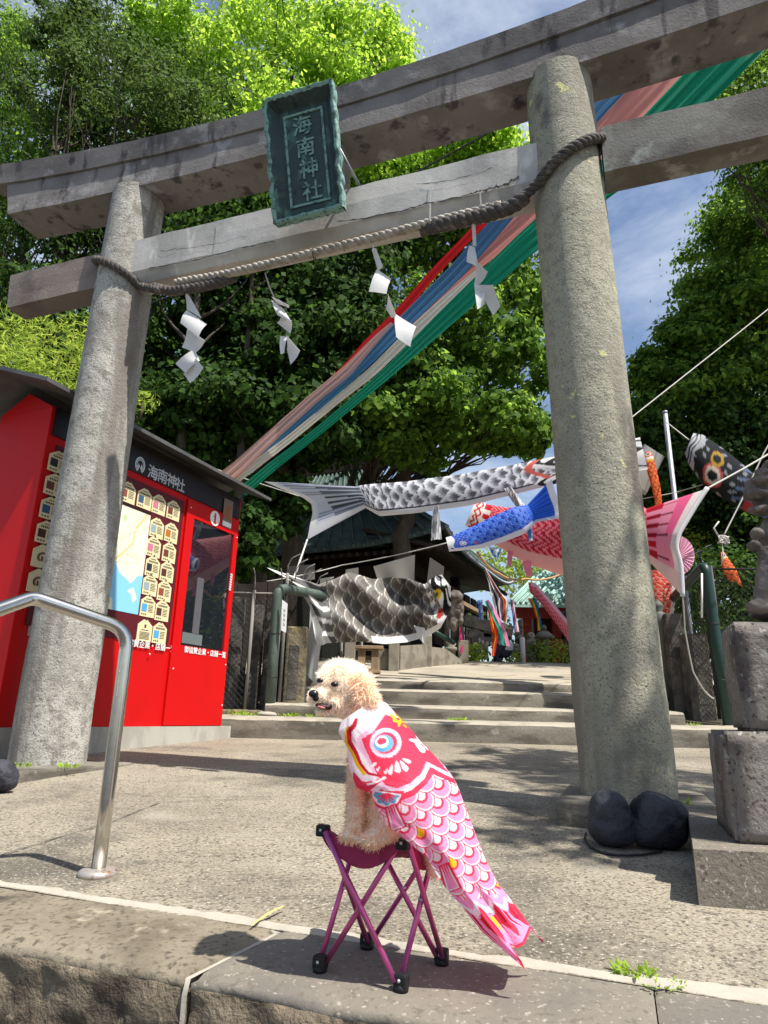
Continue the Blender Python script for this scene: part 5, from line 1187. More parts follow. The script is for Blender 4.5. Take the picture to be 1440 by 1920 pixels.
kbl, _ = koi('carp_streamer', 'bright blue carp streamer with white mouth in front of the pink one', [((836, 1008), (842, 1034), 8.4), ((850, 1004), (868, 1032), 8.4), ((880, 990), (905, 1028), 8.4), ((920, 970), (945, 1016), 8.35), ((960, 952), (985, 1000), 8.3), ((990, 946), (1008, 978), 8.3)],
    ([(1034, 898), (1042, 925), (1050, 945), (1052, 958), (1050, 972)], 8.1), p_blue, .45, 150, 80, fold=.01)
flap(kbl, [(914, 1022), (940, 1030), (934, 1048), (928, 1046)], 8.35, m_fin_b); flap(kbl, [(988, 985), (996, 990), (1002, 1012), (992, 1016)], 8.3, m_fin_b)

def p_red(U, v, s, L, Hh):
    c = np.tile(H('f0a4a8'), (len(U), 1)); z = (U*L/Hh*9+1.6*np.abs(((v*4.2) % 1)-.5)*2) % 1
    body = (v < .80) & (U > .14); c[body] = H('f58f9a'); c[body & (z > .52)] = H('c8142c'); c[body & (z > .46) & (z <= .52)] = H('8a1420')
    c[(v >= .80)] = H('f6c0bc'); hd = U < .14; c[hd] = H('f2ece6'); c[hd & (np.abs(U-.035-.01*np.sin(v*30)) < .008)] = H('c8242c'); c[hd & (np.abs(U-.065-.012*np.sin(v*20)) < .008)] = H('c8242c')
    c[hd & (U > .095) & (np.sin(v*19) > -.2)] = H('cc1c28')
    t = U > .80; c[t] = H('f29ab4'); c[t & (U < .86) & (np.sin(v*40) > -.2)] = H('c41030'); c[t & (np.sin(v*40) > .92) & (U < .93)] = H('7a2030'); c[(U > .955)] = H('f2e6e2'); c[t & (v > .87)] = H('f0d6d0'); c[t & (U > .91) & (U <= .955) & (v < .5)] = H('f06a98')
    return c
krd, _ = koi('carp_streamer', 'huge pink and red carp streamer passing behind the lichened pillar', [((892, 938), (872, 985), 9.6), ((915, 946), (900, 1000), 9.55), ((950, 952), (930, 1022), 9.4), ((1010, 948), (985, 1056), 9.1), ((1060, 930), (1050, 1078), 8.8), ((1120, 910), (1115, 1080), 8.4), ((1180, 920), (1180, 1068), 8.1), ((1212, 955), (1216, 1050), 7.9)],
    ([(1326, 916), (1306, 945), (1288, 975), (1274, 1000), (1268, 1025), (1278, 1060), (1280, 1118)], 7.3), p_red, .40, 260, 110, tail_u=.80, fold=.006)
flap(krd, [(952, 1030), (962, 1030), (960, 1062), (952, 1062)], 9.2, m_fin_p); flap(krd, [(978, 1050), (994, 1052), (1000, 1080), (988, 1082)], 9.0, m_fin_p)
# pale hem along the tail edge
hem = [at_y(x, y, 7.28) for x, y in ((1326, 915), (1306, 945), (1288, 975), (1273, 1000), (1267, 1025), (1277, 1060), (1280, 1118))]
mb = MB(); mb.tube(resample(hem, 40), .028, 8); mb.build('tail_hem', m_cloth_w, krd)
# pink pleated pinwheel fan behind the tail
fan = []; fc_ = at_y(1272, 1045, 7.6)
for i in range(30):
    a = math.radians(-75+165*i/29); r = 38; fan.append([fc_+V(0, .02*(i % 2), 0), at_y(1268+r*math.cos(a)*.9, 1042-r*math.sin(a), 7.62+.03*(i % 2))])
mb = MB(); mb.grid(fan, smooth=False); tag(mb.build('pleated_fan', mat('pale pink gauze', hexl('e8b4cc'), .8, trans=.4)), 'pale pink pleated fan beside the tail of the pink carp', 'fan')

def p_koi_dark(U, v, s, L, Hh):
    c = np.tile(H('15161a'), (len(U), 1)); n_ = np.sin(U*43+np.sin(v*9)*2)*np.sin(v*17+U*13); c[n_ > .62] = H('8a8c92')
    c[U < .22+.03*np.sin(v*8)] = H('a9acb2'); c[(np.abs(U-.08-.03*np.sin(v*8)) < .02)] = H('1c1d22'); c[(np.abs(U-.15-.03*np.sin(v*8)) < .012)] = H('1c1d22')
    e = np.hypot((U-.42)*L, (v-.68)*Hh)/Hh; c[e < .26] = H('c05048'); c[e < .20] = H('d8c8b8'); c[e < .12] = H('1c1d22'); e = np.hypot((U-.40)*L, (v-.30)*Hh)/Hh; c[e < .17] = H('b8902c'); c[e < .10] = H('1c1d22')
    c[(U > .62) & (np.sin(v*24+U*30) > .5)] = H('5a6a86'); c[(np.abs(U-.78) < .05) & (v > .7)] = H('b03a3a'); return c
kdk, _ = koi('carp_streamer', 'black carp streamer with red and gold swirls behind the guardian statue', [((1300, 812), (1284, 850), 8.6), ((1318, 815), (1292, 872), 8.6), ((1352, 838), (1318, 910), 8.7), ((1390, 868), (1360, 938), 8.8), ((1425, 900), (1400, 960), 8.9)],
    ([(1470, 925), (1462, 940), (1455, 955), (1445, 975)], 9.0), p_koi_dark, .7, 110, 64)
def p_orange(U, v, s, L, Hh):
    c = scale_fn(U*L, v*Hh, Hh*.5, [(1, H('7a2c10')), (.85, H('e8642a')), (.5, H('f08a4a'))]); c[U < .2] = H('e8582a'); e = np.hypot((U-.12)*L, (v-.5)*Hh)/Hh; c[e < .42] = H('f2f0ec'); c[e < .28] = H('1c1c1c'); c[(np.abs(U-.235) < .02)] = H('f4ede0'); c[(np.abs(U-.27) < .015)] = H('e8b83a'); return c
kor, _ = koi('carp_streamer', 'small orange carp streamer hanging in front of a white one', [((1210, 848), (1218, 846), 9.0), ((1208, 856), (1224, 852), 9.0), ((1212, 880), (1230, 876), 9.0), ((1222, 915), (1238, 910), 9.0), ((1228, 940), (1241, 938), 9.0)], ([(1228, 960), (1236, 958), (1242, 958)], 9.0), p_orange, .5, 70, 40)
def p_plain(U, v, s, L, Hh):
    c = np.tile(H('b9b7b2'), (len(U), 1)); c[U > .86] = H('26262a'); c[np.abs(U-.86) < .01] = H('dcdcdc'); return c
kwh, _ = koi('carp_streamer', 'plain white carp streamer with a black tail behind the orange one', [((1208, 832), (1246, 856), 9.3), ((1204, 842), (1240, 868), 9.3), ((1190, 880), (1222, 905), 9.3), ((1184, 905), (1213, 925), 9.3)], ([(1180, 915), (1190, 925), (1204, 935)], 9.3), p_plain, .8, 60, 40)
def p_orange2(U, v, s, L, Hh):
    c = scale_fn(U*L, v*Hh, Hh*.30, [(1, H('f0d8c8')), (.85, H('d83c28')), (.5, H('e8705a'))]); c[v > .85] = H('e8e4dc'); return c
koi('carp_streamer', 'red patterned carp streamer hanging behind the green knobbed post', [((1216, 1068), (1262, 1072), 9.6), ((1220, 1100), (1268, 1100), 9.6), ((1226, 1130), (1266, 1125), 9.6)], ([(1228, 1170), (1240, 1150), (1262, 1160)], 9.6), p_orange2, .4, 50, 40)
koi('carp_streamer', 'orange carp streamer hanging limp by the knotted cord on the dark fence', [((1351, 1035), (1358, 1035), 8.9), ((1352, 1055), (1368, 1050), 8.9), ((1356, 1075), (1382, 1070), 8.9)], ([(1368, 1090), (1380, 1092), (1392, 1100)], 8.9), p_orange, .4, 40, 32)
def p_far(U, v, s, L, Hh):
    c = scale_fn(U*L, v*Hh, Hh*.28, [(1, H('e88a98')), (.7, H('e46a78')), (.45, H('b83848'))]); c[(v < .28)] = H('f0c0cc'); c[U < .1] = H('e0404a'); return c
koi('carp_streamer', 'distant pink carp streamer slanting across the mint roof', [((990, 1092), (995, 1112), 13.5), ((1003, 1092), (1006, 1122), 13.5), ((1030, 1122), (1028, 1150), 13.4), ((1062, 1160), (1052, 1182), 13.3)], ([(1085, 1190), (1078, 1198), (1068, 1206)], 13.2), p_far, .6, 90, 48)
# ================================================================== POLES, ROPES, WIRES
def pole(name, lab, px, r, m, cat='pole'):
    t = px; mb = MB(); mb.tube(t, r, 14); mb.tube([t[-1]-UP*.001, t[-1]+UP*.03], r*1.12, 14); return tag(mb.build(name, m), lab, cat)
pt = at_y(1247, 775, 9.2); pole('flag_pole', 'grey steel pole standing behind the pink carp tail', [V(pt[0]+.02, 9.2, .55), V(pt[0]+.01, 9.2, 2.0), pt], .036, m_galv)
def cable(lab, pts, r, m, sag=0.0, name='cord'):
    out = []
    for a, b in zip(pts[:-1], pts[1:]):
        for t in np.linspace(0, 1, 14, endpoint=False): out.append(a+(b-a)*t-UP*sag*4*t*(1-t))
    out.append(pts[-1]); mb = MB(); mb.tube(out, r, 6); return tag(mb.build(name, m), lab, 'cord')
A_ = at_y
cable('pale cord slanting up from the lichened pillar to the dark trees', [A_(1165, 798, 7.2), A_(1380, 628, 8.0), A_(1480, 548, 8.4), A_(1760, 340, 9.6)], .008, m_wirel)
cable('cord tying the pink carp tail to the guardian statue', [A_(1326, 916, 7.28), A_(1392, 880, 7.4), A_(1475, 832, 7.6), A_(1900, 600, 9.0)], .012, m_wirel)
cable('white cord running down to a knot on the dark fence', [A_(1680, 420, 9.2), A_(1500, 730, 8.6), A_(1432, 850, 8.6), A_(1387, 945, 8.6), A_(1358, 1002, 8.6)], .010, m_wirel)
cable('thin cord hanging from the lower tip of the pink carp tail', [A_(1280, 1118, 7.28), A_(1284, 1180, 7.5), A_(1300, 1260, 7.8), A_(1338, 1310, 8.2)], .008, m_wirel, .05)
cable('thin cord stretched behind the orange carp', [A_(1190, 938, 9.1), A_(1260, 925, 9.0), A_(1330, 905, 8.8)], .006, m_wirel)
cable('cord from the steel pole to the black swirled carp', [A_(1250, 792, 9.1), A_(1292, 825, 8.6)], .008, m_wirel)
cable('pale cord from the tail of the black and white carp down to the green pipe', [A_(576, 1012, 9.5), A_(556, 1070, 9.0), A_(536, 1118, 8.5)], .014, m_wirel)
cable('thin pale cord strung under the shrine eaves', [A_(500, 1090, 9.5), A_(640, 1060, 10), A_(838, 1018, 9)], .008, m_wirel, .02)
cable('black power wire crossing behind the gate beams', [A_(-60, 690, 9.5), A_(420, 520, 8.6), A_(960, 225, 7.0), A_(1200, 90, 6.4)], .012, m_wire)
cable('pale wire running behind the kiosk roof to the ribbons', [A_(330, 850, 8.6), A_(420, 885, 8.7), A_(560, 930, 8.9)], .006, m_wirel)
cable('cord dangling from the blue carp', [A_(895, 1035, 8.5), A_(935, 1075, 9), A_(985, 1085, 9.5), A_(1055, 1075, 10)], .016, mat('orange cord', (.45, .27, .12), .8), .05)
# knot on the fence
mb = MB(); 
for k in range(7):
    a = k*.9; c = A_(1357, 1012, 8.58); q = [c+V(.05*math.cos(t+a)*(1+.4*k % 1), .03*math.sin(t*1.3+a), .05*math.sin(t+a*2)) for t in np.linspace(0, 6.2, 20)]; mb.tube(q, .008, 5)
mb.tube([A_(1354, 1015, 8.58), A_(1356, 1045, 8.6), A_(1352, 1060, 8.6)], .008, 5); mb.tube([A_(1350, 1010, 8.58), A_(1338, 990, 8.6), A_(1348, 978, 8.6)], .012, 5)
tag(mb.build('cord_knot', m_wirel), 'bundled white cord knot tied on the dark fence', 'knot')
# ================================================================== FENCES BESIDE THE STAIRS
def chainlink(root, P0, P1, z0, z1, m, cell=.075, name='wire_mesh', r=.0022):
    """diagonal woven wire, one part"""
    P0 = np.asarray(P0, float); P1 = np.asarray(P1, float); L = np.linalg.norm((P1-P0)[:2]); d = (P1-P0)/L; Hh = z1-z0
    mb = MB(); nrm_ = nrm(np.cross(d, UP)); k = int((L+Hh)/cell)+1
    for sg in (1, -1):
        for i in range(k):
            s0 = i*cell-Hh if sg > 0 else i*cell; pts = []
            a0, b0 = (s0, 0.0), (s0+Hh, Hh) if sg > 0 else (s0-Hh, Hh)
            if sg > 0: t0, t1 = max(0, -s0), min(Hh, L-s0)
            else: t0, t1 = max(0, s0-L), min(Hh, s0)
            if t1-t0 < .02: continue
            q = [P0+d*(s0+sg*t)+V(0, 0, z0-P0[2]+t)+nrm_*.003*sg for t in (t0, t1)]
            mb.tube(q, r, 3, cap=False)
    o = mb.build(name, m, root, recalc=False); o['kind'] = 'stuff'; return o
def rail_fence(label, P0, P1, z0, z1, m_post, m_w, nposts, arms=True):
    P0 = np.asarray(P0, float); P1 = np.asarray(P1, float)
    t = thing('chain_link_fence', label, 'fence', V((P0[0]+P1[0])/2, (P0[1]+P1[1])/2, z0))
    chainlink(t, V(P0[0], P0[1], z0), V(P1[0], P1[1], z0), z0+.05, z1, m_w)
    for k in range(nposts):
        p = P0+(P1-P0)*k/(nposts-1); mb = MB(); mb.tube([V(p[0], p[1], z0-.1), V(p[0], p[1], z1+.04)], .022, 8); mb.build('post', m_post, t)
    mb = MB(); mb.tube([V(P0[0], P0[1], z1), V(P1[0], P1[1], z1)], .014, 8); mb.build('top_rail', m_post, t)
    if arms:
        n = max(2, int(np.linalg.norm((P1-P0)[:2])/.28)); d = nrm(V(P1[1]-P0[1], -(P1[0]-P0[0]), 0))
        for k in range(n+1):
            p = P0+(P1-P0)*k/n; mb = MB(); b = V(p[0], p[1], z1)
            mb.tube([b, b+UP*.14, b+UP*.24+d*.05, b+UP*.29+d*.16], .008, 5); mb.build('bent_spike', m_post, t)
    return t
m_fpost = mat('weathered grey fence post', (.24, .23, .21), .8, metal=.2)
zs = 0.52
fa, fb, fcn = at_y(405, 1340, 8.45), at_y(512, 1340, 8.45), at_y(640, 1300, 9.6)
rail_fence('dark chain link fence with bent wire spikes beside the red kiosk', V(fa[0], 8.45, 0), V(fb[0], 8.45, 0), zs, float(at_y(460, 1112, 8.45)[2]), m_fpost, m_mesh, 3)
rail_fence('chain link fence with bent spikes running up behind the black carp', V(fb[0]+.06, 8.48, 0), V(-0.35, 12.3, 0), .62, float(at_y(560, 1095, 9.0)[2]), m_fpost, m_mesh, 4)
# old stone posts behind the fence, and a board screen behind them
for i, (x, w, top, y) in enumerate(((432, .16, 1120, 8.75), (470, .15, 1135, 8.75), (497, .13, 1150, 8.8))):
    p = at_y(x, 1330, y); zt = float(at_y(x, top, y)[2]); mb = MB(); mb.box(V(p[0], y, (zs-.05+zt)/2), (w/2, .07, (zt-zs+.05)/2), bev=.012)
    tag(mb.build('stone_post', m_dkstone), ('weathered stone post behind the mesh next to the kiosk', 'dark stone post between two others behind the mesh', 'narrow dark stone post behind the mesh by the green pipe')[i], 'post', 'stone posts behind the fence')
scr = thing('board_screen', 'dark timber board screen standing behind the stone posts and mesh fence', 'screen', V(-2.2, 9.25, zs))
for k in range(12):
    mb = MB(); x = -3.6+k*.21; mb.box(V(x, 9.25+.01*(k % 2), 1.35), (.10, .012, .95+.03*math.sin(k*2.1)), bev=.004); mb.build('board', m_darkwood, scr)
def low_curb(lab, P0, P1, z0, z1, wid, m, n):
    t = thing('stone_curb', lab, 'curb', V((P0[0]+P1[0])/2, (P0[1]+P1[1])/2, z0)); P0 = np.asarray(P0, float); P1 = np.asarray(P1, float); d = nrm(P1-P0); L = np.linalg.norm(P1-P0)
    for k in range(n):
        c = P0+(P1-P0)*(k+.5)/n; h = (z1-z0)/2*(1+.1*math.sin(k*3)); mb = MB(); mb.box(V(c[0], c[1], z0+h-.03), (L/n/2-.006, wid/2, h+.03), [d, V(-d[1], d[0], 0), UP], bev=.02); mb.build('curb_stone', m, t)
low_curb('rough mossy curb stones under the mesh fence', V(fa[0], 8.36, 0), V(-.95, 8.36, 0), .50, .585, .16, m_mossy, 5)
# bent green pipes at both sides of the stairs
def bent_pipe(lab, base, top, end, r, m):
    t = thing('bent_pipe_barrier', lab, 'barrier', base); path = [base, base+(top-base)*.5]+fillet(base, top, end, .14, 10)+[top+(end-top)*.6, end]
    mb = MB(); mb.tube(path, r, 16); mb.build('pipe', m, t)
    for f in (.28, .62): c = base+(top-base)*f; mb = MB(); mb.tube([c-UP*.006, c+UP*.006], r*1.07, 16); mb.build('band', m_wire, t)
    mb = MB(); mb.lathe(base-UP*.02, [(r*2.6, 0), (r*2.2, .03), (r*1.1, .055)], 14); mb.build('footing', m_mortar, t); return t
b0 = V(*at_y(506, 1338, 8.30)); tp_ = at_y(521, 1102, 8.30); b0[0] = tp_[0]
bent_pipe('faded green bent pipe barrier by the mesh fence and mossy post', b0, tp_, at_y(640, 1122, 9.3), .062, m_pipe)
b1 = at_y(1360, 1366, 8.30); tp1 = at_y(1322, 1058, 8.30); b1[0] = tp1[0]+.05
bent_pipe('dark green bent pipe barrier beside the stepped statue pedestal', b1, tp1, at_y(1262, 1122, 9.6), .062, m_pipe_dk)
# mossy inscribed post on the left, posts on the right
def stele(lab, x, yb, yt, y, w, d, m, z0):
    p = at_y(x, yb, y); zt = float(at_y(x, yt, y)[2]); t = thing('stone_post', lab, 'post', V(p[0], y, z0)); mb = MB(); h = (zt-z0)
    o, _, _ = None, None, None
    mb.box(V(p[0], y, z0+h/2-.03), (w/2, d/2, h/2+.03), bev=.02); mb.build('shaft', m, t)
    mb = MB(); mb.box(V(p[0]-w*.08, y-d/2-.002, z0+h*.48), (w*.24, .004, h*.30), bev=.002); mb.build('sunk_panel', m_dkstone, t); return t
stele('mossy yellow stone post with sunk panel beside the green pipe', 551, 1320, 1176, 8.55, .26, .20, m_mossy, .53)
stele('dark stone post beside the green knobbed post', 1272, 1290, 1152, 9.0, .23, .2, m_dkstone, .60)
stele('dark carved stone post next to the dark green pipe', 1312, 1310, 1190, 8.75, .30, .2, m_dkstone, .58)
kx = at_y(1246, 1270, 9.1); zt = float(at_y(1246, 1130, 9.1)[2])
mb = MB(); mb.lathe(V(kx[0], 9.1, .85), [(.085, 0), (.085, zt-.85-.36), (.10, zt-.85-.35), (.10, zt-.85-.16), (.075, zt-.85-.14), (.05, zt-.85-.12), (.085, zt-.85-.07), (.07, zt-.85-.02), (.02, zt-.85+.03)], 18)
tag(mb.build('knobbed_post', mat('grey green post', (.09, .10, .085), .6)), 'grey green round post with ball finial behind the lichened pillar', 'post')
rail_fence('dark chain link fence behind the guardian statue', V(tp1[0]+.12, 8.4, 0), V(6.6, 8.3, 0), .50, float(at_y(1400, 1068, 8.4)[2]), m_wire, m_wire, 4, arms=False)
rail_fence('dark spiked mesh fence climbing behind the dark green pipe', V(tp1[0]+.05, 8.5, 0), V(4.25, 11.0, 0), .70, float(at_y(1330, 1062, 8.5)[2]), m_wire, m_wire, 3)
for px in ((1308, 1075, 1158, 'white plastic tube hanging on the dark mesh fence'), ):
    mb = MB(); mb.tube([at_y(1316, px[1], 8.2), at_y(1316, px[2], 8.2)], .012, 8); tag(mb.build('plastic_tube', m_white), px[3], 'tube')
sg_ = thing('small_sign', 'narrow white notice board fixed to the green pipe', 'sign', at_y(533, 1185, 8.22))
mb = MB(); a, b, c, d = [at_y(x, y, 8.2) for x, y in ((529, 1124), (539, 1132), (536, 1186), (527, 1182))]; mb.prism([a, b, c, d], V(0, .012, 0)); mb.build('board', m_white, sg_)
mb = MB(); 
for f in (.25, .4, .55, .7): q = a+(d-a)*f; mb.add([q+(b-a)*.35+V(0, -.002, 0), q+(b-a)*.65+V(0, -.002, 0), q+(b-a)*.65+V(0, -.002, -.03), q+(b-a)*.35+V(0, -.002, -.03)], [[0, 1, 2, 3]])
o = mb.build('faded_print', mat('faded print', (.35, .36, .38), .8), sg_); o['kind'] = 'stuff'
weeds = [(450, 1346, 8.2, .09), (470, 1347, 8.15, .06), (535, 1343, 8.2, .07), (548, 1345, 8.1, .06), (590, 1345, 8.15, .06), (868, 1350, 8.15, .06), (850, 1352, 8.12, .04), (1300, 1352, 8.15, .05)]
wl = ['weed patch on the step between the kiosk and the green pipe', 'small weed tuft at the kiosk side of the green pipe', 'weed clump at the foot of the mossy stone post', 'small weed beside the mossy stone post', 'weed tuft on the step behind the dog head', 'weed tuft growing at the back of the lowest step', 'tiny weed at the back of the lowest step', 'weed at the foot of the dark carved post']
for (x, y, dd, sz), lb in zip(weeds, wl): q = at_y(x, y, dd); q[2] = .515; weed('weed', lb, q, 26, sz, sz*1.6, 1.1, LW, 'weeds on the lowest step')
for x, y, lb in ((40, 1428, 'grass tuft at the outer side of the grey pillar foot'), (125, 1432, 'grass tufts at the front of the grey pillar foot')):
    q = at_y(x, y, 4.62); q[2] = zL+.002; weed('weed', lb, q, 40, .04, .07, 1.2, LW, 'grass at the pillar foot')

# ================================================================== SHRINE HALL
EC = at_y(835, 1006, 13.0); ED_ = KD; EL = V(-KD[1], KD[0], 0)     # eave corner; right eave recedes along ED_, front eave runs along EL to the left
hall = thing('shrine_hall', 'dark timber shrine hall with green copper roof behind the black carps', 'shrine building', V(EC[0]+EL[0]*4, EC[1]+EL[1]*4, 1.6))
ez = float(EC[2]); LA, LB_ = 9.5, 6.0; rise = 3.0
def hp(a, b, z): return V(EC[0], EC[1], 0)+EL*a+ED_*b+UP*z        # a along the front eave, b along the right eave
ridge0, ridge1 = hp(3.0, LB_/2, ez+rise), hp(LA-3.0, LB_/2, ez+rise)
def curved(a0, b0, a1, b1, z0, z1, n=10):
    return [hp(a0+(a1-a0)*t, b0+(b1-b0)*t, z0+(z1-z0)*(t**1.25)) for t in np.linspace(0, 1, n)]
def roof_slope(nm, eave0, eave1, r0, r1, seams):
    rows0, rows1 = [], []; n = 10; mb = MB(); G = []
    for i in range(n+1):
        t = i/n; row = []
        for k in range(21):
            s = k/20; e = np.asarray(eave0)*(1-s)+np.asarray(eave1)*s; r = np.asarray(r0)*(1-s)+np.asarray(r1)*s
            lift = .28*(2*s-1)**4*(1-t)
            row.append(e*(1-t)+r*t+UP*(-.22*math.sin(math.pi*t)*.9+lift))
        G.append(row)
    G = np.array(G); mb.grid(G); mb.grid(G-UP*.12); mb.grid([G[0], G[0]-UP*.12]); sl_ = mb.build('roof_slope', m_copper, hall)
    for k in range(seams):                                       # raised standing seams, one bar each
        s = (k+.5)/seams*20; i0 = int(s); f = s-i0; pth = [G[i, i0]*(1-f)+G[i, min(20, i0+1)]*f+UP*.02 for i in range(n+1)]
        mb = MB(); mb.tube([pth[0]+(pth[0]-pth[1])*.04]+pth[1:], .035, 5); mb.build('standing_seam', m_copper, sl_)
    return G
GA = roof_slope('front', hp(0, 0, ez), hp(LA, 0, ez), ridge0, ridge1, 30)
GB = roof_slope('right', hp(0, LB_, ez), hp(0, 0, ez), ridge0, ridge0, 22)
roof_slope('left', hp(LA, 0, ez), hp(LA, LB_, ez), ridge1, ridge1, 10)
roof_slope('back', hp(LA, LB_, ez), hp(0, LB_, ez), ridge1, ridge0, 10)
mb = MB(); mb.box((ridge0+ridge1)/2+UP*.1, (np.linalg.norm(ridge1-ridge0)/2+.3, .16, .22), [EL, ED_, UP], bev=.03); mb.build('ridge_beam', m_darkwood, hall)
for e in (GA, GB):                                               # tile ends along the eaves
    for k in range(0, 84):
        s = k/83*20; i0 = min(19, int(s)); f = s-i0; p = e[0, i0]*(1-f)+e[0, i0+1]*f-UP*.07
        if e is GA and k % 2: continue
        mb = MB(); d = nrm(e[0, i0]-e[2, i0]); d = nrm(V(d[0], d[1], 0)); mb.lathe(p+d*.02, [(.045, 0), (.045, .03), (.02, .045)], 8, 0, [nrm(np.cross(UP, d)), UP, d]); mb.build('tile_end', m_galv if e is GB else m_copper, hall)
for k in range(38):                                              # rafters under the right eave and the front eave
    b = .12+k*(LB_-.2)/38; mb = MB(); q0, q1 = hp(.1, b, ez-.20), hp(1.9, b, ez+.35); dr = nrm(q1-q0); mb.box((q0+q1)/2, (np.linalg.norm(q1-q0)/2, .035, .04), [dr, ED_, np.cross(dr, ED_)]); mb.build('rafter', m_darkwood, hall)
for k in range(46):
    a = .2+k*(LA-.3)/46; mb = MB(); q0, q1 = hp(a, .1, ez-.20), hp(a, 1.9, ez+.35); dr = nrm(q1-q0); mb.box((q0+q1)/2, (np.linalg.norm(q1-q0)/2, .035, .04), [dr, EL, np.cross(dr, EL)]); mb.build('rafter', m_darkwood, hall)
# walls, posts, steps, verandah
W0 = 1.5
mb = MB(); mb.box(hp(LA/2+.4, LB_/2, (1.6+ez+.3)/2), (LA/2-W0, LB_/2-W0, (ez+.3-1.6)/2), [EL, ED_, UP]); mb.build('wall', m_darkwood, hall)
for a, b in ((W0-.3, W0-.3), (W0-.3, LB_-W0), (W0+1.8, W0-.3), (W0+3.8, W0-.3), (LA-W0, W0-.3), (W0-.3, LB_/2)):
    mb = MB(); mb.box(hp(a, b, (1.4+ez)/2), (.11, .11, (ez-1.4)/2+.1), [EL, ED_, UP], bev=.02); mb.build('post', m_darkwood, hall)
mb = MB(); mb.box(hp(W0-.3, LB_/2, ez-.35), (.10, LB_/2-1.0, .14), [EL, ED_, UP], bev=.02); mb.build('tie_beam', m_darkwood, hall)
mb = MB(); mb.box(hp(LA/2, W0-.3, ez-.35), (LA/2-1.2, .10, .14), [EL, ED_, UP], bev=.02); mb.build('tie_beam', m_darkwood, hall)
mb = MB(); mb.box(hp(1.0, LB_/2+.2, ez-.95), (.65, 1.0, .05), [EL, ED_, UP], bev=.01); mb.build('porch_ceiling', m_wood, hall)
for k in range(8): mb = MB(); mb.box(hp(.5, 1.0+.55*k, 2.7), (.02, .20, .70), [EL, ED_, UP]); mb.build('lattice_panel', m_darkwood, hall)
mb = MB(); 
c = at_y(848, 1140, 12.6); blob('beam_end_carving', [('e', c, (.13, .13, .22)), ('e', c+V(.06, -.05, .2), (.16, .14, .12)), ('e', c+V(.12, -.06, .0), (.09, .1, .13)), ('e', c+V(.02, 0, -.28), (.10, .1, .16)), ('e', c+V(.16, -.05, -.22), (.05, .08, .12))], m_statue, hall, voxel=.025, smooth=2, disp=.03, dscale=12)
# grey cloth hung under the eave
cl = [at_y(x, y, 11.6) for x, y in ((700, 1062), (778, 1040), (776, 1118), (716, 1112))]
G = [[(cl[0]*(1-u)+cl[1]*u)*(1-v)+(cl[3]*(1-u)+cl[2]*u)*v+V(0, .05*math.sin(u*9)*v, 0) for u in np.linspace(0, 1, 16)] for v in np.linspace(0, 1, 10)]
mb = MB(); mb.grid(G); tag(mb.build('cloth_sheet', m_tarp), 'grey cloth sheet hung under the shrine eaves', 'cloth')
gl = [at_y(x, y, 11.5) for x, y in ((806, 1045), (832, 1062), (826, 1120), (798, 1112))]
mb = MB(); mb.prism(gl, V(.01, .02, 0)); tag(mb.build('glass_panel', mat('dull glass', (.10, .09, .085), .25)), 'dull framed panel leaning under the shrine eaves', 'panel')
for i, (x0, x1, y0, y1) in enumerate(((540, 590, 1062, 1090), (648, 672, 1068, 1082), (600, 625, 1085, 1105))):
    q = [at_y(x, y, 11.8) for x, y in ((x0, y0), (x1, y0-4), (x1, y1-4), (x0, y1))]; mb = MB(); mb.prism(q, V(0, .03, 0)); tag(mb.build('packed_bundle', m_tarp), ('grey folded sheet stored behind the spiked fence', 'small pale bundle under the strung cord', 'dull bundle stored by the fence spikes')[i], 'bundle')

# ================================================================== COURT FURNITURE
def cz(y): return 1.062+(1.655-1.062)*min(1, max(0, (y-9.55)/4.3))
wst = at_y(688, 1264, 10.2); wz = cz(10.2)
stand = thing('wooden_stand', 'bare timber stand on two panel legs in front of the low court wall', 'stand', V(wst[0], 10.2, wz))
xs = [float(at_y(x, 1230, 10.2)[0]) for x in (668, 716)]; zt = float(at_y(690, 1212, 10.2)[2])
mb = MB(); mb.box(V(sum(xs)/2, 10.2, zt-.025), ((xs[1]-xs[0])/2+.02, .16, .025), bev=.006); mb.build('top', m_wood, stand)
for x in (678, 703):
    X_ = float(at_y(x, 1240, 10.2)[0]); mb = MB(); mb.box(V(X_, 10.2, (wz+zt-.05)/2), (.055, .12, (zt-.05-wz)/2), bev=.005); mb.build('leg', m_wood, stand)
    mb = MB(); mb.box(V(X_, 10.2, wz+.02), (.09, .15, .022), bev=.005); mb.build('foot', m_wood, stand)
mb = MB(); mb.box(V(sum(xs)/2, 10.2, wz+.22), ((xs[1]-xs[0])/2-.06, .03, .035)); mb.build('stretcher', m_wood, stand)
wall_ = thing('court_wall', 'low grey stone wall with square posts and a sloping end', 'wall', V(*at_y(760, 1262, 10.9)[:2], cz(10.9)))
def wseg(nm, x0, x1, yt0, yt1, y0, y1, m=m_greywall, th=.16):
    p0, p1 = at_y(x0, 1255, y0), at_y(x1, 1255, y1); z0, z1 = float(at_y(x0, yt0, y0)[2]), float(at_y(x1, yt1, y1)[2]); d = nrm(V(p1[0]-p0[0], p1[1]-p0[1], 0)); s_ = V(-d[1], d[0], 0)*th/2
    b = [V(p0[0], p0[1], cz(y0)-.1), V(p1[0], p1[1], cz(y1)-.1), V(p1[0], p1[1], z1), V(p0[0], p0[1], z0)]
    mbx = MB(); mbx.prism([q-s_ for q in b], 2*s_); mbx.build(nm, m, wall_)
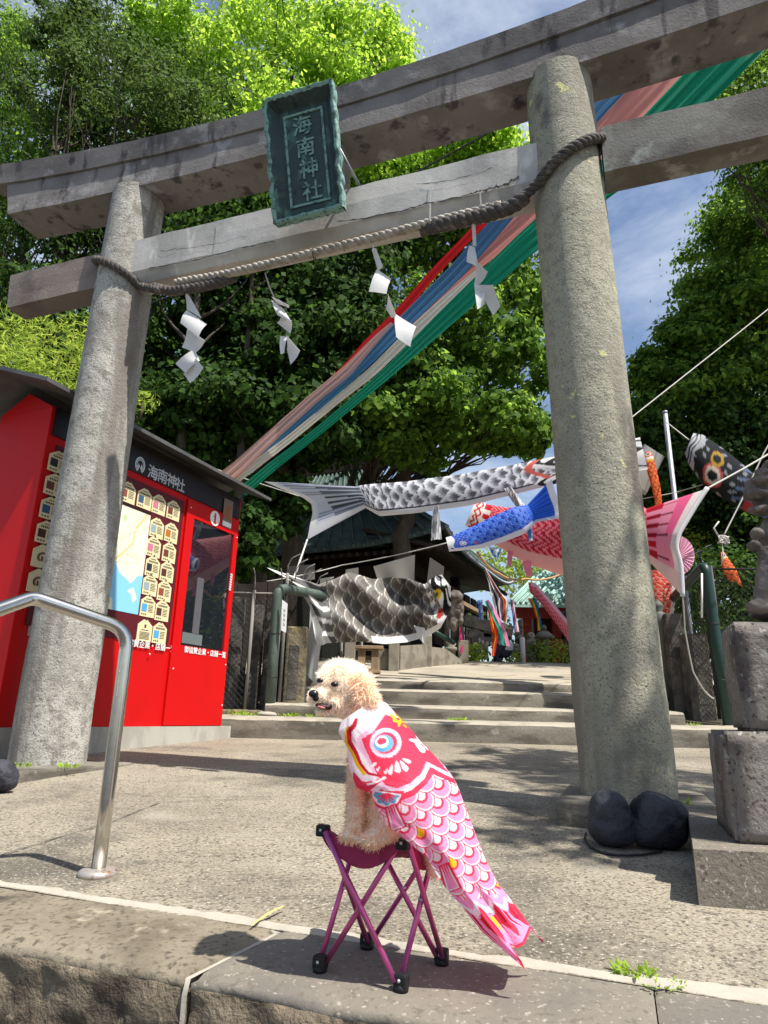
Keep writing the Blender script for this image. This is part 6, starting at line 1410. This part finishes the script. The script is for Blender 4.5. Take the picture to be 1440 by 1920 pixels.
wseg('wall_panel', 704, 742, 1217, 1217, 10.9, 10.9); wseg('wall_panel', 742, 800, 1212, 1208, 10.9, 12.0); wseg('wall_panel', 800, 828, 1213, 1216, 12.0, 12.4); wseg('sloping_end', 828, 872, 1216, 1248, 12.4, 13.2)
for x, yt, y in ((655, 1192, 10.85), (738, 1198, 10.8), (800, 1192, 11.9)):
    p = at_y(x, 1250, y); zt = float(at_y(x, yt, y)[2]); mb = MB(); mb.box(V(p[0], y, (cz(y)-.1+zt)/2), (.085, .085, (zt-cz(y)+.1)/2), bev=.012); mb.build('wall_post', m_greywall, wall_)
rp = [at_y(815, 1185, 12.3), at_y(850, 1205, 12.9)]; mb = MB(); mb.tube(rp, .045, 10); tag(mb.build('pipe_rail', m_pipe_dk), 'dark green pipe rail sloping down from the court wall', 'rail')
def lathe_px(name, lab, cat, x, yb, yt, y, prof, m, seg=16, grp=None):
    p = at_y(x, yb, y); zt = float(at_y(x, yt, y)[2]); z0 = min(cz(y), float(p[2])); h = zt-z0
    mb = MB(); mb.lathe(V(p[0], y, z0-.03), [(r*h, z*h+.03*(z > 0)) for r, z in prof], seg); return tag(mb.build(name, m), lab, cat, grp)
lathe_px('stone_bollard', 'grey stone bollard with round cap at the end of the sloping wall', 'bollard', 845, 1248, 1200, 13.2, [(.22, 0), (.20, .55), (.26, .58), (.26, .70), (.16, .74), (.24, .84), (.16, .95), (.03, 1)], m_greywall)
mb = MB(); p = at_y(868, 1245, 13.3); mb.box(V(p[0], 13.3, cz(13.3)+.18), (.10, .10, .24), bev=.015); tag(mb.build('stone_block', m_greywall), 'square grey stone block holding a pink banner', 'block')
def banner(lab, pts, depth, cols, cat='banner', bulge=.04, name='banner', grp=None):
    """vertical cloth strips side by side, photo pixels: pts = left edge list, right edge list"""
    Lp, Rp = pts; t = thing(name, lab, cat, at_y(*Lp[-1], depth), grp); n = len(cols)
    for k, cst in enumerate(cols):
        G = []
        for i in range(24):
            f = i/23*(len(Lp)-1); i0 = min(len(Lp)-2, int(f)); g = f-i0; a = np.array(Lp[i0])*(1-g)+np.array(Lp[i0+1])*g; b = np.array(Rp[i0])*(1-g)+np.array(Rp[i0+1])*g
            G.append([at_y(*(a+(b-a)*(k+u)/n), depth+bulge*math.sin(i*.5+k+u*2)+.004*k) for u in np.linspace(0, 1, 5)])
        mb = MB(); mb.grid(G); mb.build('cloth_strip', cm2(cst), t, recalc=False)
    return t
_cm = {}
def cm2(h):
    if h not in _cm: _cm[h] = mat('cloth '+h, hexl(h), .75, trans=.3)
    return _cm[h]
banner('narrow pink banner standing on the square stone block', [[(861, 1178), (862, 1200), (864, 1226)], [(864, 1176), (868, 1200), (868, 1226)]], 13.2, ['e8488c'])
banner('red and yellow cloth strips hanging under the shrine eaves', [[(910, 1128), (918, 1160), (924, 1190), (922, 1230)], [(915, 1128), (926, 1160), (934, 1190), (928, 1230)]], 12.4, ['d83018', 'e8a020', 'c82020'])
banner('teal and pink cloth strips blown aside under the shrine eaves', [[(908, 1128), (920, 1150), (934, 1180), (942, 1210)], [(916, 1124), (932, 1150), (950, 1185), (956, 1212)]], 12.2, ['2fa890', 'e890b8'])
banner('blue and pink carp tail cloth hanging beside the crested curtain', [[(956, 1124), (960, 1150), (964, 1185)], [(963, 1124), (967, 1150), (974, 1185)]], 12.6, ['4a86cc', 'e88098', 'e4e6ee'])
banner('rainbow cloth strips hanging in front of the mint roof', [[(990, 1122), (1000, 1140), (1006, 1160), (1008, 1184)], [(1004, 1121), (1010, 1140), (1014, 1160), (1018, 1178)]], 13.0, ['d84838', 'e8c828', '2f9a58', '3858b8'])
banner('small blue carp cloth hanging under the porch ceiling', [[(895, 1126), (897, 1145), (898, 1162)], [(905, 1124), (905, 1145), (907, 1162)]], 12.7, ['5a8ad0', '9cb8e4'])
banner('white curtain with dark printed crests tied up at the porch', [[(906, 1062), (916, 1095), (922, 1120), (932, 1155)], [(908, 1062), (938, 1110), (954, 1126), (950, 1170)]], 12.5, ['dcdad6', '3a2c3c', 'd8d6d2', '6a4868', 'd8602c', 'e0dedb'])
# small grey torii further in
st = thing('small_torii', 'small grey stone shrine gate with white paper strips inside the court', 'shrine gate', at_y(905, 1240, 15.0))
def bar(nm, a, b, r, m=m_greywall, parent=st, y=15.0):
    p, q = at_y(*a, y), at_y(*b, y+(.0 if len(a) else 0)); d = nrm(q-p); s = nrm(np.cross(d, V(0, 1, 0))); mb = MB(); mb.box((p+q)/2, (np.linalg.norm(q-p)/2, r, r), [d, np.cross(s, d), s], bev=.01); mb.build(nm, m, parent)
bar('pillar', (890, 1255), (891, 1176), .085); bar('pillar', (934, 1255), (934, 1190), .085)
bar('top_beam', (870, 1163), (960, 1186), .13); bar('tie_beam', (878, 1188), (945, 1202), .09); bar('centre_strut', (913, 1175), (913, 1196), .09)
for x, y in ((899, 1196), (905, 1199), (914, 1202), (921, 1203)): mb = MB(); mb.prism([at_y(x+dx, y+dy, 14.9) for dx, dy in ((-2, 0), (2, 1), (3, 5), (0, 9), (-2, 5))], V(0, .02, 0)); mb.build('paper_strip', m_paper, st)
# stone lantern
p = at_y(1023, 1240, 15.5); zl = float(at_y(1023, 1172, 15.5)[2]); h = zl-1.66; lan = thing('stone_lantern', 'grey stone lantern with wide cap and jewel finial', 'lantern', V(p[0], 15.5, 1.66))
for nm, prof in (('base', [(.20, 0), (.20, .10), (.13, .14)]), ('shaft', [(.10, .13), (.09, .36), (.12, .40)]), ('platform', [(.12, .39), (.19, .46), (.19, .50)]), ('fire_box', [(.12, .50), (.12, .68)]), ('cap', [(.13, .675), (.31, .70), (.30, .74), (.12, .86), (.06, .88)]), ('finial', [(.05, .87), (.09, .90), (.08, .95), (.01, 1.01)])):
    mb = MB(); mb.lathe(V(p[0], 15.5, 1.66), [(r*h*.8, z*h) for r, z in prof], 6 if nm in ('cap', 'fire_box') else 14); mb.build(nm, m_greywall, lan)
lathe_px('white_post', 'slim white post beside the stone basin', 'post', 981, 1245, 1195, 14.6, [(.10, 0), (.10, .97), (.06, 1)], m_white, 10)
# rounded garden rocks / basins
for i, (x, y, w, hh, lab) in enumerate(((968, 1222, 17, 7, 'flat rounded garden stone beside the white post'), (955, 1214, 22, 10, 'large grey garden boulder behind the flat stone'), (975, 1202, 8, 10, 'upright brown garden stone behind the white post'))):
    c = at_y(x, y, 14.8+i*.3); s_ = 15/F_PX; o, _, _ = blob('garden_stone', [('e', c, (w*s_, .25, hh*s_)), ('e', c-UP*hh*s_*.6, (w*s_*.8, .22, hh*s_*.8))], m_greywall if i != 2 else m_statue, None, voxel=.04, smooth=2, disp=.03, dscale=5); tag(o, lab, 'stone', 'garden stones in the court')
c = at_y(996, 1200, 15.2); fg = thing('stone_figure', 'small pale carved stone figure among the court plants', 'statue', V(c[0], c[1], 1.66))
blob('body', [('e', c+V(0, 0, .08), (.09, .09, .10)), ('e', c-UP*.08, (.12, .10, .14)), ('e', c-UP*.30, (.13, .1, .2)), ('c', c-UP*.4, V(c[0], c[1], 1.62), .09, .12)], mat('pale carved stone', (.38, .34, .29), .9, (((.2, .1, .07), 9, .55, .65, 3),)), fg, voxel=.02, smooth=2)
# red building with mint roof at the back of the court
rb = thing('vermilion_hall', 'distant vermilion hall with mint green copper roof', 'building', at_y(1040, 1240, 19))
c0_, c1_ = at_y(965, 1240, 19), at_y(1200, 1240, 19); z_e = float(at_y(1000, 1143, 19)[2])
mb = MB(); mb.box(V((c0_[0]+c1_[0])/2+.6, 20.5, (1.6+z_e)/2), ((c1_[0]-c0_[0])/2, 1.4, (z_e-1.6)/2)); mb.build('wall', m_darkwood, rb)
for x in (990, 1045, 1100): q = at_y(x, 1240, 19); mb = MB(); mb.box(V(q[0], 19, (1.6+z_e)/2), (.12, .12, (z_e-1.6)/2)); mb.build('post', m_vermil, rb)
mb = MB(); q0, q1 = at_y(962, 1146, 18.9), at_y(1200, 1150, 18.9); mb.box((q0+q1)/2, (np.linalg.norm(q1-q0)/2, .1, .20)); mb.build('eave_beam', m_vermil, rb)
mb = MB(); q0, q1 = at_y(985, 1212, 18.9), at_y(1200, 1212, 18.9); mb.box((q0+q1)/2, (np.linalg.norm(q1-q0)/2, .1, .16)); mb.build('rail_beam', m_vermil, rb)
a, b = at_y(955, 1138, 18.2), at_y(1220, 1142, 18.2); c, d = at_y(1300, 1030, 21), at_y(1012, 1078, 21)
mb = MB(); mb.prism([a, b, c, d], UP*.1); rfo = mb.build('roof', m_mint, rb)
for k in range(26):
    f = k/25; mb = MB(); mb.tube([a+(b-a)*f+UP*.12, d+(c-d)*f+UP*.12], .05, 5); mb.build('roof_rib', m_mint, rfo)
# court hedge plants
def bush(name, lab, c, r, n, size, m, grp=None, stem=True, aspect=.5):
    t = thing(name, lab, 'plant', V(c[0], c[1], c[2]-r[2]), grp); q = rng.normal(size=(n, 3)); q /= np.linalg.norm(q, axis=1)[:, None]; q *= (rng.uniform(size=(n, 1))**.4); P = np.asarray(c)+q*np.asarray(r); P[:, 2] += .0
    leaf_mesh('foliage', P, q+rng.normal(size=(n, 3))*.6+V(0, 0, .6), size, m, t, aspect)
    if stem: mb = MB(); mb.tube([V(c[0], c[1], c[2]-r[2]-.1), V(c[0], c[1], c[2])], [.025, .012], 6); mb.build('stem', m_bark, t)
    return t
for (x, y, dd, r, n, sz, m, lb) in ((884, 1232, 14.0, (.28, .2, .30), 260, .12, LB, 'bright leafy plant beside the small grey gate'), (1040, 1225, 14.6, (.35, .25, .35), 320, .09, LB, 'feathery pale green shrub by the stone lantern'), (960, 1232, 14.4, (.22, .2, .2), 200, .07, LB, 'yellow green shrub behind the crouching person'), (1006, 1222, 15, (.25, .2, .3), 240, .08, LM, 'green shrub beside the carved stone figure'), (925, 1195, 16, (.9, .5, .8), 500, .12, LS, 'dark green bush behind the small grey gate'), (980, 1060, 22, (2.4, 1.2, 1.2), 2600, .16, LB, 'sunlit yellow green tree top beyond the porch roof'), (1308, 1015, 13, (.7, .5, .55), 700, .10, LB, 'sunlit yellow green bush behind the dark fence spikes')):
    bush('shrub', lb, at_y(x, y, dd), r, n, sz, m)
# people far inside the court
def person_base(lab, c): return thing('person', lab, 'person', c)
c = at_y(948, 1246, 14.2); pr_ = person_base('person in white shirt and straw hat crouching low in the court', V(c[0], 14.2, 1.655)); B = V(c[0], 14.2, 1.655)
blob('body', [('e', B+V(0, 0, .30), (.16, .13, .20)), ('c', B+V(-.05, -.05, .18), B+V(-.22, -.12, .34), .08, .07), ('c', B+V(-.22, -.12, .34), B+V(-.20, -.1, .03), .07, .05), ('c', B+V(-.06, .08, .18), B+V(-.2, .1, .34), .08, .07), ('c', B+V(-.2, .1, .34), B+V(-.18, .1, .03), .07, .05), ('c', B+V(.02, -.12, .42), B+V(-.16, -.16, .24), .05, .04), ('c', B+V(0, 0, .45), B+V(-.02, 0, .56), .05, .05), ('e', B+V(-.03, 0, .66), (.085, .085, .11))], mat('dark clothes', (.03, .035, .05), .8), pr_, voxel=.022, smooth=3)
blob('white_shirt', [('e', B+V(0.005, 0, .34), (.172, .145, .17))], mat('white shirt', (.6, .62, .66), .8), pr_, voxel=.025, smooth=2)
mb = MB(); mb.lathe(B+V(-.03, 0, .70), [(.20, 0), (.19, .015), (.11, .03), (.10, .11), (.04, .14)], 18); mb.build('straw_hat', mat('straw', (.5, .42, .28), .9), pr_)
c = at_y(1078, 1246, 16.0); B = V(c[0], 16.0, 1.655); pr_ = person_base('person in grey with a black backpack standing behind the lichened pillar', B)
blob('body', [('c', B+V(-.08, 0, .05), B+V(-.09, 0, .78), .07, .10), ('c', B+V(.1, 0, .05), B+V(.09, 0, .78), .07, .10), ('e', B+V(0, 0, .9), (.17, .12, .16)), ('e', B+V(0, 0, 1.18), (.19, .12, .26)), ('c', B+V(-.2, 0, 1.34), B+V(-.25, -.03, 1.05), .055, .045), ('c', B+V(-.25, -.03, 1.05), B+V(-.2, -.15, .85), .045, .035), ('c', B+V(.2, 0, 1.34), B+V(.25, 0, .85), .055, .04), ('c', B+V(0, 0, 1.4), B+V(0, 0, 1.5), .06, .055), ('e', B+V(0, 0, 1.62), (.085, .1, .12)), ('e', B+V(-.08, -.06, .03), (.05, .12, .04)), ('e', B+V(.1, -.06, .03), (.05, .12, .04))], mat('grey clothes', (.10, .11, .13), .8), pr_, voxel=.024, smooth=3)
blob('backpack', [('e', B+V(-.20, -.10, 1.12), (.17, .15, .27)), ('e', B+V(-.19, -.12, .95), (.15, .13, .15))], m_plast, pr_, voxel=.025, smooth=3)
# ================================================================== TREES
def limb(mb, a, b, r0, r1, bend=.12, n=8):
    a = np.asarray(a, float); b = np.asarray(b, float); L = np.linalg.norm(b-a); o = rng.normal(size=3)*bend*L; o[2] = abs(o[2])*.5
    p = [a+(b-a)*t+o*math.sin(math.pi*t)*.6+rng.normal(size=3)*L*.012 for t in np.linspace(0, 1, n)]
    mb.tube(p, np.linspace(r0, r1, n), 7, cap=False); return p
def tree(name, label, base, height, clumps, nleaf, size, m, aspect=.7, sub=26, spread=.34, trunk_r=.22, group='trees round the shrine', shell=.55, up=.5, trunk_top=None, m_tr=None, twigs=1, fold=.12):
    """clumps: (centre, radii, weight); each holds sub clusters of leaves on their own twig"""
    base = np.asarray(base, float); t = thing(name, label, 'tree', base, group); mb = MB()
    tops = np.array([c for c, r, w in clumps]); fork = base+V(0, 0, height*.45) if trunk_top is None else np.asarray(trunk_top, float)
    tp = limb(mb, base-UP*.2, fork, trunk_r, trunk_r*.62, .04, 10)
    P, N = [], []; W = np.array([w for _, _, w in clumps], float); W /= W.sum()
    for (c, r, w), wt in zip(clumps, W):
        c = np.asarray(c, float); r = np.asarray(r, float)
        lp = limb(mb, fork+rng.normal(size=3)*.05, c-UP*r[2]*.3, trunk_r*.42, trunk_r*.16, .10)
        ns = max(6, int(sub*wt*len(clumps))); q = rng.normal(size=(ns, 3)); q /= np.linalg.norm(q, axis=1)[:, None]; q *= rng.uniform(size=(ns, 1))**(shell*.6)
        cs_ = c+q*r
        for k in range(0, ns):
            if twigs and k % 2 == 0: a = lp[rng.integers(3, len(lp))]; limb(mb, a, cs_[k], trunk_r*.10, trunk_r*.025, .10, 5)
        n = int(nleaf*wt); ii = rng.integers(0, ns, n); s_ = spread*r.mean()*rng.uniform(.6, 1.25, ns)
        d = rng.normal(size=(n, 3)); d *= V(1, 1, .62); p = cs_[ii]+d*s_[ii][:, None]*.55
        P.append(p); N.append(d*.7+q[ii]*.4+rng.normal(size=(n, 3))*.55+V(0, 0, up))
    mb.build('trunk', m_tr or m_bark, t, recalc=False)
    leaf_mesh('crown', np.concatenate(P), np.concatenate(N), size, m, t, aspect, fold=fold); return t
def ck(x, y, Y, rx, rz, ry=None, w=1.0):
    c = at_y(x, y, Y); d = float(np.linalg.norm(c-EYEP)); s = d/F_PX
    return (c, (rx*s, (ry or rx)*s, rz*s*1.05), w)
# bright sunlit ginkgo crowns high behind the gate
tree('ginkgo_tree', 'tall bright yellow green ginkgo rising above the gate behind the plaque', V(-2.6, 14.2, 1.6), 12, [ck(330, 75, 13.2, 70, 60), ck(440, 150, 13, 100, 90), ck(560, 60, 13.5, 110, 90), ck(660, 120, 13, 90, 80), ck(600, 210, 12.6, 110, 90), ck(480, 270, 12.4, 110, 90), ck(715, 95, 13.6, 45, 40, w=.5), ck(400, 330, 12.4, 120, 80), ck(310, 150, 13.2, 60, 60)], 60000, .115, LG, .85, 46, .34, .30)
tree('ginkgo_tree', 'bright ginkgo crown lower down behind the pale tie beam', V(.4, 13.6, 1.6), 10, [ck(720, 300, 12.2, 110, 70), ck(850, 270, 12.6, 100, 70), ck(930, 300, 12.6, 70, 60), ck(640, 340, 12, 110, 60), ck(780, 200, 13, 70, 55), ck(560, 350, 12, 110, 50)], 30000, .115, LG, .85, 42, .36, .24)
# dark evergreen at the left with open branches
tree('evergreen_tree', 'dark olive evergreen with open spreading branches beyond the gate beam', V(-5.6, 11.8, 1.0), 9, [ck(220, 120, 11.5, 100, 50), ck(130, 180, 11, 80, 60), ck(330, 190, 11.5, 100, 60), ck(240, 240, 11, 120, 60), ck(160, 30, 12, 60, 40), ck(110, 80, 11.5, 50, 40, w=.6), ck(360, 270, 11.3, 80, 60)], 30000, .11, LD, .45, 46, .30, .20, twigs=1)
tree('evergreen_tree', 'bushy evergreen with yellowish young leaves above the kiosk end of the gate', V(-8.2, 12.5, .8), 9, [ck(40, 140, 13, 90, 80), ck(20, 280, 12.5, 90, 90), ck(110, 320, 12.3, 100, 70), ck(200, 340, 12, 100, 60), ck(-40, 400, 12, 90, 90), ck(10, 80, 13.5, 60, 40)], 20000, .12, LM, .5, 40, .34, .24)
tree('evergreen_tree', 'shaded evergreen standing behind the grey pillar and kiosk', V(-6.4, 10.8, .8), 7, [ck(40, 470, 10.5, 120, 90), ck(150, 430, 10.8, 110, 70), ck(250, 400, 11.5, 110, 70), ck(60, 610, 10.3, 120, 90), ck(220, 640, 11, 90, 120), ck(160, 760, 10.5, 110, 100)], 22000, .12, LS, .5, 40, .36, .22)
# the big shading canopy over the shrine
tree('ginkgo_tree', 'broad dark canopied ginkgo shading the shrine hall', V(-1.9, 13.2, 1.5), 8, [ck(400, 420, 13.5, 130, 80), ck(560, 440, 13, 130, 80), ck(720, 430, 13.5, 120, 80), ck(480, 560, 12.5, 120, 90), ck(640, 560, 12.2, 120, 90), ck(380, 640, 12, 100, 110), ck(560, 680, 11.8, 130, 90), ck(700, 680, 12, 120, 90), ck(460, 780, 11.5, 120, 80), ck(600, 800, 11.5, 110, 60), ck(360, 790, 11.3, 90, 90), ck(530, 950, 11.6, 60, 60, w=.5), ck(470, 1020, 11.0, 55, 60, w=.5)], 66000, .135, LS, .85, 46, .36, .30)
tree('ginkgo_tree', 'leafy ginkgo with sunlit sprays beside the lichened pillar', V(-1.2, 18.0, 1.65), 8, [ck(860, 470, 13.5, 100, 70), ck(960, 540, 13, 80, 80), ck(840, 620, 12.6, 110, 80), ck(950, 680, 12.5, 80, 80), ck(800, 740, 12.2, 110, 70), ck(900, 790, 12.2, 90, 50), ck(970, 800, 12.5, 60, 50), ck(720, 800, 12, 90, 50), ck(690, 370, 14.5, 90, 60), ck(780, 845, 12.6, 80, 24, w=.5)], 37000, .135, LM, .85, 44, .34, .24)
for i, (x0, y0, x1, y1, Y, r) in enumerate(((345, 745, 372, 470, 10.8, .13), (458, 700, 470, 420, 11.2, .10), (505, 800, 520, 560, 11.8, .09))):
    a, b = at_y(x0, 1000, Y), at_y(x1, y1, Y); a = V(a[0], Y, .9); mb = MB(); t = thing('bare_trunk_tree', ('slim bare tree trunk rising behind the kiosk roof', 'slender grey trunk rising behind the hanging paper streamers', 'thin forked trunk in the shade behind the ribbons')[i], 'tree', a, 'slim trunks in the shade')
    m1 = at_y(x0, y0, Y); mb.tube(resample([a, m1, (m1+b)/2+V(.1, 0, 0), b], 24), np.linspace(r, r*.4, 24), 9); mb.build('trunk', m_bark, t)
    mb = MB(); 
    for k in range(5): limb(mb, m1+(b-m1)*(.2+.15*k), m1+(b-m1)*(.3+.15*k)+V((-1)**k*rng.uniform(.5, 1.1), rng.uniform(-.3, .3), rng.uniform(.3, .9)), r*.3, r*.08)
    mb.build('limbs', m_bark, t, recalc=False)
    q = rng.normal(size=(1500, 3))*V(.7, .5, .6)+b+UP*.3; leaf_mesh('crown', q, rng.normal(size=(1500, 3))+UP*.5, .12, LS, t, .8)
# right-hand trees
tree('broadleaf_tree', 'tall mid green tree with sunlit edge against the blue sky', V(8.2, 14, 1.6), 9, [ck(1420, 390, 13, 70, 70), ck(1385, 480, 13, 75, 70), ck(1345, 570, 12.8, 70, 70), ck(1285, 650, 12.6, 55, 50), ck(1230, 700, 12.6, 40, 50), ck(1380, 640, 12.4, 90, 90), ck(1300, 740, 12.4, 110, 80), ck(1420, 560, 12.5, 100, 120)], 46000, .125, LM, .7, 46, .34, .28)
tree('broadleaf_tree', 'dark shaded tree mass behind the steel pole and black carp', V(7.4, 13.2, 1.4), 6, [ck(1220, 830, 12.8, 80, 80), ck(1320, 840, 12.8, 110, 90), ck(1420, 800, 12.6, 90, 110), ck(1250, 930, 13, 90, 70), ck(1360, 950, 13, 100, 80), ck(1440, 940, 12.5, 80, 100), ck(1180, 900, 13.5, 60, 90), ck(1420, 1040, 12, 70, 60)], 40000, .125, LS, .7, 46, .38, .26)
tree('broadleaf_tree', 'glossy leaved tree top above the grey green beam end', V(9.2, 11, 1.2), 10, [ck(1400, 170, 10.5, 80, 60), ck(1440, 250, 10.3, 90, 70), ck(1370, 130, 11, 50, 40, w=.6), ck(1480, 120, 10.5, 80, 80), ck(1500, 320, 10.5, 100, 90)], 13000, .12, LM, .45, 40, .32, .24)
# bamboo at the kiosk
bt = thing('bamboo_clump', 'bright bamboo leaves above the kiosk gable', 'bamboo', V(-5.0, 8.3, .5))
P, N = [], []
for k in range(46):
    x, y = rng.uniform(-40, 185), rng.uniform(555, 840); c = at_y(x, y, 8.2+rng.uniform(-.3, .8)); n = 110; P.append(c+rng.normal(size=(n, 3))*V(.24, .2, .15)); N.append(rng.normal(size=(n, 3))*.5+UP*.7)
leaf_mesh('foliage', np.concatenate(P), np.concatenate(N), .15, LB, bt, .13, fold=.02)
for k in range(9): x = -6.0+k*.22+rng.uniform(-.1, .1); mb = MB(); mb.tube([V(x, 8.5, .4), V(x+.1, 8.5, 3), V(x+.3, 8.4, 5.2)], [.02, .016, .006], 6); mb.build('cane', mat('bamboo cane', (.16, .20, .06), .5) if k == 0 else bpy.data.materials['bamboo cane'], bt)
bush('shrub', 'sprig of bamboo leaves poking out between the grey pillar and the kiosk roof', at_y(268, 752, 9.0), (.25, .2, .2), 90, .14, LB, aspect=.16)
# wooded slope far behind
hm = thing('wooded_slope', 'dense shaded wood filling the slope behind the shrine', 'wood', V(-6, 22, 1.6)); hm['kind'] = 'stuff'
n = 26000; P = np.stack([rng.uniform(-24, -1.5, n), rng.uniform(17.5, 22, n), rng.uniform(1, 13, n)], 1); leaf_mesh('foliage', P, rng.normal(size=(n, 3))+UP*.5, .34, LS, hm, .8)
n = 12000; P = np.stack([rng.uniform(6.0, 22, n), rng.uniform(16, 20, n), rng.uniform(1, 8.5, n)], 1); leaf_mesh('foliage', P, rng.normal(size=(n, 3))+UP*.5, .30, LS, hm, .8)

# tree standing beside the forecourt, past the statue: its sprays throw the leaf shade on the pillar foot and pedestal
tree('broadleaf_tree', 'broadleaf tree beside the forecourt past the guardian statue', V(6.3, 2.6, -.1), 7, [(V(4.3, 3.3, 7.0), (.8, .9, .5), 1), (V(4.2, 1.0, 6.8), (.7, .8, .5), 1), (V(4.9, 2.2, 7.6), (.9, 1.0, .6), 1.2), (V(5.8, 2.6, 8.2), (1.2, 1.2, .9), 1.5), (V(4.6, 4.2, 7.4), (.7, .7, .5), .8)], 6000, .13, LM, .6, 26, .36, .18)

bush('shrub', 'dense dark shrub filling the gap behind the mesh fence by the statue', at_y(1385, 1110, 10.6), (1.3, .5, .8), 3600, .10, LS)
bush('shrub', 'dark leafy shrub behind the red patterned carp and stone posts', at_y(1262, 1110, 11.6), (.8, .4, .9), 2200, .10, LS)
